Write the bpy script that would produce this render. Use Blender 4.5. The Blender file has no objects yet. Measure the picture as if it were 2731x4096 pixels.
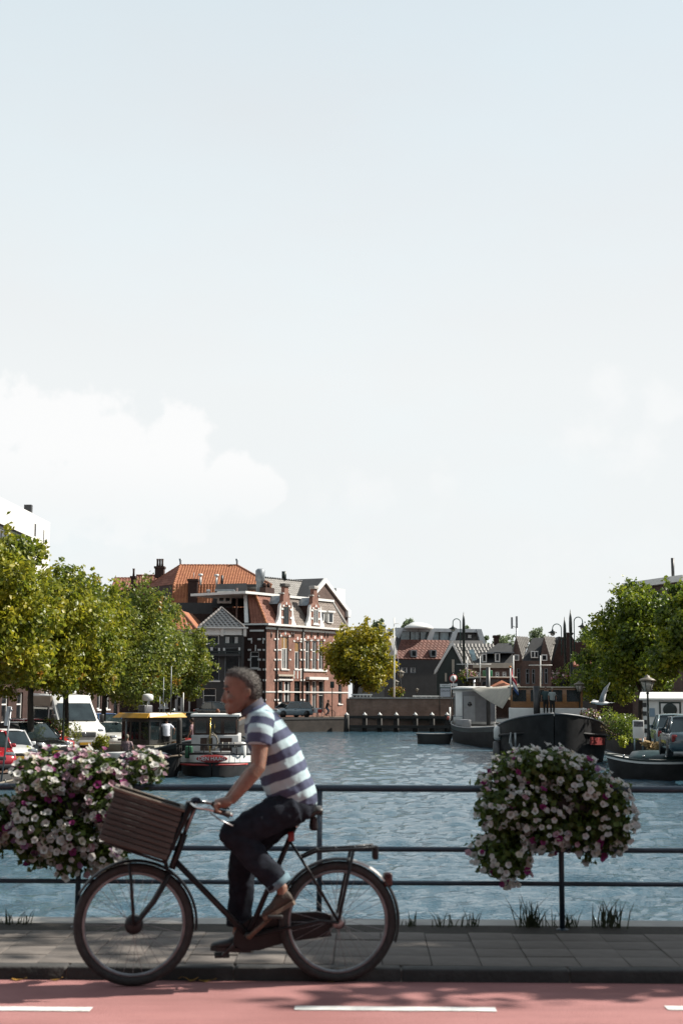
import bpy, bmesh, math, random
import numpy as np
from mathutils import Vector, Matrix, Euler

random.seed(7)
rng = np.random.default_rng(11)
S = bpy.context.scene
COL = S.collection
R = math.radians

# ------------------------------------------------------------------ camera
FPX = 4096 * 50.0 / 36.0
HORIZON = 2795
CAMZ = 1.67
cam_d = bpy.data.cameras.new('camera')
cam = bpy.data.objects.new('camera', cam_d)
COL.objects.link(cam)
S.camera = cam
cam_d.sensor_fit = 'VERTICAL'
cam_d.sensor_height = 36.0
cam_d.sensor_width = 24.0
cam_d.lens = 50.0
cam_d.clip_start = 0.1
cam_d.clip_end = 8000
pitch = math.atan((HORIZON - 2048) / FPX)
cam.location = (0, 0, CAMZ)
CAM_ROT = (Matrix.Rotation(R(0.95), 4, 'Z') @ Matrix.Rotation(math.pi / 2 + pitch, 4, 'X') @ Matrix.Rotation(R(0.2), 4, 'Z'))
cam.rotation_euler = CAM_ROT.to_euler()
cam_d.dof.use_dof = True
cam_d.dof.focus_distance = 62.0
cam_d.dof.aperture_fstop = 4.0

# ------------------------------------------------------------------ sky and sun
SUN_EL, SUN_AZ = R(43), R(13)          # azimuth counted from +X towards +Y
sun_vec = Vector((math.cos(SUN_EL) * math.cos(SUN_AZ), math.cos(SUN_EL) * math.sin(SUN_AZ), math.sin(SUN_EL)))
W = bpy.data.worlds.new('World')
S.world = W
W.use_nodes = True
nt = W.node_tree
nt.nodes.clear()
def wn(t, **k):
    n = nt.nodes.new(t)
    for a, b in k.items():
        setattr(n, a, b)
    return n
wout = wn('ShaderNodeOutputWorld'); wbg = wn('ShaderNodeBackground')
wbg.inputs['Strength'].default_value = 0.05
sky = wn('ShaderNodeTexSky', sky_type='NISHITA')
sky.sun_disc = False
sky.sun_elevation = SUN_EL
sky.sun_rotation = math.pi / 2 - SUN_AZ
sky.air_density = 1.0; sky.dust_density = 1.6; sky.ozone_density = 1.0
tc = wn('ShaderNodeTexCoord')
sep = wn('ShaderNodeSeparateXYZ')
nt.links.new(tc.outputs['Generated'], sep.inputs[0])
# thin high haze: white near the horizon, thinning with height
mr = wn('ShaderNodeMapRange', clamp=True)
mr.inputs['From Min'].default_value = 0.22; mr.inputs['From Max'].default_value = 1.0
mr.inputs['To Min'].default_value = 0.97; mr.inputs['To Max'].default_value = 0.28
nt.links.new(sep.outputs['Z'], mr.inputs['Value'])
hazec = wn('ShaderNodeMix', data_type='RGBA')
hazec.inputs['B'].default_value = (8.5, 8.85, 9.0, 1)
nt.links.new(mr.outputs[0], hazec.inputs['Factor'])
hz2 = wn('ShaderNodeMapRange', clamp=True)
hz2.inputs['From Min'].default_value = 0.24; hz2.inputs['From Max'].default_value = 0.62
nt.links.new(sep.outputs['Z'], hz2.inputs['Value'])
hzm = wn('ShaderNodeMix', data_type='RGBA')
hzm.inputs['A'].default_value = (8.95, 9.25, 9.3, 1); hzm.inputs['B'].default_value = (8.9, 10.5, 11.0, 1)
# broad uneven veils in the haze
vm = wn('ShaderNodeMapping'); vm.inputs['Scale'].default_value = (1.0, 1.0, 2.6); vm.inputs['Rotation'].default_value = (0.3, 0.5, 0.2)
nt.links.new(tc.outputs['Generated'], vm.inputs[0])
vn = wn('ShaderNodeTexNoise'); vn.inputs['Scale'].default_value = 2.4; vn.inputs['Detail'].default_value = 7; vn.inputs['Roughness'].default_value = 0.55
nt.links.new(vm.outputs[0], vn.inputs['Vector'])
va = wn('ShaderNodeMath', operation='MULTIPLY_ADD'); va.inputs[1].default_value = 1.1; va.inputs[2].default_value = -0.58
nt.links.new(vn.outputs['Fac'], va.inputs[0])
vs_ = wn('ShaderNodeMath', operation='ADD', use_clamp=True)
nt.links.new(va.outputs[0], vs_.inputs[0]); nt.links.new(hz2.outputs[0], vs_.inputs[1])
nt.links.new(vs_.outputs[0], hzm.inputs['Factor']); nt.links.new(hzm.outputs['Result'], hazec.inputs['B'])
nt.links.new(sky.outputs[0], hazec.inputs['A'])
nt.links.new(wbg.outputs[0], wout.inputs['Surface'])
sd = bpy.data.lights.new('sun', 'SUN')
sd.energy = 5.0; sd.angle = R(0.5); sd.color = (1.0, 0.94, 0.84)
so = bpy.data.objects.new('sun', sd); COL.objects.link(so)
so.rotation_euler = sun_vec.to_track_quat('Z', 'Y').to_euler()
so.location = (30, 10, 40)
S.view_settings.view_transform = 'Standard'
S.view_settings.look = 'None'
S.view_settings.exposure = 1.0
S.view_settings.gamma = 1.0
S.render.engine = 'CYCLES'
S.cycles.use_denoising = True
S.cycles.max_bounces = 6
S.cycles.diffuse_bounces = 3
S.cycles.glossy_bounces = 3
S.cycles.transmission_bounces = 4
S.cycles.transparent_max_bounces = 6
S.cycles.caustics_reflective = False
S.cycles.caustics_refractive = False
S.cycles.sample_clamp_indirect = 6

# ------------------------------------------------------------------ pixel <-> place
def ray(px, py):
    v = Vector(((px - 1365.5) / FPX, -(py - 2048) / FPX, -1.0))
    return (CAM_ROT.to_3x3() @ v)
def at(px, py, Y):
    r = ray(px, py); t = Y / r.y
    return Vector((r.x * t, Y, CAMZ + r.z * t))
def onz(px, py, z):
    r = ray(px, py); t = (z - CAMZ) / r.z
    return Vector((r.x * t, r.y * t, z))
def onplane(px, py, P0, n):
    r = ray(px, py); o = Vector((0, 0, CAMZ))
    t = (P0 - o).dot(n) / r.dot(n)
    return o + r * t
def ppm(Y): return FPX / Y

# a bank of fair weather cumulus low over the left of the canal, placed by direction in the sky
def cloud_bank(bl, amp, lo, hi, top, src, dst):
    bl_ = [(180, 1770, 250), (40, 1700, 190), (430, 1800, 230), (715, 1765, 165), (720, 1850, 190), (900, 1920, 150), (1060, 1965, 110), (330, 1960, 260), (620, 1990, 230), (60, 1960, 260)]
    bl = bl or bl_
    last = None
    for (x, y, r) in bl:
        d = ray(x, y).normalized()
        dn = wn('ShaderNodeVectorMath', operation='DISTANCE'); dn.inputs[1].default_value = d
        nt.links.new(tc.outputs['Generated'], dn.inputs[0])
        mm = wn('ShaderNodeMath', operation='MULTIPLY_ADD'); mm.inputs[1].default_value = -FPX / r; mm.inputs[2].default_value = 1.0
        nt.links.new(dn.outputs['Value'], mm.inputs[0])
        if last is None: last = mm
        else:
            mxn = wn('ShaderNodeMath', operation='SMOOTH_MAX'); mxn.inputs[2].default_value = 0.25
            nt.links.new(last.outputs[0], mxn.inputs[0]); nt.links.new(mm.outputs[0], mxn.inputs[1]); last = mxn
    n = wn('ShaderNodeTexNoise'); n.inputs['Scale'].default_value = 34; n.inputs['Detail'].default_value = 8; n.inputs['Roughness'].default_value = 0.55
    nt.links.new(tc.outputs['Generated'], n.inputs['Vector'])
    a = wn('ShaderNodeMath', operation='MULTIPLY_ADD'); a.inputs[1].default_value = amp
    nt.links.new(n.outputs['Fac'], a.inputs[0]); nt.links.new(last.outputs[0], a.inputs[2])
    m = wn('ShaderNodeMapRange', clamp=True); m.interpolation_type = 'SMOOTHSTEP'
    m.inputs['From Min'].default_value = lo; m.inputs['From Max'].default_value = hi
    nt.links.new(a.outputs[0], m.inputs['Value'])
    f = wn('ShaderNodeMapRange', clamp=True); f.interpolation_type = 'SMOOTHSTEP'     # flat hazy bases
    f.inputs['From Min'].default_value = ray(1365, 2120).normalized().z; f.inputs['From Max'].default_value = ray(1365, 1800).normalized().z
    f.inputs['To Min'].default_value = 0.35 * top; f.inputs['To Max'].default_value = 0.95 * top
    nt.links.new(sep.outputs['Z'], f.inputs['Value'])
    k = wn('ShaderNodeMath', operation='MULTIPLY'); nt.links.new(m.outputs[0], k.inputs[0]); nt.links.new(f.outputs[0], k.inputs[1])
    mix = wn('ShaderNodeMix', data_type='RGBA'); mix.inputs['B'].default_value = (9.75, 9.8, 9.8, 1)
    nt.links.new(src, mix.inputs['A']); nt.links.new(k.outputs[0], mix.inputs['Factor']); return mix.outputs['Result']
c1_ = cloud_bank(None, 2.1, 1.08, 1.45, 1.0, hazec.outputs['Result'], None)
c2_ = cloud_bank([(1300, 1985, 90), (1420, 1985, 130), (1540, 2000, 110), (1740, 1965, 130), (2370, 1740, 170), (2480, 1590, 170), (2640, 1650, 160), (2560, 1780, 150), (2600, 2240, 220), (1380, 2280, 200), (2200, 2290, 220), (500, 2270, 260)], 3.4, 1.75, 2.9, 0.5, c1_, None)
nt.links.new(c2_, wbg.inputs['Color'])

# ------------------------------------------------------------------ materials
MATS = {}
def alb(c, k=0.50):                # swatches were picked by eye from the picture: bring them to surface albedo
    k = k + (0.74 - k) * min(1, max(0, (min(c[:3]) - 0.3) / 0.35))
    return tuple(x * k for x in c[:3])
def mat(name, c, rough=0.6, var=0.12, scale=6.0, metal=0.0, bump=0.0, spec=0.5, coat=0.0, isl=0.0, c2=None, trans=0.0, objr=0.0, bscale=None, stretch=None):
    if name in MATS: return MATS[name]
    c = alb(c); c2 = alb(c2) if c2 else None
    m = bpy.data.materials.new(name); m.use_nodes = True
    t = m.node_tree; b = t.nodes['Principled BSDF']
    b.inputs['Roughness'].default_value = rough
    b.inputs['Metallic'].default_value = metal
    b.inputs['Specular IOR Level'].default_value = spec
    b.inputs['Coat Weight'].default_value = coat
    if coat: b.inputs['Coat Roughness'].default_value = 0.06
    tc = t.nodes.new('ShaderNodeTexCoord'); vec = tc.outputs['Object']
    if stretch:
        mpn = t.nodes.new('ShaderNodeMapping'); mpn.inputs['Scale'].default_value = stretch
        t.links.new(vec, mpn.inputs[0]); vec = mpn.outputs[0]
    n = t.nodes.new('ShaderNodeTexNoise'); n.inputs['Scale'].default_value = scale; n.inputs['Detail'].default_value = 5
    t.links.new(vec, n.inputs['Vector'])
    mx = t.nodes.new('ShaderNodeMix'); mx.data_type = 'RGBA'
    if c2 is None:
        a = [max(0, x * (1 - var)) for x in c[:3]]; d = [min(1, x * (1 + var)) for x in c[:3]]
    else: a, d = c, c2
    mx.inputs['A'].default_value = (*a[:3], 1); mx.inputs['B'].default_value = (*d[:3], 1)
    fac = n.outputs['Fac']
    ct = t.nodes.new('ShaderNodeMapRange'); ct.inputs['From Min'].default_value = 0.32; ct.inputs['From Max'].default_value = 0.68
    t.links.new(fac, ct.inputs['Value']); fac = ct.outputs[0]
    if isl or objr:
        g = t.nodes.new('ShaderNodeNewGeometry'); oi = t.nodes.new('ShaderNodeObjectInfo')
        ad = t.nodes.new('ShaderNodeMath'); ad.operation = 'ADD'
        fr = t.nodes.new('ShaderNodeMath'); fr.operation = 'FRACT'
        t.links.new(g.outputs['Random Per Island'], ad.inputs[0]); t.links.new(oi.outputs['Random'], ad.inputs[1]); t.links.new(ad.outputs[0], fr.inputs[0])
        k = max(isl, objr)
        m2 = t.nodes.new('ShaderNodeMix'); m2.data_type = 'FLOAT'; m2.inputs['Factor'].default_value = k
        t.links.new(fac, m2.inputs['A']); t.links.new(fr.outputs[0], m2.inputs['B']); fac = m2.outputs['Result']
    t.links.new(fac, mx.inputs['Factor'])
    t.links.new(mx.outputs['Result'], b.inputs['Base Color'])
    if bump:
        bp = t.nodes.new('ShaderNodeBump'); bp.inputs['Strength'].default_value = bump; bp.inputs['Distance'].default_value = 0.02
        nb = t.nodes.new('ShaderNodeTexNoise'); nb.inputs['Scale'].default_value = bscale or scale * 4; nb.inputs['Detail'].default_value = 4
        t.links.new(vec, nb.inputs['Vector'])
        t.links.new(nb.outputs['Fac'], bp.inputs['Height']); t.links.new(bp.outputs[0], b.inputs['Normal'])
    if trans:
        tl = t.nodes.new('ShaderNodeBsdfTranslucent'); ms = t.nodes.new('ShaderNodeMixShader'); ms.inputs[0].default_value = trans
        t.links.new(mx.outputs['Result'], tl.inputs['Color'])
        t.links.new(b.outputs[0], ms.inputs[1]); t.links.new(tl.outputs[0], ms.inputs[2])
        t.links.new(ms.outputs[0], t.nodes['Material Output'].inputs['Surface'])
    MATS[name] = m
    return m
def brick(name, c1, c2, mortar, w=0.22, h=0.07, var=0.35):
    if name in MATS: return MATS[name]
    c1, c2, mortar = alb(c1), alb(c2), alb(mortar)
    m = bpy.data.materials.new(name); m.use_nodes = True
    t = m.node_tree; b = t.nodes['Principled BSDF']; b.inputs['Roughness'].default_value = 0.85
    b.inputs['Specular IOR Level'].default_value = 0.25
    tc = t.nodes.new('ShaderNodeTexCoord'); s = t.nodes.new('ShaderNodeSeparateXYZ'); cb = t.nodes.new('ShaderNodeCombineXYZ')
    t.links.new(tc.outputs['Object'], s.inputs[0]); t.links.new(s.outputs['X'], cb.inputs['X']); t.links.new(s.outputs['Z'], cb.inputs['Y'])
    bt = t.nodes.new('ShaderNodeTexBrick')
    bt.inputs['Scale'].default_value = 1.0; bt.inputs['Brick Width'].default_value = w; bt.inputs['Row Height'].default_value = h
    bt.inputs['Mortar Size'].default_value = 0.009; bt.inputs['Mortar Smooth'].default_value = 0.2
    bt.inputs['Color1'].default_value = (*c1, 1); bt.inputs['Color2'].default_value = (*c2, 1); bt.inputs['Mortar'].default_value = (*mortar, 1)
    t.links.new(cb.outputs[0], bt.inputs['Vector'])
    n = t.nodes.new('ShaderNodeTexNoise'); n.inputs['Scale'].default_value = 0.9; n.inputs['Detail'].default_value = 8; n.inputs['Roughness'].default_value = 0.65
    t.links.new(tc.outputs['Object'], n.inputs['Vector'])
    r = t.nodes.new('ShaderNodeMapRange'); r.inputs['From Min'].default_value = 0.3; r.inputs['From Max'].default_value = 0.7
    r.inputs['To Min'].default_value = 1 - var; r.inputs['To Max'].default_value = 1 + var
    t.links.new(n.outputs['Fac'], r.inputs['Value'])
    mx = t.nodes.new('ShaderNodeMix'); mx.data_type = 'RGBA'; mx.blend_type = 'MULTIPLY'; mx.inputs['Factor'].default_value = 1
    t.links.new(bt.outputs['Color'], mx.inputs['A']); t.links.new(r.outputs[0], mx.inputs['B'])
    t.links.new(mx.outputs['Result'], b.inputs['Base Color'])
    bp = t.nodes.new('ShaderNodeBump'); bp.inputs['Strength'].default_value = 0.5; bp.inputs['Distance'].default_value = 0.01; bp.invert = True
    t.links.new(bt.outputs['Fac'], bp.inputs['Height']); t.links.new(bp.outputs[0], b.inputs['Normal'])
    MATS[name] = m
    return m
def glass(name='window glass', c=(0.02, 0.025, 0.03), rough=0.05, tw=0.0):
    if name in MATS: return MATS[name]
    m = mat(name, c, rough, 0.5, 1.5, spec=0.7)
    return m

# ------------------------------------------------------------------ mesh builder
class MB:
    def __init__(self): self.v = []; self.f = []; self.m = []; self.sm = []
    def add(self, vs, fs, mi=0, sm=False):
        o = len(self.v); self.v += [tuple(x) for x in vs]
        for f in fs: self.f.append(tuple(o + i for i in f)); self.m.append(mi); self.sm.append(sm)
        return self
    def box(self, lo, hi, mi=0, M=None):
        x0, y0, z0 = lo; x1, y1, z1 = hi
        vs = [(x0, y0, z0), (x1, y0, z0), (x1, y1, z0), (x0, y1, z0), (x0, y0, z1), (x1, y0, z1), (x1, y1, z1), (x0, y1, z1)]
        if M is not None: vs = [M @ Vector(a) for a in vs]
        return self.add(vs, [(0, 3, 2, 1), (4, 5, 6, 7), (0, 1, 5, 4), (1, 2, 6, 5), (2, 3, 7, 6), (3, 0, 4, 7)], mi)
    def cbox(self, c, s, mi=0, M=None):
        return self.box([c[i] - s[i] / 2 for i in range(3)], [c[i] + s[i] / 2 for i in range(3)], mi, M)
    def rbox(self, lo, hi, r, mi=0, M=None):          # box with its four vertical... all edges chamfered
        bm = bmesh.new(); bmesh.ops.create_cube(bm, size=1)
        for v in bm.verts:
            v.co = Vector([lo[i] + (v.co[i] + .5) * (hi[i] - lo[i]) for i in range(3)])
        bmesh.ops.bevel(bm, geom=bm.edges[:], offset=r, segments=2, profile=0.5, affect='EDGES')
        bm.verts.index_update()
        vs = [v.co.copy() for v in bm.verts]
        if M is not None: vs = [M @ a for a in vs]
        self.add(vs, [[v.index for v in f.verts] for f in bm.faces], mi, True); bm.free(); return self
    def tube(self, pts, rad, seg=8, mi=0, cap=True, closed=False, flat=1.0):
        pts = [Vector(p) for p in pts]; n = len(pts)
        if not hasattr(rad, '__len__'): rad = [rad] * n
        up = None; rings = []
        for i, p in enumerate(pts):
            if closed: d = pts[(i + 1) % n] - pts[i - 1]
            else: d = (pts[min(i + 1, n - 1)] - pts[max(i - 1, 0)])
            d = d.normalized() if d.length > 1e-9 else Vector((0, 0, 1))
            if up is None:
                a = Vector((0, 1, 0)) if abs(d.y) < 0.9 else Vector((1, 0, 0))
                up = (a - d * a.dot(d)).normalized()
            else:
                up = (up - d * up.dot(d)); up = up.normalized() if up.length > 1e-6 else d.orthogonal().normalized()
            s = d.cross(up)
            rings.append([p + (up * math.cos(2 * math.pi * k / seg) * flat + s * math.sin(2 * math.pi * k / seg)) * rad[i] for k in range(seg)])
        vs = [x for r in rings for x in r]; fs = []
        for i in range(n if closed else n - 1):
            j = (i + 1) % n
            for k in range(seg):
                l = (k + 1) % seg
                fs.append((i * seg + k, i * seg + l, j * seg + l, j * seg + k))
        if cap and not closed:
            fs.append(tuple(range(seg - 1, -1, -1))); fs.append(tuple((n - 1) * seg + k for k in range(seg)))
        return self.add(vs, fs, mi, True)
    def lathe(self, prof, seg=16, mi=0, M=None, axis='z'):
        vs = []; fs = []; n = len(prof)
        for (r, z) in prof:
            for k in range(seg):
                a = 2 * math.pi * k / seg
                p = Vector((r * math.cos(a), r * math.sin(a), z))
                if axis == 'y': p = Vector((p.x, p.z, p.y))
                if axis == 'x': p = Vector((p.z, p.x, p.y))
                vs.append(M @ p if M is not None else p)
        for i in range(n - 1):
            for k in range(seg):
                l = (k + 1) % seg
                fs.append((i * seg + k, i * seg + l, (i + 1) * seg + l, (i + 1) * seg + k))
        fs.append(tuple(range(seg - 1, -1, -1))); fs.append(tuple((n - 1) * seg + k for k in range(seg)))
        return self.add(vs, fs, mi, True)
    def prism(self, poly, ext, mi=0, sm=False):
        a = [Vector(p) for p in poly]; e = Vector(ext); n = len(a)
        return self.add(a + [p + e for p in a], [tuple(range(n))[::-1], tuple(range(n, 2 * n))] + [(i, (i + 1) % n, n + (i + 1) % n, n + i) for i in range(n)], mi, sm)
    def loft(self, rings, mi=0, cap=True, sm=True, closed=True):
        n = len(rings[0]); vs = [x for r in rings for x in r]; fs = []
        for i in range(len(rings) - 1):
            for k in range(n if closed else n - 1):
                l = (k + 1) % n
                fs.append((i * n + k, i * n + l, (i + 1) * n + l, (i + 1) * n + k))
        if cap:
            fs.append(tuple(range(n - 1, -1, -1))); fs.append(tuple((len(rings) - 1) * n + k for k in range(n)))
        return self.add(vs, fs, mi, sm)
    def ball(self, c, r, mi=0, seg=12, rings=8):
        c = Vector(c); r = Vector(r) if hasattr(r, '__len__') else Vector((r, r, r))
        vs = []; fs = []
        for i in range(1, rings):
            th = math.pi * i / rings
            for k in range(seg):
                a = 2 * math.pi * k / seg
                vs.append(c + Vector((r.x * math.sin(th) * math.cos(a), r.y * math.sin(th) * math.sin(a), r.z * math.cos(th))))
        top = len(vs); vs.append(c + Vector((0, 0, r.z))); vs.append(c - Vector((0, 0, r.z)))
        for i in range(rings - 2):
            for k in range(seg):
                l = (k + 1) % seg
                fs.append((i * seg + k, (i + 1) * seg + k, (i + 1) * seg + l, i * seg + l))
        for k in range(seg):
            l = (k + 1) % seg
            fs.append((top, k, l)); fs.append((top + 1, (rings - 2) * seg + l, (rings - 2) * seg + k))
        return self.add(vs, fs, mi, True)
    def mesh(self, name, mats, fix=True):
        me = bpy.data.meshes.new(name); me.from_pydata(self.v, [], self.f)
        for m in (mats if isinstance(mats, (list, tuple)) else [mats]): me.materials.append(m)
        me.polygons.foreach_set('material_index', self.m)
        me.polygons.foreach_set('use_smooth', self.sm)
        if fix and len(self.f) < 20000:
            bm = bmesh.new(); bm.from_mesh(me); bmesh.ops.recalc_face_normals(bm, faces=bm.faces[:]); bm.to_mesh(me); bm.free()
        me.update(); return me
    def build(self, name, mats, parent=None, fix=True, bevel=0):
        o = bpy.data.objects.new(name, self.mesh(name, mats, fix)); COL.objects.link(o)
        if parent is not None: o.parent = parent
        if bevel:
            b = o.modifiers.new('bevel', 'BEVEL'); b.width = bevel; b.segments = 2; b.limit_method = 'ANGLE'; b.angle_limit = R(40)
        return o
def tag(o, label, cat, group=None):
    o['label'] = label; o['category'] = cat
    if group: o['group'] = group
    return o
def struct(o): o['kind'] = 'structure'; return o
def empty(name, loc=(0, 0, 0), rz=0.0, label=None, cat=None, group=None):
    o = bpy.data.objects.new(name, None); COL.objects.link(o); o.location = loc; o.rotation_euler = (0, 0, rz)
    o.empty_display_size = 0.2
    if label: tag(o, label, cat, group)
    return o
def inst(name, me, parent=None, M=None):
    o = bpy.data.objects.new(name, me); COL.objects.link(o)
    if parent is not None: o.parent = parent
    if M is not None: o.matrix_basis = M
    return o
def copy_tree(o, parent=None):
    c = o.copy(); COL.objects.link(c)
    if parent is not None: c.parent = parent
    for ch in list(o.children): copy_tree(ch, c)
    return c
def frame(x, y, z, o):           # matrix from axes
    M = Matrix.Identity(4)
    for i, a in enumerate((x, y, z)):
        for j in range(3): M[j][i] = a[j]
    for j in range(3): M[j][3] = o[j]
    return M
def remesh(o, voxel, smooth=6, fac=0.5):
    r = o.modifiers.new('remesh', 'REMESH'); r.mode = 'VOXEL'; r.voxel_size = voxel; r.use_smooth_shade = True
    if smooth:
        s = o.modifiers.new('smooth', 'SMOOTH'); s.iterations = smooth; s.factor = fac
    return o
def text_mesh(txt, size, depth=0.004):
    c = bpy.data.curves.new('lettering', 'FONT'); c.body = txt; c.size = size; c.extrude = depth; c.align_x = 'CENTER'; c.align_y = 'CENTER'
    o = bpy.data.objects.new('lettering', c); COL.objects.link(o)
    dg = bpy.context.evaluated_depsgraph_get(); dg.update()
    me = bpy.data.meshes.new_from_object(o.evaluated_get(dg))
    bpy.data.objects.remove(o); bpy.data.curves.remove(c)
    return me
# ================================================================== SETTING
ZW = -1.45                     # water
ZP = 0.075                     # pavement top
YK = 8.76                      # kerb face
M_asph = mat('red asphalt', (0.51, 0.235, 0.225), 0.9, 0.10, 1.1, bump=0.6, bscale=130, c2=(0.62, 0.30, 0.29), spec=0.2)
def speckle(m, fine=260.0, amt=0.22, stain=0.16):
    t = m.node_tree; b = t.nodes['Principled BSDF']; src = b.inputs['Base Color'].links[0].from_socket
    tcn = t.nodes.new('ShaderNodeTexCoord'); mpn = t.nodes.new('ShaderNodeMapping'); mpn.inputs['Scale'].default_value = (.35, 1.6, 1)
    n1 = t.nodes.new('ShaderNodeTexNoise'); n1.inputs['Scale'].default_value = fine; n1.inputs['Detail'].default_value = 2
    n2 = t.nodes.new('ShaderNodeTexNoise'); n2.inputs['Scale'].default_value = 1.8; n2.inputs['Detail'].default_value = 7; n2.inputs['Roughness'].default_value = .65
    t.links.new(tcn.outputs['Object'], n1.inputs['Vector']); t.links.new(tcn.outputs['Object'], mpn.inputs[0]); t.links.new(mpn.outputs[0], n2.inputs['Vector'])
    for n, a, lo, hi in ((n1, amt, .3, .7), (n2, stain, .3, .7)):
        r = t.nodes.new('ShaderNodeMapRange'); r.inputs['From Min'].default_value = lo; r.inputs['From Max'].default_value = hi; r.inputs['To Min'].default_value = 1 - a; r.inputs['To Max'].default_value = 1 + a
        t.links.new(n.outputs['Fac'], r.inputs['Value'])
        mx = t.nodes.new('ShaderNodeMix'); mx.data_type = 'RGBA'; mx.blend_type = 'MULTIPLY'; mx.inputs['Factor'].default_value = 1
        t.links.new(src, mx.inputs['A']); t.links.new(r.outputs[0], mx.inputs['B']); src = mx.outputs['Result']
    t.links.new(src, b.inputs['Base Color']); return m
speckle(M_asph)
M_mark = speckle(mat('road paint', (0.68, 0.68, 0.66), 0.7, 0.15, 14, bump=0.2, bscale=120), 120, .18, .2)
M_kerb = mat('kerb stone', (0.055, 0.053, 0.052), 0.85, 0.25, 9, bump=0.4)
M_tile = speckle(mat('concrete paving', (0.24, 0.21, 0.19), 0.9, 0.2, 7, bump=0.35, bscale=90, c2=(0.31, 0.275, 0.25), objr=0.3, spec=.2), 200, .2, .2)
M_joint = mat('joint sand', (0.2, 0.175, 0.155), 0.95, 0.3, 20)
M_soil = mat('soil', (0.05, 0.04, 0.03), 0.95, 0.4, 30, bump=0.8)
M_conc = mat('pale concrete', (0.5, 0.48, 0.45), 0.85, 0.2, 3, bump=0.3)
M_concd = mat('dark concrete', (0.14, 0.13, 0.12), 0.9, 0.3, 1.5, bump=0.3)

road = struct(MB().add([(-160, -60, 0), (160, -60, 0), (160, YK, 0), (-160, YK, 0)], [(0, 1, 2, 3)]).build('road', M_asph))
for a, b in ((-330, 371), (1178, 1980), (2662, 3440)):
    p = onz(a, 4034, 0); q = onz(b, 4034, 0)
    yy = p.y; mbk = MB(); n = 14; w = 0.05; vs = []
    for i in range(n + 1):
        x = p.x + (q.x - p.x) * i / n
        e = 0.006 * rng.standard_normal(2)
        vs += [(x, yy - w + e[0] * .5, 0.004), (x, yy + w + e[1] * .5, 0.004)]
    r0 = [(p.x - 0.02, yy, 0.004)]
    mbk.add(vs, [(2 * i, 2 * i + 2, 2 * i + 3, 2 * i + 1) for i in range(n)])
    struct(mbk.build('lane_marking', M_mark))
# kerb stones
kerb = struct(MB().box((-80, YK + 0.012, -0.2), (80, YK + 0.11, ZP - 0.012)).build('kerb', M_joint))
km = MB().rbox((0.004, 0, -0.15), (0.996, 0.13, ZP), 0.012).mesh('kerb_stone', M_kerb)
for i in range(-7, 7):
    inst('kerb_stone', km, kerb, Matrix.Translation((i + 0.22, YK, rng.uniform(-0.002, 0.002))))
struct(MB().box((-80, YK + 0.02, -0.4), (-6.8, YK + 0.13, ZP - 0.002)).build('kerb', M_kerb))
struct(MB().box((7.23, YK + 0.02, -0.4), (80, YK + 0.13, ZP - 0.002)).build('kerb', M_kerb))
# pavement with its tiles
YF = 10.33                     # fence line
pav = struct(MB().box((-80, YK + 0.115, -0.3), (80, YF + 0.02, ZP - 0.015)).build('pavement', M_joint))
tm = [MB().rbox((0.0025, 0.0025, -0.03), (0.2975, 0.2975, 0.0), 0.003).mesh('paving_tile', M_tile) for _ in range(1)]
for j in range(5):
    y = YK + 0.135 + j * 0.3
    for i in range(-13, 14):
        if y + 0.3 > YF + 0.03 and j == 4: continue
        T = Matrix.Translation((i * 0.3 + 0.11, y, ZP + rng.uniform(-0.004, 0.003))) @ Matrix.Rotation(rng.uniform(-0.012, 0.012), 4, 'X') @ Matrix.Rotation(rng.uniform(-0.008, 0.008), 4, 'Y')
        inst('paving_tile', tm[0], pav, T)
for a, b in ((-80, -3.82), (4.24, 80)):
    struct(MB().box((a, YK + 0.136, -0.2), (b, YF, ZP - 0.003)).build('pavement', M_tile))
struct(MB().box((-80, YK + 1.32, -0.1), (80, YF + 0.16, ZP - 0.010)).build('verge', M_soil))
struct(MB().rbox((-80, YF + 0.13, -0.75), (80, YF + 0.52, ZP - 0.02), 0.015).build('bridge_edge', M_conc))
struct(MB().box((-14, YK, -0.8), (14, YF + 0.30, -0.32)).build('bridge_deck', M_concd))

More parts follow.
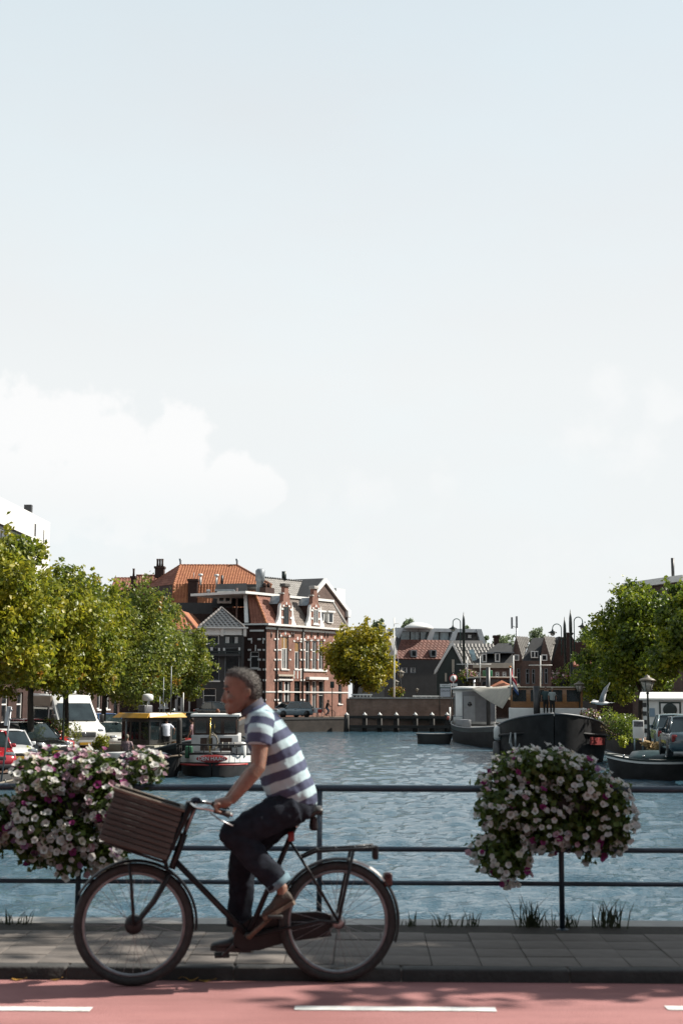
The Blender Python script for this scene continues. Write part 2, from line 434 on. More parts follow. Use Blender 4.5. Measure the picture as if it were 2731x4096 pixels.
# ---------------------------------------------------------------- water
def build_water():
    ys = [YF + 0.1]
    while ys[-1] < 175: ys.append(ys[-1] + max(0.045, ys[-1] * 0.0052))
    ys = np.array(ys); xs = np.linspace(-20, 24, 620)
    X, Y = np.meshgrid(xs, ys)
    Z = np.zeros_like(X)
    g = np.random.default_rng(5)
    dy = np.gradient(ys)[:, None]
    for k in range(70):
        lam = 0.20 * (2.2 / 0.20) ** g.random()
        th = g.normal(1.45, 0.55)
        kx, ky = math.cos(th) * 2 * math.pi / lam, math.sin(th) * 2 * math.pi / lam
        amp = 0.0062 * lam ** 0.75 * g.uniform(0.5, 1.4)
        fade = np.clip(1.6 - 3.2 * dy * abs(ky) / (2 * math.pi), 0, 1) * (0.0 if 0.085 * abs(kx) / 6.28 > 0.4 else 1.0)
        gust = 1 + 0.35 * np.sin(X * 0.11 + g.random() * 6 + 0.07 * Y) * np.sin(Y * 0.16 + g.random() * 6)
        Z += amp * fade * gust * np.sin(kx * X + ky * Y + g.random() * 6.28)
    V = np.stack([X, Y, Z + ZW], -1).reshape(-1, 3)
    ny, nx = X.shape
    i = np.arange(ny - 1)[:, None] * nx + np.arange(nx - 1)[None]
    F = np.stack([i, i + 1, i + nx + 1, i + nx], -1).reshape(-1, 4)
    me = bpy.data.meshes.new('water')
    me.vertices.add(len(V)); me.vertices.foreach_set('co', V.ravel())
    me.loops.add(F.size); me.loops.foreach_set('vertex_index', F.ravel().astype(np.int32))
    me.polygons.add(len(F)); me.polygons.foreach_set('loop_start', np.arange(0, F.size, 4, dtype=np.int32))
    me.polygons.foreach_set('use_smooth', np.ones(len(F), bool))
    me.update(calc_edges=True); me.validate()
    m = bpy.data.materials.new('canal water'); m.use_nodes = True
    t = m.node_tree; b = t.nodes['Principled BSDF']
    b.inputs['Base Color'].default_value = (0.030, 0.070, 0.098, 1); b.inputs['Roughness'].default_value = 0.05; b.inputs['IOR'].default_value = 1.5
    tcn = t.nodes.new('ShaderNodeTexCoord'); mpn = t.nodes.new('ShaderNodeMapping'); mpn.inputs['Scale'].default_value = (1.0, 2.2, 1)
    n1 = t.nodes.new('ShaderNodeTexNoise'); n1.inputs['Scale'].default_value = 10.0; n1.inputs['Detail'].default_value = 4; n1.inputs['Roughness'].default_value = 0.6
    n2 = t.nodes.new('ShaderNodeTexNoise'); n2.inputs['Scale'].default_value = 0.9; n2.inputs['Detail'].default_value = 3
    t.links.new(tcn.outputs['Object'], mpn.inputs[0]); t.links.new(mpn.outputs[0], n1.inputs['Vector']); t.links.new(mpn.outputs[0], n2.inputs['Vector'])
    b1 = t.nodes.new('ShaderNodeBump'); b1.inputs['Strength'].default_value = 0.8; b1.inputs['Distance'].default_value = 0.055
    b2 = t.nodes.new('ShaderNodeBump'); b2.inputs['Strength'].default_value = 0.5; b2.inputs['Distance'].default_value = 0.22
    t.links.new(n1.outputs['Fac'], b1.inputs['Height']); t.links.new(n2.outputs['Fac'], b2.inputs['Height'])
    t.links.new(b2.outputs[0], b1.inputs['Normal']); t.links.new(b1.outputs[0], b.inputs['Normal'])
    me.materials.append(m)
    o = bpy.data.objects.new('water', me); COL.objects.link(o); return struct(o)
build_water()

# ---------------------------------------------------------------- quays and land
M_pave = mat('clinker paving', (0.21, 0.14, 0.11), 0.9, 0.3, 0.8, bump=0.3, c2=(0.34, 0.25, 0.2), spec=0.08)
M_land = mat('street ground', (0.16, 0.145, 0.13), 0.95, 0.3, 0.3, spec=0.05)
M_qwall = brick('quay brick dark', (0.055, 0.045, 0.04), (0.075, 0.06, 0.05), (0.07, 0.065, 0.06))
def lq_z(y): return -0.97 + 0.85 * min(1, max(0, (y - 85) / 40))
LQ = [Vector((-12.6, 10.9, 0)), Vector((-12.3, 50, 0)), Vector((-11.2, 80, 0)), Vector((-9.9, 105, 0)), at(1000, 2800, 128), at(1130, 2800, 133.5), at(1398, 2800, 139)]
mbk = MB(); wl = MB()
LQp = []
for a, b in zip(LQ[:-1], LQ[1:]):
    for k in range(6):
        LQp.append(a.lerp(b, k / 6))
LQp.append(LQ[-1])
vs = []
for p in LQp: vs += [(p.x, p.y, lq_z(p.y)), (-90 if p.y < 120 else -90, p.y + (0 if p.y < 100 else 30), lq_z(p.y))]
mbk.add(vs, [(2 * i, 2 * i + 2, 2 * i + 3, 2 * i + 1) for i in range(len(LQp) - 1)])
struct(mbk.build('quay', M_pave))
for a, b in zip(LQp[:-1], LQp[1:]):
    wl.add([(a.x, a.y, ZW - 1), (b.x, b.y, ZW - 1), (b.x, b.y, lq_z(b.y)), (a.x, a.y, lq_z(a.y))], [(0, 1, 2, 3)])
struct(wl.build('quay_wall', M_qwall))
cop = MB()
for a, b in zip(LQp[:-1], LQp[1:]):
    d = (b - a).normalized(); n = Vector((d.y, -d.x, 0)) * 0.05; i_ = -n * 6
    for (lo, hi) in ((-0.16, 0.03),):
        za, zb = lq_z(a.y), lq_z(b.y)
        q = [a + n, b + n, b + i_, a + i_]; zz = [za, zb, zb, za]
        cop.add([(q[k].x, q[k].y, zz[k] + lo) for k in range(4)] + [(q[k].x, q[k].y, zz[k] + hi) for k in range(4)],
                [(0, 3, 2, 1), (4, 5, 6, 7), (0, 1, 5, 4), (1, 2, 6, 5), (2, 3, 7, 6), (3, 0, 4, 7)])
struct(cop.build('quay_coping', M_kerb))
RQ = [Vector((8.2, 10.9, 0)), Vector((13.4, 55, 0)), Vector((14.6, 80, 0)), Vector((16.4, 110, 0)), Vector((19, 139, 0))]
ZR = -0.42
mbk = MB(); wl = MB(); vs = []
for p in RQ: vs += [(p.x, p.y, ZR), (120, p.y, ZR)]
mbk.add(vs, [(2 * i, 2 * i + 1, 2 * i + 3, 2 * i + 2) for i in range(len(RQ) - 1)])
struct(mbk.build('quay', M_pave))
for a, b in zip(RQ[:-1], RQ[1:]):
    wl.add([(a.x, a.y, ZW - 1), (b.x, b.y, ZW - 1), (b.x, b.y, ZR), (a.x, a.y, ZR)], [(0, 1, 2, 3)])
struct(wl.build('quay_wall', M_qwall))
struct(MB().box((at(1825, 2800, 140.6).x, 140.5, ZW - 1), (19.2, 141.2, -0.14)).build('quay_wall', M_qwall))
struct(MB().add([(-2500, 168, -0.16), (2500, 168, -0.16), (2500, 5000, -0.16), (-2500, 5000, -0.16)], [(0, 1, 2, 3)]).build('ground', M_land))
struct(MB().add([(LQ[-1].x, 139, -0.17), (120, 139, -0.17), (120, 170, -0.17), (-60, 170, -0.17)], [(0, 1, 2, 3)]).build('street', M_pave))

# ---------------------------------------------------------------- bridge railing
M_rail = mat('blue railing paint', (0.035, 0.065, 0.105), 0.42, 0.35, 9, bump=.25, bscale=50, c2=(0.055, 0.085, 0.12))
rail = empty('bridge_railing', (0, YF, ZP - 0.02), label='dark blue tubular steel railing along the bridge pavement', cat='railing')
zr = [1.036 - ZP + 0.02, 0.612 - ZP + 0.02, 0.378 - ZP + 0.02]
for z, r_, nm in zip(zr, (0.0245, 0.0185, 0.0165), ('top_rail', 'middle_rail', 'bottom_rail')):
    MB().tube([(-14, 0, z), (-5, 0, z), (5, 0, z), (14, 0, z)], r_, 12).build(nm, M_rail, rail)
PX = [at(p, 3300, YF).x for p in (320, 1283, 2241)]
st = (PX[2] - PX[0]) / 2
pm = MB().tube([(0, 0, -0.02), (0, 0, zr[0] - 0.01)], 0.0195, 12).lathe([(0.045, -0.01), (0.045, 0.012), (0.022, 0.02)], 12).mesh('post', M_rail)
for k in range(-6, 9):
    inst('post', pm, rail, Matrix.Translation((PX[0] + st * k, 0, 0)))
# ================================================================== BUILDINGS
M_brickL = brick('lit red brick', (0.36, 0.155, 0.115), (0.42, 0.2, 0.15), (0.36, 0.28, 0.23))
M_brickD = brick('dark and shaded red brick', (0.065, 0.03, 0.025), (0.085, 0.04, 0.032), (0.075, 0.055, 0.048))
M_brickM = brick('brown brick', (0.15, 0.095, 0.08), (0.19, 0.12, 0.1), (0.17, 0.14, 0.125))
M_brickQ = brick('canal wall brick', (0.30, 0.20, 0.155), (0.37, 0.245, 0.19), (0.3, 0.25, 0.22), 0.42, 0.16)
M_white = mat('white paint', (0.74, 0.74, 0.72), 0.55, 0.08, 2, bump=0.1)
M_cream = mat('cream paint', (0.58, 0.52, 0.43), 0.6, 0.12, 2)
M_black = mat('black paint', (0.04, 0.04, 0.042), 0.45, 0.3, 3)
M_anth = mat('anthracite timber', (0.032, 0.032, 0.035), 0.6, 0.25, 1.5)
M_dgreen = mat('dark green paint', (0.01, 0.028, 0.025), 0.5, 0.25, 3)
M_glass = glass()
M_blind = mat('ochre blind', (0.36, 0.19, 0.05), 0.7, 0.15, 4)
M_curt = mat('white curtain', (0.55, 0.55, 0.54), 0.8, 0.2, 5, stretch=(6, 1, 0.3))
M_lead = mat('zinc', (0.30, 0.33, 0.36), 0.45, 0.2, 2, metal=0.3)
M_to = mat('orange roof tile', (0.42, 0.13, 0.05), 0.75, 0.2, 1.2, c2=(0.58, 0.22, 0.085), isl=0.55, objr=0.55)
M_tr = mat('red roof tile', (0.27, 0.085, 0.05), 0.75, 0.2, 1.2, c2=(0.44, 0.17, 0.105), isl=0.6, objr=0.6)
M_tg = mat('grey brown roof tile', (0.20, 0.15, 0.12), 0.7, 0.2, 1.2, c2=(0.34, 0.27, 0.225), isl=0.6, objr=0.6)
M_tb = mat('black glazed roof tile', (0.05, 0.052, 0.055), 0.32, 0.3, 1.2, c2=(0.10, 0.10, 0.10), isl=0.5, objr=0.5)
M_tl = mat('pale grey roof tile', (0.24, 0.22, 0.2), 0.5, 0.3, 1.2, c2=(0.36, 0.34, 0.31), isl=0.5, objr=0.5)
M_ridge = mat('ridge tile', (0.33, 0.12, 0.06), 0.8, 0.3, 2)
M_slate = mat('slate black', (0.035, 0.036, 0.039), 0.7, 0.3, 2)

def tile_mesh(w, l, name, m):
    t = MB(); prof = [(0, 0.012), (0.25, 0.055), (0.5, 0.052), (0.72, 0.016), (1.0, 0.012)]
    top = [Vector((u * w, 0, h + 0.022)) for u, h in prof] + [Vector((u * w, l, h)) for u, h in prof]
    low = [Vector((u * w, 0, h - 0.01)) for u, h in prof]
    n = len(prof)
    t.add(top + low, [(i, i + 1, n + i + 1, n + i) for i in range(n - 1)] + [(2 * n + i, 2 * n + i + 1, i + 1, i) for i in range(n - 1)])
    return t.mesh(name, m)
TILES = {}
TCOUNT = {}
def tile_roof(parent, A, B, C, D, m, tw=0.26, tl=0.36, slab=True, cap=300, base=None, th=0.12):
    """A,B lower edge, C,D upper edge (C above B); local to parent"""
    A, B, C, D = [Vector(p) for p in (A, B, C, D)]
    n = (B - A).cross(D - A).normalized()
    if slab:
        q = [A, B, C, D]
        if (C - D).length < 0.02: q = [A, B, C]
        MB().prism([p - n * 0.01 for p in q], -n * th).build('roof', base or m, parent)
    key = (m.name, tw, tl)
    if key not in TILES: TILES[key] = tile_mesh(tw, tl * 1.12, 'roof_tile', m)
    me = TILES[key]
    H = ((D + C) / 2 - (A + B) / 2).length
    rows = max(1, int(round(H / tl)))
    pos = []
    for j in range(rows):
        a = A.lerp(D, j / rows); b = B.lerp(C, j / rows)
        a2 = A.lerp(D, (j + .75) / rows); b2 = B.lerp(C, (j + .75) / rows)
        u = (b - a); L = u.length; u.normalize()
        v = n.cross(u).normalized()
        lo = max(0, (a2 - a).dot(u)); hi = min(L, (b2 - a).dot(u))
        k0 = math.ceil(lo / tw - 0.35); k1 = int((hi + 0.35 * tw) / tw)
        for k in range(k0, k1):
            pos.append(frame(u, v, n, a + u * (k * tw)) @ Matrix.Translation((0, 0, rng.uniform(0, 0.008))))
    used = TCOUNT.get(parent.name, 0)
    room = max(0, cap - used)
    for M in pos[:room]: inst('roof_tile', me, parent, M)
    TCOUNT[parent.name] = used + min(room, len(pos))
    rest = pos[room:]
    if rest:
        v0 = np.array([v.co[:] + (1,) for v in me.vertices]); f0 = [tuple(p.vertices) for p in me.polygons]
        mb = MB(); nv = len(v0)
        for M in rest:
            o = len(mb.v); mb.v += [tuple(x) for x in (v0 @ np.array(M).T)[:, :3]]
            for f in f0: mb.f.append(tuple(o + i for i in f)); mb.m.append(0); mb.sm.append(False)
        o = mb.build('roof_tiles', m, parent, fix=False); o['kind'] = 'stuff'
def ridge(parent, P, Q, m, r=0.11, name='ridge', step=0.4):
    P, Q = Vector(P), Vector(Q); n = max(1, int((Q - P).length / step)); mb = MB()
    for i in range(n):
        a = P.lerp(Q, i / n); b = P.lerp(Q, (i + 1.08) / n)
        mb.tube([a, b], [r, r * 0.85], 8)
    return mb.build(name, m, parent)
class Facade:
    """front wall from P0 to P1 (world, ground), local x along it, -y towards the viewer"""
    def __init__(s, name, P0, P1, z0, label, cat='house', group=None):
        s.P0 = Vector((P0.x, P0.y, z0)); d = Vector((P1.x - P0.x, P1.y - P0.y, 0)); s.L = d.length; d.normalize()
        s.d = d; s.n = Vector((d.y, -d.x, 0))
        s.root = empty(name, s.P0, math.atan2(d.y, d.x), label, cat, group)
        s.z0 = z0
    def lx(s, px, py, off=0.0):               # local coordinates on the plane pushed `off` outwards
        p = onplane(px, py, s.P0 + s.n * off, s.n) - s.P0
        return Vector((p.dot(s.d), -off, p.z))
    def lw(s, P):
        p = P - s.P0; return Vector((p.dot(s.d), -p.dot(s.n), p.z))
    def rect(s, r):                           # pixel rect -> local rect
        a = s.lx((r[0]), (r[1] + r[3]) / 2); b = s.lx(r[2], (r[1] + r[3]) / 2)
        t = s.lx((r[0] + r[2]) / 2, r[1]); o = s.lx((r[0] + r[2]) / 2, r[3])
        return (a.x, b.x, o.z, t.z)
    def wall(s, H, m, holes=(), x0=0.0, x1=None, depth=6.0, z0=0.0, rev=0.18, name='wall', side=True, m2=None):
        x1 = s.L if x1 is None else x1
        xs = sorted(set([x0, x1] + [min(max(h[i], x0), x1) for h in holes for i in (0, 1)]))
        zs = sorted(set([z0, H] + [min(max(h[i], z0), H) for h in holes for i in (2, 3)]))
        mb = MB()
        for i in range(len(xs) - 1):
            for j in range(len(zs) - 1):
                cx, cz = (xs[i] + xs[i + 1]) / 2, (zs[j] + zs[j + 1]) / 2
                if any(h[0] < cx < h[1] and h[2] < cz < h[3] for h in holes): continue
                mb.add([(xs[i], 0, zs[j]), (xs[i + 1], 0, zs[j]), (xs[i + 1], 0, zs[j + 1]), (xs[i], 0, zs[j + 1])], [(0, 1, 2, 3)])
        for h in holes:
            a, b, c, d = h[:4]
            mb.add([(a, 0, c), (b, 0, c), (b, 0, d), (a, 0, d), (a, rev, c), (b, rev, c), (b, rev, d), (a, rev, d)],
                   [(0, 1, 5, 4), (1, 2, 6, 5), (2, 3, 7, 6), (3, 0, 4, 7)])
        if side:
            mb.add([(x0, 0, z0), (x0, depth, z0), (x0, depth, H), (x0, 0, H), (x1, 0, z0), (x1, depth, z0), (x1, depth, H), (x1, 0, H)],
                   [(1, 0, 3, 2), (4, 5, 6, 7), (5, 1, 2, 6), (3, 7, 6, 2)])
        return mb.build(name, m, s.root, fix=False)
    def window(s, h, mf=None, bars=(0.0,), mull=(), fw=0.06, rev=0.18, pane=None, sill=True, lintel=None, upper=None, curtain=None, name='window'):
        a, b, c, d = h[:4]; mf = mf or M_white; mb = MB(); y0, y1 = rev - 0.07, rev - 0.012
        mb.box((a + .002, y0, c + .002), (a + fw, y1, d - .002)); mb.box((b - fw, y0, c + .002), (b - .002, y1, d - .002))
        mb.box((a + fw, y0, c + .002), (b - fw, y1, c + fw)); mb.box((a + fw, y0, d - fw), (b - fw, y1, d - .002))
        for t in mull:
            x = a + (b - a) * t; mb.box((x - fw * .45, y0 + .004, c + fw), (x + fw * .45, y1 - .004, d - fw))
        for t in bars:
            if t: z = c + (d - c) * t; mb.box((a + fw, y0 + .006, z - fw * .45), (b - fw, y1 - .006, z + fw * .45))
        w = mb.build(name, mf, s.root)
        MB().add([(a, rev - .02, c), (b, rev - .02, c), (b, rev - .02, d), (a, rev - .02, d)], [(0, 1, 2, 3)]).build('pane', pane or M_glass, w, fix=False)
        if upper:
            z = c + (d - c) * (bars[0] or 0.6)
            MB().box((a + fw, rev - .05, z), (b - fw, rev - .03, d - fw)).build('blind', upper, w)
        if curtain:
            for (u, v) in ((0.02, 0.34), (0.72, 0.98)):
                MB().box((a + (b - a) * u, rev - .04, c + fw), (a + (b - a) * v, rev - .025, c + (d - c) * (0.62 if upper else 0.97))).build('curtain', curtain, w)
        if sill:
            MB().box((a - .1, -.10, c - .13), (b + .1, .05, c - .01)).build('sill', M_white, w)
        return w
    def box(s, name, lo, hi, m, bevel=0): return MB().box(lo, hi).build(name, m, s.root, bevel=bevel)
    def pbox(s, name, r, y0, y1, m):          # pixel rect box
        a, b, c, d = s.rect(r); return MB().box((a, y0, c), (b, y1, d)).build(name, m, s.root)

# ---------------------------------------------------------------- corner brick house
ZS = -0.15
PB = at(1063, 2868, 143); PC = at(1392, 2868, 155); PA = at(972, 2868, 143.5)
F = Facade('brick_house', PB, PC, ZS, 'ornate red brick corner house with two stepped dormer gables and white stone trim')
Hg = F.lx(1063, 2500).z
wins = [(1126, 2545, 1154, 2676), (1179, 2566, 1199, 2676), (1221, 2562, 1240, 2678), (1249, 2562, 1267, 2678), (1275, 2562, 1293, 2678), (1325, 2575, 1342, 2680), (1356, 2575, 1372, 2680)]
gr = [(1114, 2724, 1132, 2812), (1137, 2724, 1162, 2812), (1177, 2724, 1200, 2850), (1222, 2724, 1241, 2838), (1249, 2724, 1267, 2838), (1275, 2724, 1296, 2850), (1353, 2736, 1367, 2815)]
hw = [F.rect(w) for w in wins]; hg = [F.rect(w) for w in gr]
hw = hw + []
trans = F.rect((1116, 2706, 1164, 2715))
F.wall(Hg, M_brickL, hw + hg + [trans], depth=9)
for i, h in enumerate(hw):
    F.window(h, bars=(0.62,), fw=0.075, upper=M_blind if i in (0, 1) else None, curtain=M_curt, mull=(0.5,) if i == 0 else ())
for i, h in enumerate(hg):
    F.window(h, mf=M_dgreen if i == 2 else M_white, bars=(0.55,) if i != 2 else (0.75,), mull=(0.5,) if i == 2 else (), fw=0.08, sill=i not in (2, 5), curtain=M_curt if i in (1, 4) else None, name='door' if i in (2, 5) else 'window')
F.window(trans, sill=False, bars=(0,))
F.pbox('lintel', (1108, 2698, 1172, 2705), -0.22, 0.04, M_cream)
F.pbox('canopy', (1224, 2708, 1300, 2719), -0.45, 0.02, M_white)
F.pbox('lintel', (1112, 2716, 1170, 2722), -0.12, 0.04, M_white)
F.pbox('band', (1064, 2766, 1392, 2771), -0.06, 0.03, M_white)
F.pbox('band', (1064, 2519, 1392, 2527), -0.07, 0.03, M_white)
F.pbox('sill_band', (1213, 2678, 1306, 2686), -0.12, 0.03, M_white)
F.box('gutter', (-0.35, -0.5, Hg - 0.02), (F.L + .3, 0.1, Hg + 0.18), M_white)
for px in (1209, 1105):
    x = F.lx(px, 2650).x; MB().tube([(x, -0.1, 0), (x, -0.1, Hg)], 0.075, 8).build('drainpipe', M_black, F.root)
for px in (1099, 1111, 1203, 1215):
    for py in (2557, 2600, 2639, 2678, 2721, 2800):
        p = F.lx(px, py); MB().rbox((p.x - 0.14, -0.07, p.z - 0.09), (p.x + 0.14, 0.03, p.z + 0.09), 0.02).build('quoin', M_white, F.root)
for px in (1120, 1160, 1173, 1205, 1244, 1271, 1298):
    for py in (2600, 2639):
        if px in (1173,) : continue
        p = F.lx(px, py); MB().rbox((p.x - 0.13, -0.06, p.z - 0.08), (p.x + 0.13, 0.03, p.z + 0.08), 0.02).build('quoin', M_white, F.root)
M_arch = mat('pink arch brick', (0.56, 0.24, 0.18), 0.8, 0.2, 5)
for h in hw:
    a, b, c, d = h; cx = (a + b) / 2; w_ = (b - a) / 2 + 0.14
    for k in range(7):
        t = math.pi * (k + .5) / 7; x = cx - math.cos(t) * w_; z = d + math.sin(t) * 0.34 - 0.02
        M = Matrix.Translation((x, 0, z)) @ Matrix.Rotation(math.pi / 2 - t, 4, 'Y')
        MB().box((-0.10, -0.05, -0.15), (0.10, 0.02, 0.16), M=M).build('voussoir', M_white if k in (0, 3, 6) else M_arch, F.root)
for h in (hg[2],):
    for k in range(5):
        x = h[0] + (h[1] - h[0]) * (k - .3) / 3.4
        MB().box((x - .07, -.05, h[3] + .25), (x + .07, .02, h[3] + 1.1)).build('voussoir', M_white if k % 2 == 0 else M_arch, F.root)
for px in (1085, 1118, 1165, 1173, 1217, 1245, 1271, 1298, 1310):
    p = F.lx(px, 2540); MB().tube([(p.x, -0.05, p.z - .3), (p.x, -.07, p.z), (p.x, -.05, p.z + .3)], [.03, .06, .03], 6).build('wall_anchor', M_black, F.root)
# mansard towards the water
y1m = 2.0; zt = F.lw(at(1080, 2374, 146)).z
Tz = [F.lx(p, q, -y1m) for p, q in ((1023, 2376), (1330, 2412))]
ztop = (Tz[0].z + Tz[1].z) / 2
Gz = Hg + 0.15
hipx = F.lx(1023, 2378, -y1m).x; rx = F.lx(1328, 2408, -y1m).x
tile_roof(F.root, (0, 0, Gz), (F.L * 0.36, 0, Gz), (F.L * 0.36, y1m, ztop), (hipx, y1m, ztop), M_tr, 0.30, 0.36)
tile_roof(F.root, (F.L * 0.36, 0, Gz), (F.L, 0, Gz), (rx, y1m, ztop), (F.L * 0.36, y1m, ztop), M_tg, 0.30, 0.36)
MB().add([(hipx - 2, y1m - .3, ztop), (rx, y1m - .3, ztop), (rx, 9, ztop), (hipx - 2, 9, ztop), (hipx - 2, y1m - .3, ztop + .25), (rx, y1m - .3, ztop + .25), (rx, 9, ztop + .25), (hipx - 2, 9, ztop + .25)],
         [(0, 3, 2, 1), (4, 5, 6, 7), (0, 1, 5, 4), (1, 2, 6, 5), (2, 3, 7, 6), (3, 0, 4, 7)]).build('roof_edge', M_white, F.root)
MB().prism([(rx - .02, y1m, ztop), (F.L + .02, 0, Gz), (F.L + .02, 8.5, Gz), (rx - .02, 8.5, ztop)], (0, 0, 0.05)).build('roof_side', M_tg, F.root)
MB().tube([(rx, y1m, ztop + .1), (F.L, -0.05, Gz + .1)], 0.16, 6).build('coping', M_conc, F.root)
ridge(F.root, (hipx, y1m, ztop), (0, 0, Gz), M_to, 0.15)
# stepped gables
def gable(s, px0, px1, pyb, pyt, win, cap):
    a = s.lx(px0, pyb).x; b = s.lx(px1, pyb).x; zb = s.lx(px0, pyb).z; ztp = s.lx(px0, pyt).z; cx = (a + b) / 2; hw_ = (b - a) / 2; Hh = ztp - zb
    h = s.rect(win)
    poly = [(a, zb), (b, zb), (b, zb + Hh * .55), (cx + hw_ * .62, zb + Hh * .62), (cx + hw_ * .62, zb + Hh * .80), (cx + hw_ * .36, zb + Hh * .86), (cx + hw_ * .36, ztp), (cx - hw_ * .36, ztp), (cx - hw_ * .36, zb + Hh * .86), (cx - hw_ * .62, zb + Hh * .80), (cx - hw_ * .62, zb + Hh * .62), (a, zb + Hh * .55)]
    MB().prism([(x, -0.12, z) for x, z in poly], (0, 0.45, 0)).build('gable', M_brickL, s.root)
    MB().box((a + .05, 0.33, zb), (b - .05, 2.6, zb + Hh * .55)).build('dormer_body', M_brickD, s.root)
    MB().prism([(a - .1, .34, zb + Hh * .55), (b + .1, .34, zb + Hh * .55), (cx, .34, zb + Hh * .78)], (0, 2.2, 0)).build('dormer_roof', M_lead, s.root)
    MB().rbox((cx - hw_ * .5, -.25, ztp), (cx + hw_ * .5, .45, ztp + .35), .05).build('cap_stone', cap, s.root)
    for sx in (-1, 1):
        x = cx + sx * hw_
        pts = [(x, -.14, zb - .2), (x + sx * .75, -.14, zb - .2), (x + sx * .8, -.14, zb + .15), (x + sx * .5, -.14, zb + .5), (x + sx * .28, -.14, zb + 1.1), (x + sx * .2, -.14, zb + 1.9), (x, -.14, zb + 2.2)]
        MB().prism(pts, (0, .3, 0)).build('scroll', M_white, s.root)
        for zz in (.2, .42): MB().box((x - sx * .18 - .16, -.19, zb + Hh * zz - .1), (x - sx * .18 + .16, -.1, zb + Hh * zz + .1)).build('quoin', M_white, s.root)
        MB().rbox((cx + sx * hw_ * .62 - .14, -.2, zb + Hh * .80), (cx + sx * hw_ * .62 + .14, .4, zb + Hh * .84), .03).build('step_cap', M_conc, s.root)
    mb = MB(); x0, x1, c, d = h
    MB().box((x0 + .07, -.165, c + .07), (x1 - .07, -.15, d - .07)).build('pane', M_glass, s.root)
    f = MB()
    f.box((x0, -.2, c), (x0 + .07, -.11, d)); f.box((x1 - .07, -.2, c), (x1, -.11, d)); f.box((x0 + .07, -.2, c), (x1 - .07, -.11, c + .07)); f.box((x0 + .07, -.2, d - .07), (x1 - .07, -.11, d)); f.box(((x0 + x1) / 2 - .04, -.195, c + .07), ((x0 + x1) / 2 + .04, -.12, d - .07))
    f.build('window', M_white if cap is M_conc else M_dgreen, s.root)
    MB().box((x0 - .15, -.26, c - .18), (x1 + .15, -.1, c - .01)).build('sill', M_white, s.root)
    for k in range(5):
        t = math.pi * (k + .5) / 5; xx = (x0 + x1) / 2 - math.cos(t) * ((x1 - x0) / 2 + .12)
        MB().box((-.09, -.2, -.13), (.09, -.1, .14), M=Matrix.Translation((xx, 0, d + math.sin(t) * .35)) @ Matrix.Rotation(math.pi / 2 - t, 4, 'Y')).build('voussoir', M_white if k in (0, 2, 4) else M_arch, s.root)
gable(F, 1120, 1163, 2500, 2345, (1131, 2428, 1149, 2498), M_concd)
gable(F, 1239, 1276, 2503, 2355, (1250, 2438, 1267, 2494), M_conc)
for r in ((1284, 2448, 1298, 2486), (1318, 2450, 1334, 2492)):
    a, b, c, d = F.rect(r)
    q = MB().box((a - .1, 0.1, c), (b + .1, 1.6, d)).build('dormer', M_white, F.root)
    MB().box((a + .05, 0.08, c + .1), (b - .05, 0.11, d - .1)).build('pane', M_glass, q)
    MB().box((a - .3, -.05, d), (b + .3, 1.7, d + .18)).build('dormer_roof', M_white, q)
# side of the corner house (same thing, its own plane), shade painted as darker brick
G = Facade('side', PA, PB, ZS, None); sideroot = G.root; sideroot.parent = F.root
sideroot.location = F.lw(G.P0); sideroot.rotation_euler = (0, 0, math.atan2(G.d.y, G.d.x) - math.atan2(F.d.y, F.d.x))
hs = [G.rect(r) for r in ((1000, 2606, 1036, 2672), (1000, 2720, 1036, 2800))]
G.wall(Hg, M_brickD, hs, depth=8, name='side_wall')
for h in hs: G.window(h, bars=(0.7,), fw=.09)
for px in (998, 1037, 1058, 1068):
    for py in (2557, 2600, 2639, 2678, 2721, 2768, 2800):
        if px == 1068: continue
        p = G.lx(px, py); MB().rbox((p.x - 0.17, -0.08, p.z - 0.10), (p.x + 0.17, 0.03, p.z + 0.10), 0.02).build('quoin', M_white, G.root)
G.pbox('drainpipe', (1060.5, 2530, 1064, 2860), -.14, -.02, M_black)
G.pbox('band', (1000, 2519, 1056, 2526), -.07, .03, M_white)
for pr in ((1005, 2552, 1009, 2574), (1051, 2552, 1055, 2574), (1020, 2580, 1025, 2604)):
    G.pbox('stone_block', pr, -.05, .03, M_white)
gl = G.L
tzs = G.lx(1010, 2378, -1.2)
tile_roof(G.root, (0.7, 0, Gz), (gl, 0, Gz), (G.lx(1023, 2378, -1.6).x, 1.6, ztop), (G.lx(990, 2378, -1.6).x, 1.6, ztop), M_tr, 0.30, 0.36)
MB().prism([G.lx(978, 2490), G.lx(993, 2490), G.lx(987, 2372, -1.6), G.lx(975, 2372, -1.6)], (0, 0.3, 0)).build('parapet', M_white, G.root)
G.box('gutter', (-.2, -.35, Hg), (gl + .1, .1, Hg + .16), M_white)

# ---------------------------------------------------------------- grey tiled house with a white verge behind
PD = at(1030, 2800, 158); PE = at(1262, 2800, 166)
F2 = Facade('gabled_house', PD, PE, ZS, 'grey tiled house behind the corner house with white verge boards on its gable')
er = F2.lx(1035, 2440).z
rt = F2.lx(1051, 2311, -3.2); rt2 = F2.lx(1232, 2318, -3.2)
tile_roof(F2.root, (0, 0, er), (F2.L, 0, er), (rt2.x, 3.2, rt.z), (rt.x, 3.2, rt.z), M_tl, 0.36, 0.42)
F2.wall(er, M_brickD, [], depth=8)
ridge(F2.root, (rt.x, 3.2, rt.z + .05), (rt2.x + .6, 3.2, rt.z + .05), M_tb, 0.14)
MB().tube([(rt.x + (rt2.x - rt.x) * .46, 3.2, rt.z), (rt.x + (rt2.x - rt.x) * .46, 3.2, rt.z + 1.0)], .35, 4).build('roof_vent', M_dgreen, F2.root)
gx = [at(1205, 2500, 163), at(1392, 2500, 174)]
F3 = Facade('side', gx[0], gx[1], ZS, None); F3.root.parent = F2.root
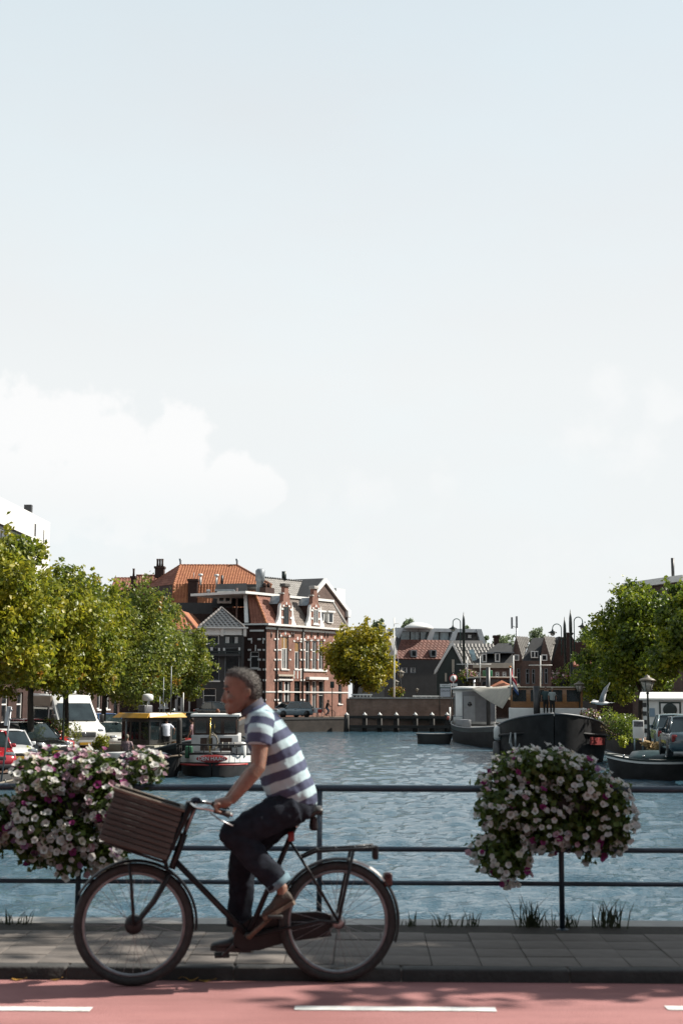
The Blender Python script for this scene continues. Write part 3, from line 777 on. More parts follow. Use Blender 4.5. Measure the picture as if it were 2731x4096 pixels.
F3.root.location = F2.lw(F3.P0); F3.root.rotation_euler = (0, 0, math.atan2(F3.d.y, F3.d.x) - math.atan2(F2.d.y, F2.d.x))
ap = F3.lx(1297, 2316); el_ = F3.lx(1218, 2425); er_ = F3.lx(1388, 2438)
MB().prism([(0, 0, 0), (F3.L, 0, 0), (F3.L, 0, er_.z), (ap.x, 0, ap.z), (0, 0, el_.z)], (0, .4, 0)).build('gable_wall', M_brickM, F3.root)
for q0, q1 in ((ap, er_ + Vector((.5, 0, -.3))), (ap, Vector((-.3, 0, el_.z - .3)))):
    MB().prism([q0 + Vector((0, -.25, .1)), q1 + Vector((0, -.25, .1)), q1 + Vector((0, -.25, -.35)), q0 + Vector((0, -.25, -.45))], (0, .3, 0)).build('verge_board', M_white, F3.root)
    MB().prism([q0 + Vector((0, .1, .1)), q1 + Vector((0, .1, .1)), q1 + Vector((0, .1, -.05)), q0 + Vector((0, .1, -.05))], (0, 8, 0)).build('roof', M_slate, F3.root)
c0 = F3.lx(1385, 2440)
MB().rbox((c0.x - .2, -.35, c0.z - .9), (c0.x + .5, .3, c0.z), .05).build('eaves_box', M_white, F3.root)
v = at(1364, 2400, 177)
MB().box((-1.3, 0, -2.2), (1.1, 2, 1.4), M=Matrix.Translation(F3.lw(v))).build('roof_hut', M_white, F3.root)
# silver flue on the corner house roof
fl = F.lw(at(1040, 2370, 149))
MB().lathe([(.42, -1.4), (.42, 1.2), (.5, 1.25), (.5, 2.3), (.3, 2.5)], 12, M=Matrix.Translation(fl)).build('flue', M_lead, F.root)
fl = F.lw(at(1068, 2372, 149))
q = MB().cbox((fl.x, fl.y, fl.z), (1.5, .8, 1.1)).build('chimney', M_brickD, F.root)
for dx in (-.35, .25): MB().lathe([(.16, 0), (.2, .3), (.12, .5)], 8, M=Matrix.Translation((fl.x + dx, fl.y, fl.z + .55))).build('chimney_pot', M_brickD, q)

# ---------------------------------------------------------------- black house with white cornice
PD = at(786, 2868, 136); PE = at(973, 2868, 136.5)
F4 = Facade('dark_house', PD, PE, ZS, 'narrow black painted house with white cornice and dark tiled hip roof')
Hc = F4.lx(880, 2548).z; zc = F4.lx(880, 2508).z
up = [F4.rect(r) for r in ((817, 2540, 877, 2576), (898, 2543, 956, 2576))]
mid = [F4.rect(r) for r in ((815, 2590, 878, 2722), (900, 2590, 958, 2722))]
lo = [F4.rect(r) for r in ((813, 2753, 864, 2830), (902, 2753, 950, 2830))]
F4.wall(zc, M_anth, up + mid + lo, depth=8)
for i, h in enumerate(up): F4.window(h, mf=M_dgreen if i else M_white, bars=(0,), mull=(0.5,) if i else (), fw=.09, sill=False, curtain=M_curt if i else None)
for h in mid: F4.window(h, mf=M_lead, bars=(0.75,), fw=.07, sill=True, curtain=None)
for h in lo: F4.window(h, mf=M_white, bars=(0.62,), fw=.06, sill=False)
F4.pbox('cornice', (790, 2508, 992, 2514), -.55, .05, M_white)
F4.pbox('frieze', (792, 2514, 985, 2540), -.14, .02, M_white)
for px in (797, 889, 980):
    a = F4.lx(px, 2530); MB().prism([(a.x - .14, -.4, zc - .05), (a.x - .14, -.1, zc - .05), (a.x - .14, -.1, zc - .9), (a.x - .14, -.2, zc - .85)], (.28, 0, 0)).build('bracket', M_white, F4.root)
for r in ((815, 2592, 822, 2603), (842, 2589, 852, 2602), (873, 2592, 880, 2603), (893, 2592, 900, 2603), (954, 2590, 961, 2602)):
    F4.pbox('stone_block', r, -.1, .02, M_white)
bal = F4.rect((818, 2606, 960, 2617))
rl = MB(); rl.box((bal[0], -.7, bal[3] - .06), (bal[1], -.62, bal[3])); rl.box((bal[0], -.7, bal[2]), (bal[1], -.62, bal[2] + .05))
for k in range(24): x = bal[0] + (bal[1] - bal[0]) * k / 23; rl.box((x - .012, -.68, bal[2] + .05), (x + .012, -.65, bal[3] - .06))
rl.build('balcony_railing', M_dgreen, F4.root)
F4.box('balcony', (bal[0], -.72, bal[2] - .2), (bal[1], 0, bal[2] - .01), M_anth)
ap = F4.lx(885, 2430, -3.0); e0 = F4.lx(800, 2507); e1 = F4.lx(972, 2507)
apL = Vector((e0.x + (e1.x - e0.x) * .5, 3.0, ap.z))
tile_roof(F4.root, (e0.x - .1, -.2, zc), (e1.x + .1, -.2, zc), apL, apL, M_tb, 0.42, 0.42)
for e in (e0.x - .1, e1.x + .1):
    ridge(F4.root, apL, (e, -.2, zc + .03), mat('grey ridge tile', (.2, .18, .17), .7, .3, 3), .12, 'hip_ridge', .45)
    MB().add([(e, -.2, zc), tuple(apL), (e, 8, zc), (apL.x, 8, apL.z)], [(0, 1, 3, 2)]).build('roof_side', M_tb, F4.root)
F4.pbox('drainpipe', (966, 2516, 970, 2860), -.2, -.06, M_black)

# ---------------------------------------------------------------- small house with the orange hip roof
PD = at(560, 2868, 139); PE = at(788, 2868, 138.5)
F5 = Facade('orange_roof_house', PD, PE, ZS, 'dark red house under a small bright orange hip roof beside the trees')
zc = F5.lx(740, 2519).z
wn_ = [F5.rect(r) for r in ((752, 2588, 771, 2640), (690, 2588, 712, 2640), (640, 2588, 662, 2640), (566, 2745, 600, 2830), (700, 2745, 730, 2850), (640, 2745, 672, 2830))]
F5.wall(zc, M_brickD, wn_, depth=8)
for i, h in enumerate(wn_): F5.window(h, bars=(.6,), fw=.1, curtain=M_curt if i > 2 else None)
F5.pbox('cornice', (560, 2519, 790, 2526), -.4, .05, M_cream)
F5.pbox('frieze', (560, 2526, 789, 2545), -.12, .02, M_cream)
F5.pbox('drainpipe', (757, 2720, 763, 2860), -.2, -.06, M_white)
a0 = F5.lx(612, 2517); a1 = F5.lx(788, 2517); ap = F5.lx(697, 2442, -2.6)
apL = Vector(((a0.x + a1.x) / 2, 2.6, ap.z))
tile_roof(F5.root, (a0.x, -.2, zc), (a1.x, -.2, zc), apL, apL, M_to, 0.40, 0.42)
for e in (a0.x, a1.x):
    ridge(F5.root, apL, (e, -.2, zc + .03), M_ridge, .14, 'hip_ridge', .45)
    MB().add([(e, -.2, zc), tuple(apL), (e, 8, zc), (apL.x, 8, apL.z)], [(0, 1, 3, 2)]).build('roof_side', M_to, F5.root)

# ---------------------------------------------------------------- large orange mansard house behind
PD = at(560, 2800, 158); PE = at(1060, 2800, 158)
F6 = Facade('mansard_house', PD, PE, ZS, 'large house with a bright orange tiled mansard roof and chimneys')
def L6(px, py, d=0.0): return F6.lx(px, py, -d)
ze = L6(700, 2437).z
F6.wall(ze, M_brickD, [], depth=12)
zk = L6(700, 2338, 1.2).z; zr6 = L6(720, 2261, 5).z
k0 = Vector((L6(697, 2338, 1.2).x, 1.2, zk)); k1 = Vector((L6(1085, 2342, 1.2).x, 1.2, zk))
e0 = Vector((L6(689, 2437).x, 0, ze)); e1 = Vector((F6.L + 1, 0, ze))
r0 = Vector((L6(722, 2261, 5).x, 5, zr6)); r1 = Vector((L6(948, 2268, 5).x, 5, zr6))
tile_roof(F6.root, k0, k1, r1, r0, M_to, 0.30, 0.36)
tile_roof(F6.root, e0, e1, k1, k0, M_to, 0.34, 0.36)
# left end of the same roof, its shade painted as darker tiles
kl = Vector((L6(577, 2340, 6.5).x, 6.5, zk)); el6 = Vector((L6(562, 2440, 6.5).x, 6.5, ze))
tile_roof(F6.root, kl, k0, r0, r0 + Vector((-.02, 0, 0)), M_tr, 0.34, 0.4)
MB().prism([el6, e0, k0, kl], (0.05, .3, 0)).build('roof_end', mat('painted shade tile', (.07, .035, .028), .85, .3, 3), F6.root)
ridge(F6.root, k0, r0, M_to, .16, 'hip_ridge'); ridge(F6.root, e0, k0, M_to, .16, 'hip_ridge'); ridge(F6.root, r0, r1, M_to, .14); ridge(F6.root, r1, k1, M_ridge, .16, 'hip_ridge')
ridge(F6.root, kl, r0, M_ridge, .14, 'hip_ridge')
for r in (r0, r1): MB().tube([r, r + Vector((0, 0, .35)), r + Vector((0, 0, .75))], [.1, .1, .2], 8).build('finial', M_lead, F6.root)
def chimney(s, px0, px1, pyt, pyb, d, pots=3, m=None):
    a = s.lx(px0, pyb, -d); b = s.lx(px1, pyt, -d); m = m or M_brickD
    q = MB().box((a.x, d - .1, a.z), (b.x, d + 1.0, b.z)).box((a.x - .1, d - .2, b.z - .25), (b.x + .1, d + 1.1, b.z - .003)).build('chimney', m, s.root)
    for k in range(pots):
        x = a.x + (b.x - a.x) * (k + .8) / (pots + .6)
        MB().lathe([(.14, 0), (.11, .5), (.14, .9)], 8, M=Matrix.Translation((x, d + .4, b.z))).build('chimney_pot', m, q)
chimney(F6, 620, 656, 2265, 2310, 6.0)
chimney(F6, 752, 790, 2316, 2412, .3, 0)
for px, pt, pb in ((804, 2305, 2331), (868, 2307, 2331), (835, 2368, 2395)):
    a = L6(px, pb, 1.0); b = L6(px, pt, 1.0)
    MB().tube([(a.x, .6, a.z - .3), (a.x, .6, b.z)], .11, 8).lathe([(.24, 0), (.24, .22), (.1, .26)], 10, M=Matrix.Translation((a.x, .6, b.z))).build('vent_pipe', M_white, F6.root)
a = L6(889, 2330, 1); MB().tube([(a.x, .8, a.z - .3), (a.x, .8, a.z + .8)], .14, 8).build('vent_pipe', M_black, F6.root)
a = L6(777, 2290, 1); MB().tube([(a.x, .8, a.z - 1.2), (a.x, .8, a.z)], .03, 6).build('aerial', M_lead, F6.root)
F6.pbox('roof_terrace_fence', (722, 2419, 940, 2462), -3.4, -3.2, M_anth)
# black dormer block between
F7 = Facade('black_dormer_house', at(846, 2800, 150), at(1030, 2800, 150), ZS, 'black attic block with white framed dormer window beside the orange roof')
zt7 = F7.lx(900, 2335).z
F7.wall(F7.lx(900, 2430).z, M_brickD, [], depth=7)
q0, q1, q2, q3 = F7.lx(846, 2425), F7.lx(1000, 2425), F7.lx(985, 2333, -1.5), F7.lx(866, 2336, -1.5)
MB().prism([q0, q1, q2, q3], (0, .4, 0)).build('roof', M_slate, F7.root)
MB().box((q3.x, 1.5, q3.z - .3), (q2.x + 1.5, 7, q3.z)).build('roof_flat', M_slate, F7.root)
h = F7.rect((874, 2366, 924, 2414))
q = MB().box((h[0] - .1, -.4, h[2]), (h[1] + .1, 2, h[3])).build('dormer', M_white, F7.root)
for k in (0, 1):
    w_ = (h[1] - h[0]) / 2
    MB().box((h[0] + .15 + k * w_, -.43, h[2] + .2), (h[0] - .1 + (k + 1) * w_, -.405, h[3] - .2)).build('pane', M_glass, q)
MB().box((h[0] - .35, -.6, h[3]), (h[1] + .35, 2, h[3] + .2)).build('dormer_roof', M_lead, q)
F7.pbox('drainpipe', (945, 2352, 952, 2480), -.3, -.15, mat('pink render', (.5, .36, .33), .8, .2, 3))
# the two red roofs further left
F8 = Facade('red_roof_house', at(430, 2800, 168), at(540, 2800, 168), ZS, 'house with a low red tiled roof showing above the trees, leftmost red roof', 'house')
e = F8.lx(430, 2360).z; r_ = F8.lx(470, 2313, -3)
tile_roof(F8.root, (0, 0, e), (F8.L, 0, e), (F8.L, 3, r_.z), (F8.lx(459, 2315, -3).x, 3, r_.z), M_tr, .36, .42)
F8.wall(e, M_brickD, [], depth=7); ridge(F8.root, (F8.lx(459, 2315, -3).x, 3, r_.z), (F8.L, 3, r_.z), M_ridge, .14)
F9 = Facade('red_roof_house', at(518, 2800, 163), at(640, 2800, 163), ZS, 'house with a steep red tiled roof and dark brick chimney beside the large orange roof', 'house')
e = F9.lx(540, 2400).z; r_ = F9.lx(550, 2302, -2.5)
tile_roof(F9.root, (F9.lx(531, 2400).x, 0, e), (F9.L, 0, e), (F9.L, 2.5, r_.z), (F9.lx(546, 2302, -2.5).x, 2.5, r_.z), M_tr, .36, .42)
F9.wall(e, M_brickD, [], depth=7); ridge(F9.root, (F9.lx(546, 2302, -2.5).x, 2.5, r_.z), (F9.L, 2.5, r_.z), M_ridge, .14)
chimney(F9, 524, 541, 2304, 2350, .5, 1)

# ---------------------------------------------------------------- white office block, far left
FA = Facade('office_building', at(-330, 2800, 90), at(180, 2800, 122), -0.9, 'tall white modern office building behind the left trees', 'building')
zt = FA.lx(158, 2068).z; zA = FA.lx(62, 2018, 1.4).z
M_wb = mat('white render', (.70, .69, .67), .7, .06, 1)
hs = []
x_l = FA.lx(100, 2100).x
for k in range(4):
    for j in range(6):
        xa = x_l + .15 + k * .55; hs.append((xa, xa + .42, zt - 2.9 - j * 3.4, zt - .9 - j * 3.4 - .05))
FA.wall(zt, M_wb, hs, x0=FA.lx(64, 2100).x, depth=9, rev=.3)
for i, h in enumerate(hs): FA.window(h, mf=M_lead, bars=(0,), fw=.05, sill=False, rev=.3)
for r in ((139, 2095, 145, 2145), (174, 2120, 177, 2195)): FA.pbox('slit_window', r, -.02, .1, M_black)
x2 = FA.lx(62, 2100).x
MB().box((-2, -1.2, 0), (x2, 9, zA - 2.2)).build('wing', M_wb, FA.root)
MB().box((-2, -1.4, zA - 1.9), (x2 + .1, 9, zA)).build('parapet', M_wb, FA.root)
for k in range(22):
    x = -1.5 + (x2 + 1.5) * k / 22
    MB().box((x, -1.32, zA - 4.4), (x + (x2 + 1.5) / 22 * .7, -1.205, zA - 2.3)).build('window', M_glass, FA.root)
MB().box((-2, -1.25, zA - 2.2), (x2, 8.9, zA - 1.9)).build('shadow_gap', M_anth, FA.root)
a = FA.lx(156, 2062); MB().box((a.x - .25, .6, zt - .3), (a.x + .25, 1.2, zt + 1.0)).build('roof_vent', M_black, FA.root)

# ---------------------------------------------------------------- canal end wall with piles
PD = at(1398, 2868, 139.0); PE = at(1830, 2868, 140.5)
FW = Facade('canal_wall', PD, PE, ZW - .5, 'low brown brick canal wall at the far end of the water', 'wall')
zt = FW.lx(1700, 2795).z
FW.wall(zt, M_brickQ, [], depth=2.5)
FW.box('coping', (0, -.12, zt), (FW.L, .5, zt + .14), M_conc)
MB().box((0, -.3, FW.lx(1600, 2925).z - .6), (FW.L, 0, FW.lx(1600, 2905).z)).build('footing', M_concd, FW.root)
for r in ((1406, 2776, 1490, 2781), (1548, 2791, 1646, 2796), (1652, 2782, 1780, 2787)):
    a, b, c, d = FW.rect(r)
    q = MB().box((a, .2, c), (b, .4, d)).build('railing', M_white, FW.root)
    for k in range(6):
        x = a + (b - a) * (k + .5) / 6; MB().box((x - .04, .25, zt), (x + .04, .35, c)).build('railing_post', M_white, q)
M_pile = mat('tarred timber', (.022, .02, .018), .8, .4, 4, bump=.4)
M_cap = mat('white pile cap', (.72, .72, .7), .6, .1, 6)
for k, px in enumerate((1386, 1458, 1518, 1584, 1660, 1727, 1787, 1822)):
    p = at(px, 2880, 137.6); w_ = empty('mooring_pile', (p.x, p.y, ZW), 0, 'tarred timber mooring pile with pointed white cap, %s from the left along the canal wall' % ('first', 'second', 'third', 'fourth', 'fifth', 'sixth', 'seventh', 'eighth')[k], 'pile', 'mooring piles along the canal wall')
    zt_ = at(px, 2860, 137.6).z - ZW
    MB().lathe([(.26, -1), (.25, zt_)], 12).build('shaft', M_pile, w_)
    MB().lathe([(.21, zt_ + .002), (.2, zt_ + .07), (.06, zt_ + .17), (.04, zt_ + .25), (.01, zt_ + .28)], 12).build('cap', M_cap, w_)
for py, nm in ((2868, 'upper'), (2906, 'lower')):
    a = at(1396, py, 137.2); b = at(1840, py + 1, 137.2)
    tag(MB().box((a.x, a.y - .14, a.z - .13), (b.x, a.y + .14, a.z + .13)).build('fender_beam', M_pile), '%s dark timber fender beam joining the mooring piles' % nm, 'beam', 'fender beams')

# ---------------------------------------------------------------- far right row
PD = at(1536, 2800, 176); PE = at(1960, 2800, 180)
F1 = Facade('modern_building', PD, PE, ZS, 'dark modern building with grey framed glass penthouse and red tiled roof strip', 'building')
def lr(r): return F1.rect(r)
zE = F1.lx(1650, 2636).z
hs = [lr((1602, 2668, 1632, 2692)), lr((1640, 2668, 1664, 2692))]
F1.wall(zE, M_anth, hs, depth=14)
for h in hs: F1.window(h, mf=M_lead, bars=(0,), mull=(.5,), fw=.1, sill=False, curtain=M_curt)
zP = F1.lx(1650, 2560).z
a = F1.lx(1582, 2634).x; b = F1.lx(1795, 2634).x
tile_roof(F1.root, (a, -.1, zE), (b, -.1, zE), (F1.lx(1795, 2562, -2.2).x, 2.2, F1.lx(1700, 2562, -2.2).z), (F1.lx(1606, 2562, -2.2).x, 2.2, F1.lx(1700, 2562, -2.2).z), mat('dull red tile', (.15, .058, .042), .8, .2, 1.2, c2=(.27, .105, .075), isl=.6, objr=.6), .5, .44)
MB().prism([F1.lx(1540, 2634), F1.lx(1584, 2634), F1.lx(1608, 2562, -2.2), F1.lx(1540, 2515, -2.2)], (0, .3, 0)).build('roof_side', M_anth, F1.root)
MB().prism([F1.lx(1795, 2634), F1.lx(1930, 2634), F1.lx(1930, 2562, -2.2), F1.lx(1795, 2562, -2.2)], (0, .3, 0)).build('roof_side', M_anth, F1.root)
for r in ((1642, 2600, 1666, 2628), (1720, 2600, 1744, 2628)):
    h = lr(r); q = MB().box((h[0], -.1, h[2]), (h[1], 1.4, h[3])).build('roof_window', M_lead, F1.root)
    MB().box((h[0] + .15, -.13, h[2] + .15), (h[1] - .15, -.105, h[3] - .1)).build('pane', M_glass, q)
zz0 = F1.lx(1700, 2562, -3).z; zz1 = F1.lx(1700, 2527, -3).z; zz2 = F1.lx(1700, 2513, -3).z
M_glz = glass('penthouse glass', (.24, .34, .38), .04)
M_pfr = mat('pale grey frame', (.48, .52, .56), .5, .1, 2)
def xx(px): return F1.lx(px, 2540, -3).x
MB().box((xx(1585), 3.2, zz0), (xx(1820), 9, zz1)).build('penthouse_glazing', M_glz, F1.root)
MB().box((xx(1825), 3.2, zz0), (xx(1920), 9, zz1)).build('penthouse_wall', M_anth, F1.root)
MB().box((xx(1588), 2.7, zz1), (xx(1915), 9.3, zz2)).build('penthouse_roof', M_pfr, F1.root)
for p0, p1 in ((1600, 1578), (1728, 1712), (1820, 1792), (1910, 1936)):
    t = [Vector((xx(p0) - .35, 2.6, zz2)), Vector((xx(p0) + .35, 2.6, zz2)), Vector((xx(p1) + .35, 2.6, zz0 - (1.2 if p0 > 1800 else 0))), Vector((xx(p1) - .35, 2.6, zz0 - (1.2 if p0 > 1800 else 0)))]
    MB().prism(t, (0, .5, 0)).build('penthouse_frame', M_pfr, F1.root)
for k in range(6):
    x = xx(1600) + (xx(1815) - xx(1600)) * k / 5.5; MB().box((x, 3.1, zz0), (x + .12, 3.2, zz1)).build('mullion', M_anth, F1.root)
h = lr((1905, 2538, 1918, 2562)); MB().box((h[0], 3.0, zz0 + .4), (h[1], 3.18, zz1 - .3)).build('penthouse_window', M_curt, F1.root)
par = empty('parasol', F1.root.matrix_basis @ Vector((xx(1668), 2.5, zz0)), 0, 'open white parasol on the glass penthouse terrace', 'parasol')
MB().tube([(0, 0, 0), (0, 0, 1.6)], .04, 6).build('pole', M_lead, par); MB().lathe([(1.9, 1.45), (1.7, 1.75), (1.0, 2.1), (.05, 2.25)], 12).build('canopy', M_white, par)

# green gable house
PD = at(1746, 2800, 160); PE = at(1862, 2800, 160)
FG = Facade('green_gable_house', PD, PE, ZS, 'dark green timber gable house with white verge boards')
ap = FG.lx(1808, 2573); e0 = FG.lx(1747, 2692); e1 = FG.lx(1860, 2692)
MB().prism([(0, 0, 0), (FG.L, 0, 0), (FG.L, 0, e1.z), ap, (0, 0, e0.z)], (0, .3, 0)).build('gable_wall', M_dgreen, FG.root)
for q1 in (e0 + Vector((-.3, 0, 0)), e1 + Vector((.2, 0, 0))):
    MB().prism([ap + Vector((0, -.3, .25)), q1 + Vector((0, -.3, .25)), q1 + Vector((0, -.3, -.15)), ap + Vector((0, -.3, -.25))], (0, .28, 0)).build('verge_board', M_white, FG.root)
for r in ((1806, 2638, 1816, 2690), (1778, 2692, 1786, 2726)):
    h = FG.rect(r); MB().box((h[0], -.08, h[2]), (h[1], -.002, h[3])).build('window', M_cream, FG.root)
dxx = FG.lx(1985, 2573, -2).x
MB().prism([ap + Vector((0, -.02, 0)), (0, -.02, e0.z), (0, 8, e0.z), ap + Vector((0, 8, 0))], (.05, 0, .1)).build('roof_side', M_tl, FG.root)
tile_roof(FG.root, (e1.x, 0, e1.z), (dxx, 0, e1.z), (dxx, 2.4, ap.z), (ap.x, 2.4, ap.z), M_tl, .4, .44)
MB().box((e1.x + .02, .4, 0), (dxx, 7, e1.z)).build('wing', M_brickM, FG.root)
h = FG.rect((1888, 2606, 1908, 2648))
MB().prism([FG.lx(1874, 2606, -1.2), FG.lx(1892, 2602, -1.2), FG.lx(1905, 2646, -.4), FG.lx(1888, 2650, -.4)], (0, -.25, .15)).build('skylight', M_glz, FG.root)

# dormered low house
PD = at(1890, 2800, 152); PE = at(2052, 2800, 152)
FD = Facade('dormer_house', PD, PE, ZS, 'low brown brick house with black roof and two white framed dormers')
ze = FD.lx(1950, 2652).z
hs = [FD.rect(r) for r in ((1902, 2688, 1918, 2710), (1932, 2688, 1948, 2710), (1954, 2686, 1970, 2708), (1980, 2686, 1996, 2708), (2008, 2686, 2024, 2708))]
FD.wall(ze, M_brickM, hs, depth=8)
for h in hs: FD.window(h, bars=(.5,), fw=.12, curtain=M_curt, sill=False)
FD.pbox('fascia', (1890, 2652, 2050, 2672), -.25, .02, M_cream)
zr_ = FD.lx(1990, 2573, -3).z
MB().prism([(0, -.2, ze), (FD.L, -.2, ze), (FD.L + .2, 3, zr_), (FD.lx(1990, 2573, -3).x, 3, zr_), (FD.lx(1940, 2612, -1.5).x, 1.5, FD.lx(1940, 2612, -1.5).z)], (0, .3, 0)).build('roof', M_slate, FD.root)
for r in ((1926, 2614, 1945, 2650), (1978, 2612, 1998, 2648)):
    h = FD.rect(r); q = MB().box((h[0], -.1, h[2]), (h[1], 2, h[3])).build('dormer', M_white, FD.root)
    MB().box((h[0] + .12, -.13, h[2] + .15), (h[1] - .12, -.105, h[3] - .12)).build('pane', M_glass, q)
    MB().box((h[0] - .1, -.15, h[3]), (h[1] + 1.5, 2.4, h[3] + .12)).build('dormer_roof', M_lead, q)
chimney(FD, 1976, 1994, 2541, 2580, 3.2, 0)

# twin steep gables
PD = at(2046, 2800, 155); PE = at(2205, 2800, 155)
FT = Facade('twin_gable_house', PD, PE, ZS, 'brown brick house with two steep gables and pale tiled slopes')
zb = FT.lx(2100, 2643).z
hs = [FT.rect(r) for r in ((2066, 2672, 2080, 2735), (2101, 2675, 2116, 2735), (2126, 2675, 2139, 2735), (2158, 2672, 2170, 2735), (2176, 2672, 2190, 2735))]
FT.wall(zb, M_brickM, hs, depth=7)
for h in hs: FT.window(h, mf=M_lead, bars=(.7,), fw=.09, sill=False)
for (pa, pt, pb_, pe) in ((2046, 2062, 2088, 2128), (2158, 2174, 2200, 2234)):
    a = FT.lx(pa, 2643); t = FT.lx(pt, 2551); b = FT.lx(pb_, 2643)
    MB().prism([(a.x, -.15, zb), (b.x, -.15, zb), (t.x, -.15, t.z)], (0, .35, 0)).build('gable', M_brickM, FT.root)
    rr = FT.lx(pe, 2551, -.1)
    tile_roof(FT.root, (b.x, .0, zb), (b.x + .06, .0, zb), (rr.x, 2.6, t.z), (t.x, .21, t.z), M_tl, .36, .42)
    MB().prism([(a.x, .2, zb), (t.x, .2, t.z), (rr.x, 3, t.z), (a.x, 4, zb)], (0, 0, .05)).build('roof_side', M_slate, FT.root)
    w_ = FT.rect((pa + 6 if pa > 2100 else pa + 8, 2618, pa + 28, 2643)); q = MB().box((w_[0], -.2, w_[2]), (w_[1], -.151, w_[3])).build('window', M_white, FT.root)
    MB().box((w_[0] + .1, -.22, w_[2] + .1), (w_[1] - .1, -.2, w_[3] - .1)).build('pane', M_glass, q)
MB().prism([FT.lx(2088, 2643), FT.lx(2160, 2643), FT.lx(2172, 2551, -2), FT.lx(2128, 2552, -2)], (0, .3, 0)).build('roof', M_slate, FT.root)
h = FT.rect((2122, 2604, 2150, 2632)); q = MB().box((h[0], -.1, h[2]), (h[1], 2, h[3])).build('dormer', M_white, FT.root)
for k in (0, 1): w_ = (h[1] - h[0]) / 2; MB().box((h[0] + .08 + k * w_, -.13, h[2] + .1), (h[0] - .05 + (k + 1) * w_, -.105, h[3] - .1)).build('pane', M_glass, q)
# big dark gable house
PD = at(2200, 2800, 157); PE = at(2390, 2800, 157)
FB = Facade('dark_gable_house', PD, PE, ZS, 'large dark brick gable house behind the twin lamp posts')
z1 = FB.lx(2200, 2650).z
MB().prism([(0, 0, 0), (FB.L, 0, 0), (FB.L, 0, FB.lx(2380, 2570).z), FB.lx(2300, 2568), FB.lx(2288, 2548), FB.lx(2245, 2548), FB.lx(2232, 2548), FB.lx(2200, 2640)], (0, 8, 0)).build('wall', M_brickD, FB.root)
MB().prism([FB.lx(2195, 2645, .05), FB.lx(2232, 2546, .05), FB.lx(2240, 2546, .05), FB.lx(2206, 2655, .05)], (0, 8, 0)).build('roof', M_slate, FB.root)
chimney(FB, 2266, 2286, 2530, 2560, 1.5, 0)
for r in ((2284, 2638, 2306, 2664), (2328, 2636, 2372, 2664)):
    h = FB.rect(r); tile_roof(FB.root, (h[0], -1.4, h[2]), (h[1], -1.4, h[2]), (h[1], -.1, h[3]), (h[0], -.1, h[3]), M_tr, .4, .42)
h = FB.rect((2210, 2692, 2230, 2735)); q = MB().box((h[0], -.08, h[2]), (h[1], .1, h[3])).build('window', M_white, FB.root); MB().box((h[0] + .15, -.1, h[2] + .15), (h[1] - .15, -.083, h[3] - .15)).build('pane', M_glass, q)
FB.pbox('shopfront', (2278, 2666, 2390, 2860), -1.3, -.05, M_anth)
# flat roofed house behind right trees
FR = Facade('flat_roof_house', at(2528, 2800, 120), at(2760, 2800, 112), -.4, 'tall brown brick block with white roof edge behind the right trees', 'building')
zt = FR.lx(2600, 2345).z
hs = [FR.rect(r) for r in ((2634, 2375, 2650, 2430), (2560, 2470, 2585, 2540), (2640, 2470, 2665, 2540), (2560, 2700, 2585, 2760), (2615, 2735, 2630, 2760))]
FR.wall(zt, M_brickM, hs, depth=8)
for h in hs: FR.window(h, bars=(0,), mull=(.5,), fw=.1)
FR.box('roof_edge', (-.5, -.5, zt), (FR.L, 8, zt + .5), M_white)
a = FR.lx(2690, 2320, -1); MB().tube([(a.x, 1, zt), (a.x, 1, zt + 2.2)], [.12, .14], 8).build('flue', M_black, FR.root)
# houses behind the left trees, facing the canal
def row_house(P0, P1, z0, H, m, roofm, label, n, gable=True):
    f = Facade('canal_house', P0, P1, z0, label, 'house', 'canal houses beside the quays'); w = f.L / n
    hs = [(k * w + w * .28, k * w + w * .72, 1.0 + j * 3.1, 3.0 + j * 3.1) for k in range(n) for j in range(int((H - .6) / 3.1))]
    dr = (w * .25 + w * (n - 1), w * .75 + w * (n - 1), 0.05, 2.5)
    hs = [h for h in hs if not (h[0] > w * (n - 1) and h[2] < 2)] + [dr]
    f.wall(H, m, hs, depth=7)
    for i, h in enumerate(hs): f.window(h, mf=M_dgreen if h is dr else M_white, bars=(.6,), fw=.1, curtain=M_curt if i % 3 == 0 else None, sill=h is not dr, name='door' if h is dr else 'window')
    f.box('cornice', (-.05, -.3, H), (f.L + .05, .1, H + .3), M_white)
    MB().prism([(-.05, -.2, H + .3), (-.05, 7.2, H + .3), (-.05, 3.5, H + 3.0)], (f.L + .1, 0, 0)).build('roof', roofm, f.root)
    c = MB().box((f.L * .7, 3.0, H + 2.0), (f.L * .7 + 1, 4.0, H + 4.0)).build('chimney', M_brickD, f.root)
    for k in (.25, .65): MB().lathe([(.14, 0), (.16, .5)], 8, M=Matrix.Translation((f.L * .7 + k, 3.5, H + 4.0))).build('chimney_pot', M_brickD, c)
A0, A1 = Vector((-24, 58, 0)), Vector((-22.2, 130, 0))
od = ('nearest', 'second', 'third', 'fourth', 'farthest')
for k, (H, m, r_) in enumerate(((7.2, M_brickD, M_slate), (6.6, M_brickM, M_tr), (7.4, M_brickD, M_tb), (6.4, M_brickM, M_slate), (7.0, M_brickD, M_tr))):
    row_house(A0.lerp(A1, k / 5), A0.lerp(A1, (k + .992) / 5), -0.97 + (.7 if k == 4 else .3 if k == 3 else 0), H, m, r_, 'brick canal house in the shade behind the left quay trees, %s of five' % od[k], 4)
A0, A1 = Vector((31, 128, 0)), Vector((27, 34, 0))
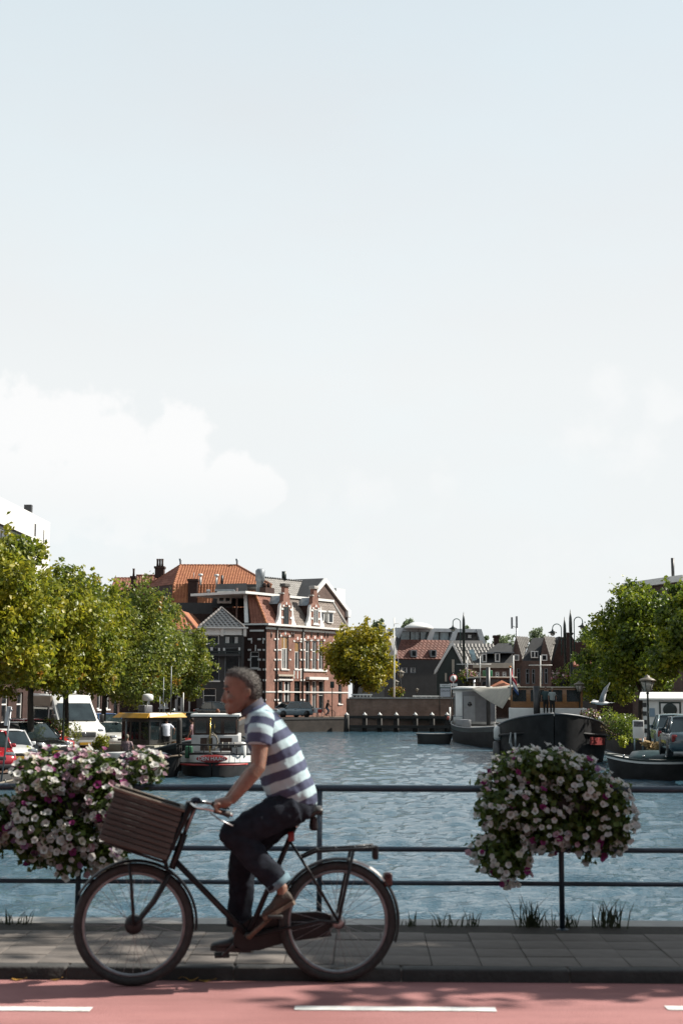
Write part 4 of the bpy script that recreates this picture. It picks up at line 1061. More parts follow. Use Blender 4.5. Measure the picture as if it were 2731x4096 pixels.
for k, (H, m, r_) in enumerate(((7.0, M_brickM, M_tb), (8.2, M_brickD, M_tr), (7.4, M_brickM, M_slate), (8.6, M_brickD, M_tb), (7.2, M_brickM, M_tr))):
    row_house(A0.lerp(A1, k / 5), A0.lerp(A1, (k + .992) / 5), -.42, H, m, r_, 'brick canal house along the right quay, %s of five from the far end' % ('first', 'second', 'third', 'fourth', 'fifth')[k], 5)
# house row added unseen behind the viewer's back to block skylight
FZ = Facade('added_terrace', Vector((30, -11, 0)), Vector((-30, -11, 0)), 0, 'tall grey terrace added out of view behind the camera to block skylight', 'house')
hs = [(1.2 + k * 2.9, 2.6 + k * 2.9, .9 + j * 3.3, 3.0 + j * 3.3) for k in range(20) for j in range(5)]
FZ.wall(17.5, mat('blue grey render', (.16, .19, .22), .85, .15, 2), hs, depth=8)
for h in hs: FZ.window(h, bars=(.6,), fw=.1)
# dark houses behind the right quay trees
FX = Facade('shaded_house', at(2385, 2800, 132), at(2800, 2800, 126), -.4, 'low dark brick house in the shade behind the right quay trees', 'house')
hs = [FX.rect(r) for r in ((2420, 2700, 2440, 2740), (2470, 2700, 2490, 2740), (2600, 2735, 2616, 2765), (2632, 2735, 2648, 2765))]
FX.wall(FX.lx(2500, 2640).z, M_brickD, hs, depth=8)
for h in hs: FX.window(h, bars=(.5,), fw=.09)
FX.box('roof', (-.2, -.3, FX.lx(2500, 2640).z), (FX.L, 8, FX.lx(2500, 2640).z + .3), M_slate)
# ================================================================== TREES
M_bark = mat('bark', (0.045, 0.038, 0.03), 0.95, 0.4, 9, bump=0.8, stretch=(1, 1, .25))
def leafmat(name, cols, orange=0.0, trans=0.35, scale=0.55):
    m = bpy.data.materials.new(name); m.use_nodes = True; t = m.node_tree; b = t.nodes['Principled BSDF']
    b.inputs['Roughness'].default_value = 0.42; b.inputs['Specular IOR Level'].default_value = 0.45
    tc = t.nodes.new('ShaderNodeTexCoord'); n = t.nodes.new('ShaderNodeTexNoise'); n.inputs['Scale'].default_value = scale; n.inputs['Detail'].default_value = 4
    t.links.new(tc.outputs['Object'], n.inputs['Vector'])
    g = t.nodes.new('ShaderNodeNewGeometry')
    mx = t.nodes.new('ShaderNodeMath'); mx.operation = 'MULTIPLY_ADD'; mx.inputs[1].default_value = 0.42
    ad = t.nodes.new('ShaderNodeMapRange'); ad.inputs['From Min'].default_value = 0.3; ad.inputs['From Max'].default_value = 0.7; ad.inputs['To Max'].default_value = 0.62
    t.links.new(n.outputs['Fac'], ad.inputs['Value'])
    t.links.new(g.outputs['Random Per Island'], mx.inputs[0]); t.links.new(ad.outputs[0], mx.inputs[2])
    r = t.nodes.new('ShaderNodeValToRGB'); e = r.color_ramp.elements
    while len(e) < len(cols): e.new(0.5)
    for i, c in enumerate(cols): e[i].position = i / (len(cols) - 1); e[i].color = (*alb(c, 1.12), 1)
    t.links.new(mx.outputs[0], r.inputs[0]); col = r.outputs[0]
    if orange:
        n2 = t.nodes.new('ShaderNodeTexNoise'); n2.inputs['Scale'].default_value = 0.75; n2.inputs['Detail'].default_value = 3
        mp = t.nodes.new('ShaderNodeMapping'); mp.inputs['Location'].default_value = (9, 3, 5)
        t.links.new(tc.outputs['Object'], mp.inputs[0]); t.links.new(mp.outputs[0], n2.inputs['Vector'])
        r2 = t.nodes.new('ShaderNodeMapRange'); r2.inputs['From Min'].default_value = 0.70 - orange; r2.inputs['From Max'].default_value = 0.74 - orange
        t.links.new(n2.outputs['Fac'], r2.inputs['Value'])
        m3 = t.nodes.new('ShaderNodeMix'); m3.data_type = 'RGBA'; m3.inputs['B'].default_value = (0.36, 0.14, 0.02, 1)
        mu = t.nodes.new('ShaderNodeMath'); mu.operation = 'MULTIPLY'; t.links.new(r2.outputs[0], mu.inputs[0]); t.links.new(g.outputs['Random Per Island'], mu.inputs[1])
        t.links.new(mu.outputs[0], m3.inputs['Factor']); t.links.new(col, m3.inputs['A']); col = m3.outputs['Result']
    t.links.new(col, b.inputs['Base Color'])
    tl = t.nodes.new('ShaderNodeBsdfTranslucent'); ms = t.nodes.new('ShaderNodeMixShader'); ms.inputs[0].default_value = trans
    t.links.new(col, tl.inputs['Color']); t.links.new(b.outputs[0], ms.inputs[1]); t.links.new(tl.outputs[0], ms.inputs[2])
    t.links.new(ms.outputs[0], t.nodes['Material Output'].inputs['Surface'])
    MATS[name] = m; return m
M_leafA = leafmat('autumn leaf A', [(.05, .08, .012), (.11, .14, .014), (.25, .245, .018), (.46, .36, .025)], 0.03, 0.5)
M_leafB = leafmat('autumn leaf B', [(.042, .07, .014), (.08, .11, .017), (.16, .175, .022), (.32, .26, .028)], 0.055, 0.5)
M_leafC = leafmat('maple leaf', [(.045, .065, .006), (.13, .135, .01), (.32, .265, .015), (.48, .34, .02)], 0.0, 0.42)
M_leafD = leafmat('dark green leaf', [(.022, .04, .010), (.055, .09, .012), (.16, .20, .016), (.36, .34, .022)], 0.0, 0.52)
M_leafF = leafmat('far leaf', [(.09, .13, .07), (.13, .17, .09), (.18, .21, .11)], 0.0, .5)

def leaves_mesh(name, P, N, size, m, g, bend=0.25):
    """one folded, pointed leaf (2 quads) at each point"""
    n = len(P)
    U = np.cross(N, g.standard_normal((n, 3))); U /= np.linalg.norm(U, axis=1, keepdims=True) + 1e-9
    V = np.cross(N, U)
    s = (size * g.uniform(0.6, 1.35, n))[:, None]
    p0 = P - U * s * .5; p1 = P + U * s * .5
    l = P - V * s * .36 + N * s * bend * .5; r = P + V * s * .36 + N * s * bend * .5
    vs = np.stack([p0, r, p1, l], 1).reshape(-1, 3)
    i = np.arange(n) * 4
    F = np.stack([np.stack([i, i + 1, i + 2], 1), np.stack([i, i + 2, i + 3], 1)], 1).reshape(-1, 3)
    me = bpy.data.meshes.new(name)
    me.vertices.add(len(vs)); me.vertices.foreach_set('co', vs.ravel())
    me.loops.add(F.size); me.loops.foreach_set('vertex_index', F.ravel().astype(np.int32))
    me.polygons.add(len(F)); me.polygons.foreach_set('loop_start', np.arange(0, F.size, 3, dtype=np.int32))
    me.update(calc_edges=True); me.materials.append(m); return me
def crown_points(g, lobes, n, shell=0.72):
    vol = np.array([l[1][0] * l[1][2] for l in lobes]); pr = vol / vol.sum()
    k = g.choice(len(lobes), n, p=pr)
    C = np.array([l[0] for l in lobes])[k]; Rr = np.array([l[1] for l in lobes])[k]
    D = g.standard_normal((n, 3)); D /= np.linalg.norm(D, axis=1, keepdims=True)
    rad = np.where(g.random(n) < 0.75, g.uniform(shell, 1.05, n), g.uniform(0.2, shell, n))[:, None]
    rad *= 1 + 0.14 * np.sin(D[:, :1] * 9 + C[:, :1] * 5) * np.sin(D[:, 1:2] * 8 + C[:, 2:3] * 3) + 0.1 * np.sin(D[:, 2:3] * 13 + C[:, 1:2] * 7)
    P = C + D * Rr * rad
    N = D * .7 + g.standard_normal((n, 3)) * .65 + np.array([0, 0, .25]); N /= np.linalg.norm(N, axis=1, keepdims=True)
    return P, N
def tree(name, loc, h, cr, cz, label, m, seed, n=15000, leaf=0.2, trunk=0.16, lobes=15, sq=(1, 1, 1), group=None, shape='round', twigs=14, lean=(0, 0), tipn=0.13):
    """h: height of trunk to fork; cr: crown radius; cz: crown half height"""
    g = np.random.default_rng(seed)
    o = empty(name, loc, 0, label, 'tree', group)
    cc = np.array([lean[0], lean[1], h + cz * .8])
    L = [(cc, (cr * .5 * sq[0], cr * .5 * sq[1], cz * .62))]
    for k in range(lobes):
        a = 2 * math.pi * (k * .382 + g.random() * .1); t = (k + .5) / lobes
        zz = -0.72 + 1.55 * t
        rr = math.sqrt(max(0.05, 1 - min(1, abs(zz)) ** 2 * .9)) * g.uniform(.52, .84) * (1 if shape == 'round' else (1 - .55 * max(0, zz)))
        c = cc + np.array([math.cos(a) * cr * rr * sq[0], math.sin(a) * cr * rr * sq[1], zz * cz * .82])
        q = g.uniform(.30, .50) * cr * (1.0 if zz < .4 else .8); L.append((c, (q * sq[0], q * sq[1], q * g.uniform(.75, 1.0))))
    P, N = crown_points(g, L, n)
    # small sprigs breaking the outline
    ns = int(n * tipn); k = g.integers(1, len(L), 90)
    D = g.standard_normal((90, 3)); D[:, 2] = np.abs(D[:, 2]) * .8 - .1; D /= np.linalg.norm(D, axis=1, keepdims=True)
    tip = np.array([L[i][0] for i in k]) + D * np.array([L[i][1] for i in k]) * g.uniform(1.0, 1.6, (90, 1))
    j = g.integers(0, 90, ns); P2 = tip[j] + g.normal(0, .15 * cr / 3, (ns, 3)) * np.array([1, 1, 1.5]); N2 = g.standard_normal((ns, 3)); N2 /= np.linalg.norm(N2, axis=1, keepdims=True)
    P = np.concatenate([P, P2]); N = np.concatenate([N, N2])
    c = bpy.data.objects.new('crown', leaves_mesh('crown', P, N, leaf, m, g)); COL.objects.link(c); c.parent = o; c['kind'] = 'stuff'
    tb = MB(); top = Vector((lean[0] * .5, lean[1] * .5, h))
    tb.tube([(0, 0, -.1), (0, 0, .25), (g.normal(0, .04), g.normal(0, .04), h * .5), top, Vector(cc)], [trunk * 1.35, trunk * 1.05, trunk * .9, trunk * .75, trunk * .3], 9)
    tr = tb.build('trunk', M_bark, o)
    for i in range(twigs):
        c_, r_ = L[1 + i % (len(L) - 1)]
        e = Vector(c_); s_ = top.lerp(Vector(cc), g.uniform(0, .7)); md = s_.lerp(e, .5) + Vector((0, 0, -.1 * cr * g.random()))
        MB().tube([s_, md, e], [trunk * .38, trunk * .24, trunk * .08], 6).build('limb', M_bark, o)
    return o
GL = 'trees along the left quay'
def ltree(px, D, top, bot, half, seed, m, lab, **k):
    p = at(px, 2900, D); z0 = lq_z(D); zt = at(px, top, D).z; zb = at(px, bot, D).z; cr = half / ppm(D)
    cz = (zt - zb) / 2; h = zb - z0 + cz * .2
    return tree('quay_tree', (p.x, p.y, z0), h, cr, cz * 1.0, lab, m, seed, group=GL, **k)
ltree(-70, 52, 2035, 2840, 265, 21, M_leafA, 'tallest yellow green quay tree at the left edge of the picture', n=30000, leaf=.19)
ltree(120, 60, 2205, 2860, 250, 22, M_leafA, 'yellow green quay tree rising behind the parked red cars, second from the left edge', n=27000, leaf=.19)
ltree(262, 66, 2270, 2855, 235, 23, M_leafA, 'bright yellow green quay tree above the white camper van', n=25000, leaf=.19)
ltree(415, 76, 2290, 2870, 245, 24, M_leafB, 'olive green quay tree with orange patches above the blue car', n=27000, leaf=.19)
ltree(560, 88, 2345, 2870, 200, 25, M_leafB, 'dark olive quay tree behind the yellow roofed boat', n=20000, leaf=.2)
ltree(675, 100, 2480, 2850, 125, 26, M_leafB, 'last and smallest quay tree, its branches reaching over the dark house', n=15000, leaf=.2, lean=(.5, 0))
# maple in front of the corner house
p = at(1408, 2850, 142)
z0 = -.12; zt = at(1440, 2500, 142).z; zb = at(1440, 2790, 142).z
tree('maple_tree', (p.x, p.y, z0), zb - z0 + .8, 3.35, (zt - zb) / 2 * 1.02, 'irregular golden green tree beside the brick corner house', M_leafC, 31, n=17000, leaf=.3, trunk=.32, lobes=16, lean=(.75, 0))
# right quay trees
def rtree(px, D, top, bot, half, seed, m, lab, **k):
    p = at(px, 2900, D); zt = at(px, top, D).z; zb = at(px, bot, D).z; cr = half / ppm(D); cz = (zt - zb) / 2
    return tree('quay_tree', (p.x, p.y, ZR), zb - ZR + cz * .2, cr, cz, lab, m, seed, group='trees along the right quay', **k)
rtree(2562, 84, 2270, 2860, 178, 41, M_leafD, 'dark green tree overhanging the barges on the right quay', n=17000, leaf=.22, shape='cone')
rtree(2765, 74, 2265, 2790, 150, 42, M_leafD, 'dark green tree at the right edge of the picture above the white wagon', n=14000, leaf=.22, shape='cone')
rtree(2445, 98, 2500, 2860, 135, 43, M_leafD, 'low dark green tree behind the gull on the right quay', n=11000, leaf=.22)
# street trees beyond the right end of the bridge, outside the view; they shade the pavement
for k, (x, y, zz, lab) in enumerate(((7.0, 11.45, 0, 'broad street tree at the right end of the bridge'), (10.2, 11.9, 0, 'second street tree past the right end of the bridge'), (9.4, 13.1, 6.4, 'tall thin crowned street tree at the right end of the bridge'))):
    tree('street_tree', (x + 1.2, y, -.4), 2.7 + zz, 2.5, 2.6 - zz * .15, lab, M_leafD, 50 + k, n=16000 if zz == 0 else 2300, leaf=.24, group='street trees by the bridge', tipn=.12, sq=(1.25, .8, 1))
# far tree tops between the roofs
for k, (px, top, half, D) in enumerate(((1516, 2465, 26, 215), (1632, 2470, 34, 215), (1470, 2500, 24, 212), (1576, 2498, 18, 214), (1862, 2490, 20, 214), (1935, 2535, 22, 216), (2020, 2545, 50, 214), (2148, 2510, 40, 218), (2345, 2530, 48, 214))):
    p = at(px, 2800, D); zt = at(px, top, D).z; cr = half / ppm(D)
    nm = ('poplar top left of the flagless mast', 'poplar top behind the glass penthouse', 'poplar tip just behind the golden green tree', 'thin poplar tip beside the glass penthouse', 'slim tree tip behind the arched lamp', 'small tree tip right of the penthouse', 'wide bushy tree top beside the chimney', 'rounded tree top behind the twin gables', 'bushy tree top right of the twin lamps')[k]
    tree('far_tree', (p.x, p.y, -.16), zt - 4, cr, 2.2 + cr * .3, 'distant ' + nm, M_leafF, 60 + k, n=1400, leaf=.34, trunk=.2, lobes=9, group='distant tree tops', twigs=4)
# ================================================================== BICYCLE
M_frame = mat('black bicycle enamel', (0.035, 0.036, 0.04), 0.38, 0.3, 8, coat=0.08, spec=.15)
M_tyre = mat('tyre rubber', (0.045, 0.045, 0.046), 0.8, 0.3, 30, bump=0.3)
M_chrome = mat('worn chrome', (0.62, 0.62, 0.62), 0.22, 0.15, 20, metal=1.0)
M_alu = mat('dull aluminium', (0.45, 0.45, 0.46), 0.38, 0.2, 20, metal=1.0)
M_rust = mat('rusty steel', (0.20, 0.13, 0.095), 0.6, 0.35, 25, metal=0.4)
M_fw = mat('white mudguard', (0.68, 0.67, 0.64), 0.4, 0.12, 8)
M_red = mat('red plastic', (0.35, 0.02, 0.02), 0.35, 0.15, 8)
M_grip = mat('black grip', (0.04, 0.04, 0.04), 0.7, 0.2, 30)
M_wick = mat('weathered crate wood', (0.07, 0.064, 0.058), 0.9, 0.35, 4, bump=0.6, c2=(0.15, 0.136, 0.122), stretch=(1, 6, 6), objr=0.4)
M_saddle = mat('saddle leather', (0.04, 0.038, 0.037), 0.5, 0.3, 12)

CF = onz(531, 3944, 0); CR = onz(1350, 3928, 0)
bd = Vector((CF.x - CR.x, CF.y - CR.y, 0)); WB = bd.length; bd.normalize()
bike = empty('bicycle', CR, math.atan2(bd.y, bd.x), 'black upright city bicycle with wooden crate on its front carrier ridden by a man', 'bicycle')
bn = Vector((bd.y, -bd.x, 0))
if bn.y > 0: bn = -bn                     # towards the camera
BI = Matrix.Translation(CR) @ Matrix.Rotation(math.atan2(bd.y, bd.x), 4, 'Z')
BIi = BI.inverted()
yc = (BIi.to_3x3() @ bn).y                 # +1 or -1: local y sign towards the camera
def bp(px, py, off=0.0):                   # pixel on the bicycle's plane (pushed off metres towards the camera) -> local
    return BIi @ onplane(px, py, CR + bn * off, bn)
RW = 0.352
hubF = Vector((WB, 0, RW)); hubR = Vector((0, 0, RW))
def wheel(nm, hub):
    rim = MB()
    ring = lambda r, y, n=64: [Vector((hub.x + r * math.cos(2 * math.pi * k / n), y, hub.z + r * math.sin(2 * math.pi * k / n))) for k in range(n)]
    rings = [ring(.286, -.013), ring(.302, -.016), ring(.302, .016), ring(.286, .013), ring(.282, 0), ring(.286, -.013)]
    rim.loft(rings, cap=False)
    w = rim.build(nm, mat('dull rim steel', (.34, .35, .37), .4, .25, 12, metal=.55), bike)
    t = MB().tube([(hub.x + .325 * math.cos(2 * math.pi * k / 64), 0, hub.z + .325 * math.sin(2 * math.pi * k / 64)) for k in range(64)], .0275, 12, closed=True)
    t.build('tyre', M_tyre, w)
    MB().lathe([(.014, -.055), (.04, -.05), (.04, -.03), (.022, -.025), (.022, .025), (.04, .03), (.04, .05), (.014, .055)], 14, M=Matrix.Translation(hub), axis='y').build('hub', M_alu, w)
    for k in range(32):
        a = 2 * math.pi * k / 32; s = 1 if k % 2 else -1; b = a + (.42 if (k // 2) % 2 else -.42)
        MB().tube([hub + Vector((.036 * math.cos(b), s * .032, .036 * math.sin(b))), hub + Vector((.284 * math.cos(a), 0, .284 * math.sin(a)))], .0013, 4, cap=False).build('spoke', M_alu, w)
    return w
wheel('front_wheel', hubF); wheel('rear_wheel', hubR)
MB().lathe([(.02, -.06), (.05, -.055), (.055, -.02), (.055, .04), (.045, .06)], 16, M=Matrix.Translation(hubF), axis='y').build('drum_brake', M_frame, bike)
def fender(nm, hub, a0, a1, m, r=.362, w=.034, n=40):
    rings = []
    for i in range(n + 1):
        a = R(a0 + (a1 - a0) * i / n); row = []
        for k in range(7):
            t = -1 + 2 * k / 6; rr = r + .012 * (1 - t * t); row.append(hub + Vector((rr * math.cos(a), t * w, rr * math.sin(a))))
        for k in range(6, -1, -1):
            t = -1 + 2 * k / 6; rr = r - .004 + .012 * (1 - t * t); row.append(hub + Vector((rr * math.cos(a), t * w * .97, rr * math.sin(a))))
        rings.append(row)
    return MB().loft(rings).build(nm, m, bike)
fender('front_mudguard', hubF, 28, 186, M_frame)
# local +x is forward: rear guard runs from near the bottom bracket over the top to the back
fender('rear_mudguard', hubR, 25, 100, M_frame); fender('rear_mudguard', hubR, 100.5, 140, M_fw); fender('rear_mudguard', hubR, 140.5, 200, M_frame)
BB = bp(992, 3742); BB.y = 0
HT = bp(738, 3335); HB = bp(690, 3468); HT.y = HB.y = 0
ST = bp(1160, 3352); ST.y = 0
MB().tube([HB.lerp(HT, -.05), HT], .021, 12).build('head_tube', M_frame, bike)
FC = bp(672, 3508); FC.y = 0
for s in (-1, 1):
    pts = [FC + Vector((-.01, s * .01, .03)), FC + Vector((.0, s * .055, 0)), FC.lerp(hubF, .5) + Vector((-.02, s * .058, 0)), hubF + Vector((-.035, s * .06, .03)), hubF + Vector((0, s * .06, 0))]
    MB().tube(pts, [.016, .016, .014, .011, .010], 10).build('fork_blade', M_frame, bike)
    q = bp(520, 3450); q.y = s * .07
    MB().tube([q, hubF + Vector((0, s * .07, 0))], .0075, 8).build('carrier_stay', M_frame, bike)
D0 = HB.lerp(HT, .2)
MB().tube([D0, D0.lerp(BB, .5), BB], [.0185, .0185, .0185], 12).build('down_tube', M_frame, bike)
MB().tube([BB, ST, ST.lerp(BB, -.12)], [.0165, .0165, .0135], 12).build('seat_tube', M_frame, bike)
MB().tube([ST.lerp(BB, -.1), bp(1192, 3300) * Vector((1, 0, 1)) if False else Vector((bp(1192, 3298).x, 0, bp(1192, 3298).z))], .012, 10).build('seat_post', M_chrome, bike)
MB().lathe([(.024, -.04), (.024, .04)], 12, M=Matrix.Translation(BB), axis='y').build('bottom_bracket', M_frame, bike)
for s in (-1, 1):
    MB().tube([BB + Vector((-.03, s * .03, 0)), hubR + Vector((.12, s * .055, .01)), hubR + Vector((0, s * .06, 0))], .009, 8).build('chain_stay', M_frame, bike)
    MB().tube([ST + Vector((0, s * .02, -.02)), ST.lerp(hubR, .4) + Vector((0, s * .052, 0)), hubR + Vector((0, s * .06, 0))], .008, 8).build('seat_stay', M_frame, bike)
    q = bp(1407, 3400); q.y = s * .07
    MB().tube([q, hubR + Vector((.0, s * .066, .02))], .0095, 8).build('rack_strut', M_frame, bike)
    a, b, c, d = bp(1204, 3428), bp(1262, 3401), bp(1380, 3394), bp(1497, 3384)
    MB().tube([Vector((a.x, s * .03, a.z)), Vector((b.x, s * .06, b.z)), Vector((c.x, s * .068, c.z)), Vector((d.x, s * .068, d.z))], .0095, 8).build('rack_rail', M_frame, bike)
for px in (1270, 1345, 1420, 1490):
    c = bp(px, 3397 - (px - 1270) * .055); MB().tube([(c.x, -.068, c.z), (c.x, .068, c.z)], .006, 6).build('rack_crossbar', M_frame, bike)
c = bp(1500, 3408); MB().rbox((c.x - .018, -.03, c.z - .045), (c.x + .018, .03, c.z + .04), .012).build('rack_lamp', M_frame, bike)
c = bp(1549, 3516); MB().rbox((c.x - .028, -.03, c.z - .045), (c.x + .025, .03, c.z + .04), .014).build('tail_light', mat('dark red lens', (.06, .012, .012), .25, .2, 8), bike)
# chain case on the far side
cc = [bp(p, q) for p, q in ((968, 3700), (1010, 3672), (1090, 3660), (1270, 3652), (1372, 3672), (1376, 3702), (1320, 3720), (1332, 3750), (1148, 3776), (1040, 3808), (968, 3812), (935, 3785), (938, 3740))]
MB().prism([(p.x, -yc * .05, p.z) for p in cc], (0, -yc * .035, 0)).build('chain_case', M_frame, bike, bevel=.006)
# cranks and pedals
PN = bp(1098, 3662, .12); PN.y = 0
for s, tgt in ((1, PN), (-1, BB * 2 - PN)):
    y = yc * s * .075
    MB().tube([BB + Vector((0, yc * s * .03, 0)), BB + Vector((0, y, 0)), Vector((tgt.x, y + yc * s * .01, tgt.z))], [.017, .016, .012], 8).build('crank', M_rust if s == 1 else M_alu, bike)
    q = MB().rbox((tgt.x - .045, min(y, y + yc * s * .11), tgt.z - .011), (tgt.x + .045, max(y, y + yc * s * .11), tgt.z + .011), .006).build('pedal', M_grip, bike)
# saddle
sc = bp(1205, 3262)
rings = []
for i in range(9):
    t = i / 8; x = sc.x - .12 + t * .27; w = .085 * (1 - t) ** .8 + .018; zc_ = sc.z + .015 * math.cos(t * 3.1) + (.02 if t < .15 else 0); th = .045 * (1 - t * .5)
    rings.append([Vector((x, w * math.cos(a), zc_ + th * .5 * math.sin(a) * (1.0 if math.sin(a) > 0 else 1.6))) for a in [2 * math.pi * k / 12 for k in range(12)]])
MB().loft(rings).build('saddle', M_saddle, bike)
for s in (-1, 1):
    MB().lathe([(.022, 0), (.024, .02), (.018, .07), (.022, .075)], 10, M=Matrix.Translation((sc.x - .075, s * .04, sc.z - .085))).build('saddle_spring', M_frame, bike)
c = bp(1163, 3345); MB().rbox((c.x - .02, yc * .02 - .012, c.z - .03), (c.x + .02, yc * .02 + .012, c.z + .03), .008).build('red_tag', M_red, bike)
# stem, handlebar, bell
HC = bp(784, 3222); HC.y = 0
MB().tube([HT, HC.lerp(HT, .1), HC], [.0125, .0125, .016], 10).build('stem', M_alu, bike)
hb = []
for s in (-1, 1):
    e = bp(925, 3246); m1 = bp(800, 3216); f1 = bp(765, 3212)
    hb.append([Vector((HC.x, 0, HC.z)), Vector((f1.x, s * .10, f1.z)), Vector((HC.x + .0, s * .22, HC.z + .004)), Vector((m1.x - .04, s * .265, m1.z - .008)), Vector((e.x, s * .275, e.z))])
for s, p in zip((-1, 1), hb):
    pts = []
    for i in range(len(p) - 1):
        for t in (0, .33, .66): pts.append(p[i].lerp(p[i + 1], t))
    pts.append(p[-1])
    MB().tube(pts, .0115, 10).build('handlebar', M_chrome, bike)
    MB().tube([p[3].lerp(p[4], .25), p[3].lerp(p[4], .9)], .0165, 10).build('grip', M_grip, bike)
    MB().tube([p[3].lerp(p[4], .1) + Vector((0, 0, -.02)), p[3].lerp(p[4], .5) + Vector((0, s * .02, -.045)), p[4] + Vector((0, s * .02, -.06))], .005, 6).build('brake_lever', M_alu, bike)
c = bp(783, 3203); MB().lathe([(.034, 0), (.036, .008), (.026, .03), (.004, .037)], 14, M=Matrix.Translation((c.x, yc * .05, c.z - .01))).build('bell', mat('dark blue bell', (.02, .025, .05), .25, .2, 8, metal=.5), bike)
# cables
MB().tube([Vector((HC.x, yc * .12, HC.z)), bp(745, 3290, .06), bp(720, 3380, .05), bp(690, 3470, .04)], .0035, 6).build('brake_cable', M_grip, bike)
# crate on the front carrier
tl, tr, br, bl = bp(457, 3152), bp(722, 3236), bp(650, 3441), bp(400, 3345)
ux = (tr - tl); ux.y = 0; CWd = ux.length; ux.normalize(); uz = Vector((-ux.z, 0, ux.x))
if uz.z < 0: uz = -uz
CH = abs((tl - bl).dot(uz))
Mc = frame(ux, Vector((0, 1, 0)), uz, Vector((bl.x, 0, bl.z)))
crate = bpy.data.objects.new('crate', None); COL.objects.link(crate); crate.parent = bike; crate.matrix_basis = Mc
WD = .17
sl = MB().rbox((0, -.007, .003), (CWd, .007, CH / 9 - .001), .003).mesh('slat', M_wick)
se = MB().rbox((-.007, -WD + .008, .003), (.007, WD - .008, CH / 9 - .001), .003).mesh('slat', M_wick)
for k in range(9):
    for y in (-WD, WD): inst('slat', sl, crate, Matrix.Translation((rng.uniform(-.004, .004), y + rng.uniform(-.002, .002), k * CH / 9)))
    for x in (0.008, CWd - .008): inst('slat', se, crate, Matrix.Translation((x, 0, k * CH / 9)))
MB().box((.022, -WD + .009, .012), (CWd - .022, -WD + .012, CH - .03)).box((.022, WD - .012, .012), (CWd - .022, WD - .009, CH - .03)).build('lining', mat('dark lining', (.05, .042, .036), .9, .2, 10), crate)
bs = MB().rbox((.01, 0, 0), (CWd - .01, .052, .01), .003).mesh('base_slat', M_wick)
for k in range(6): inst('base_slat', bs, crate, Matrix.Translation((0, -WD + .008 + k * .056, -.004)))
cp = MB().rbox((0, 0, 0), (.025, .025, CH - .01), .004).mesh('corner_post', M_wick)
for x in (.012, CWd - .037):
    for y in (-WD + .01, WD - .035): inst('corner_post', cp, crate, Matrix.Translation((x, y, .005)))
MB().rbox((-.012, -WD - .014, CH), (CWd + .012, -WD + .012, CH + .018), .005).rbox((-.012, WD - .012, CH), (CWd + .012, WD + .014, CH + .018), .005).rbox((-.012, -WD, CH), (.016, WD, CH + .018), .005).rbox((CWd - .016, -WD, CH), (CWd + .012, WD, CH + .018), .005).build('rim', mat('pale crate rim', (.24, .19, .15), .85, .3, 6, bump=.4), crate)
# carrier under and behind the crate
a, b = bp(752, 3212), bp(662, 3444)
for s in (-1, 1):
    MB().tube([Vector((a.x, s * .1, a.z)), Vector((b.x, s * .1, b.z)), Vector((bp(420, 3362).x, s * .1, bp(420, 3362).z))], .010, 8).build('carrier_frame', M_frame, bike)
MB().tube([Vector((a.x, -.1, a.z)), Vector((a.x, .1, a.z))], .010, 8).build('carrier_frame', M_frame, bike)
MB().prism([Vector((a.x, -.09, a.z)), Vector((a.x - .03, -.09, a.z - .02)), Vector((b.x - .01, -.09, b.z)), Vector((b.x + .02, -.09, b.z + .01))], (0, .18, 0)).build('carrier_back_plate', M_frame, bike)
q = bp(560, 3418); MB().tube([Vector((b.x, 0, b.z)), Vector((FC.x, 0, FC.z + .02))], .012, 8).build('carrier_bracket', M_frame, bike)
# ================================================================== CYCLIST
M_skin = mat('tanned skin', (0.38, 0.215, 0.155), 0.5, 0.16, 22, bump=0.15, spec=0.35)
_b = M_skin.node_tree.nodes['Principled BSDF']; _b.inputs['Subsurface Weight'].default_value = .25; _b.inputs['Subsurface Radius'].default_value = (1, .25, .12); _b.inputs['Subsurface Scale'].default_value = .02
M_hair = mat('grey hair', (0.10, 0.09, 0.08), 0.75, 0.4, 90, bump=0.8, c2=(0.36, 0.33, 0.30), bscale=220, stretch=(1, 1, .4))
M_jean = mat('dark navy denim', (0.028, 0.034, 0.048), 0.9, 0.3, 14, bump=0.4, bscale=200, spec=.1)
M_cuff = mat('pale turned cuff', (0.20, 0.33, 0.40), 0.85, 0.2, 20)
M_shoeD = mat('black shoe', (0.035, 0.035, 0.037), 0.5, 0.3, 14)
M_shoeB = mat('brown suede shoe', (0.075, 0.05, 0.036), 0.75, 0.3, 20, bump=0.3)
man = empty('person', CR + bd * .45, math.atan2(bd.y, bd.x), 'grey haired man in a striped polo shirt and dark trousers riding the bicycle', 'person')
MI = (Matrix.Translation(CR + bd * .45) @ Matrix.Rotation(math.atan2(bd.y, bd.x), 4, 'Z')).inverted()
def mp_(px, py, off=0.0):
    return MI @ onplane(px, py, CR + bn * off, bn)
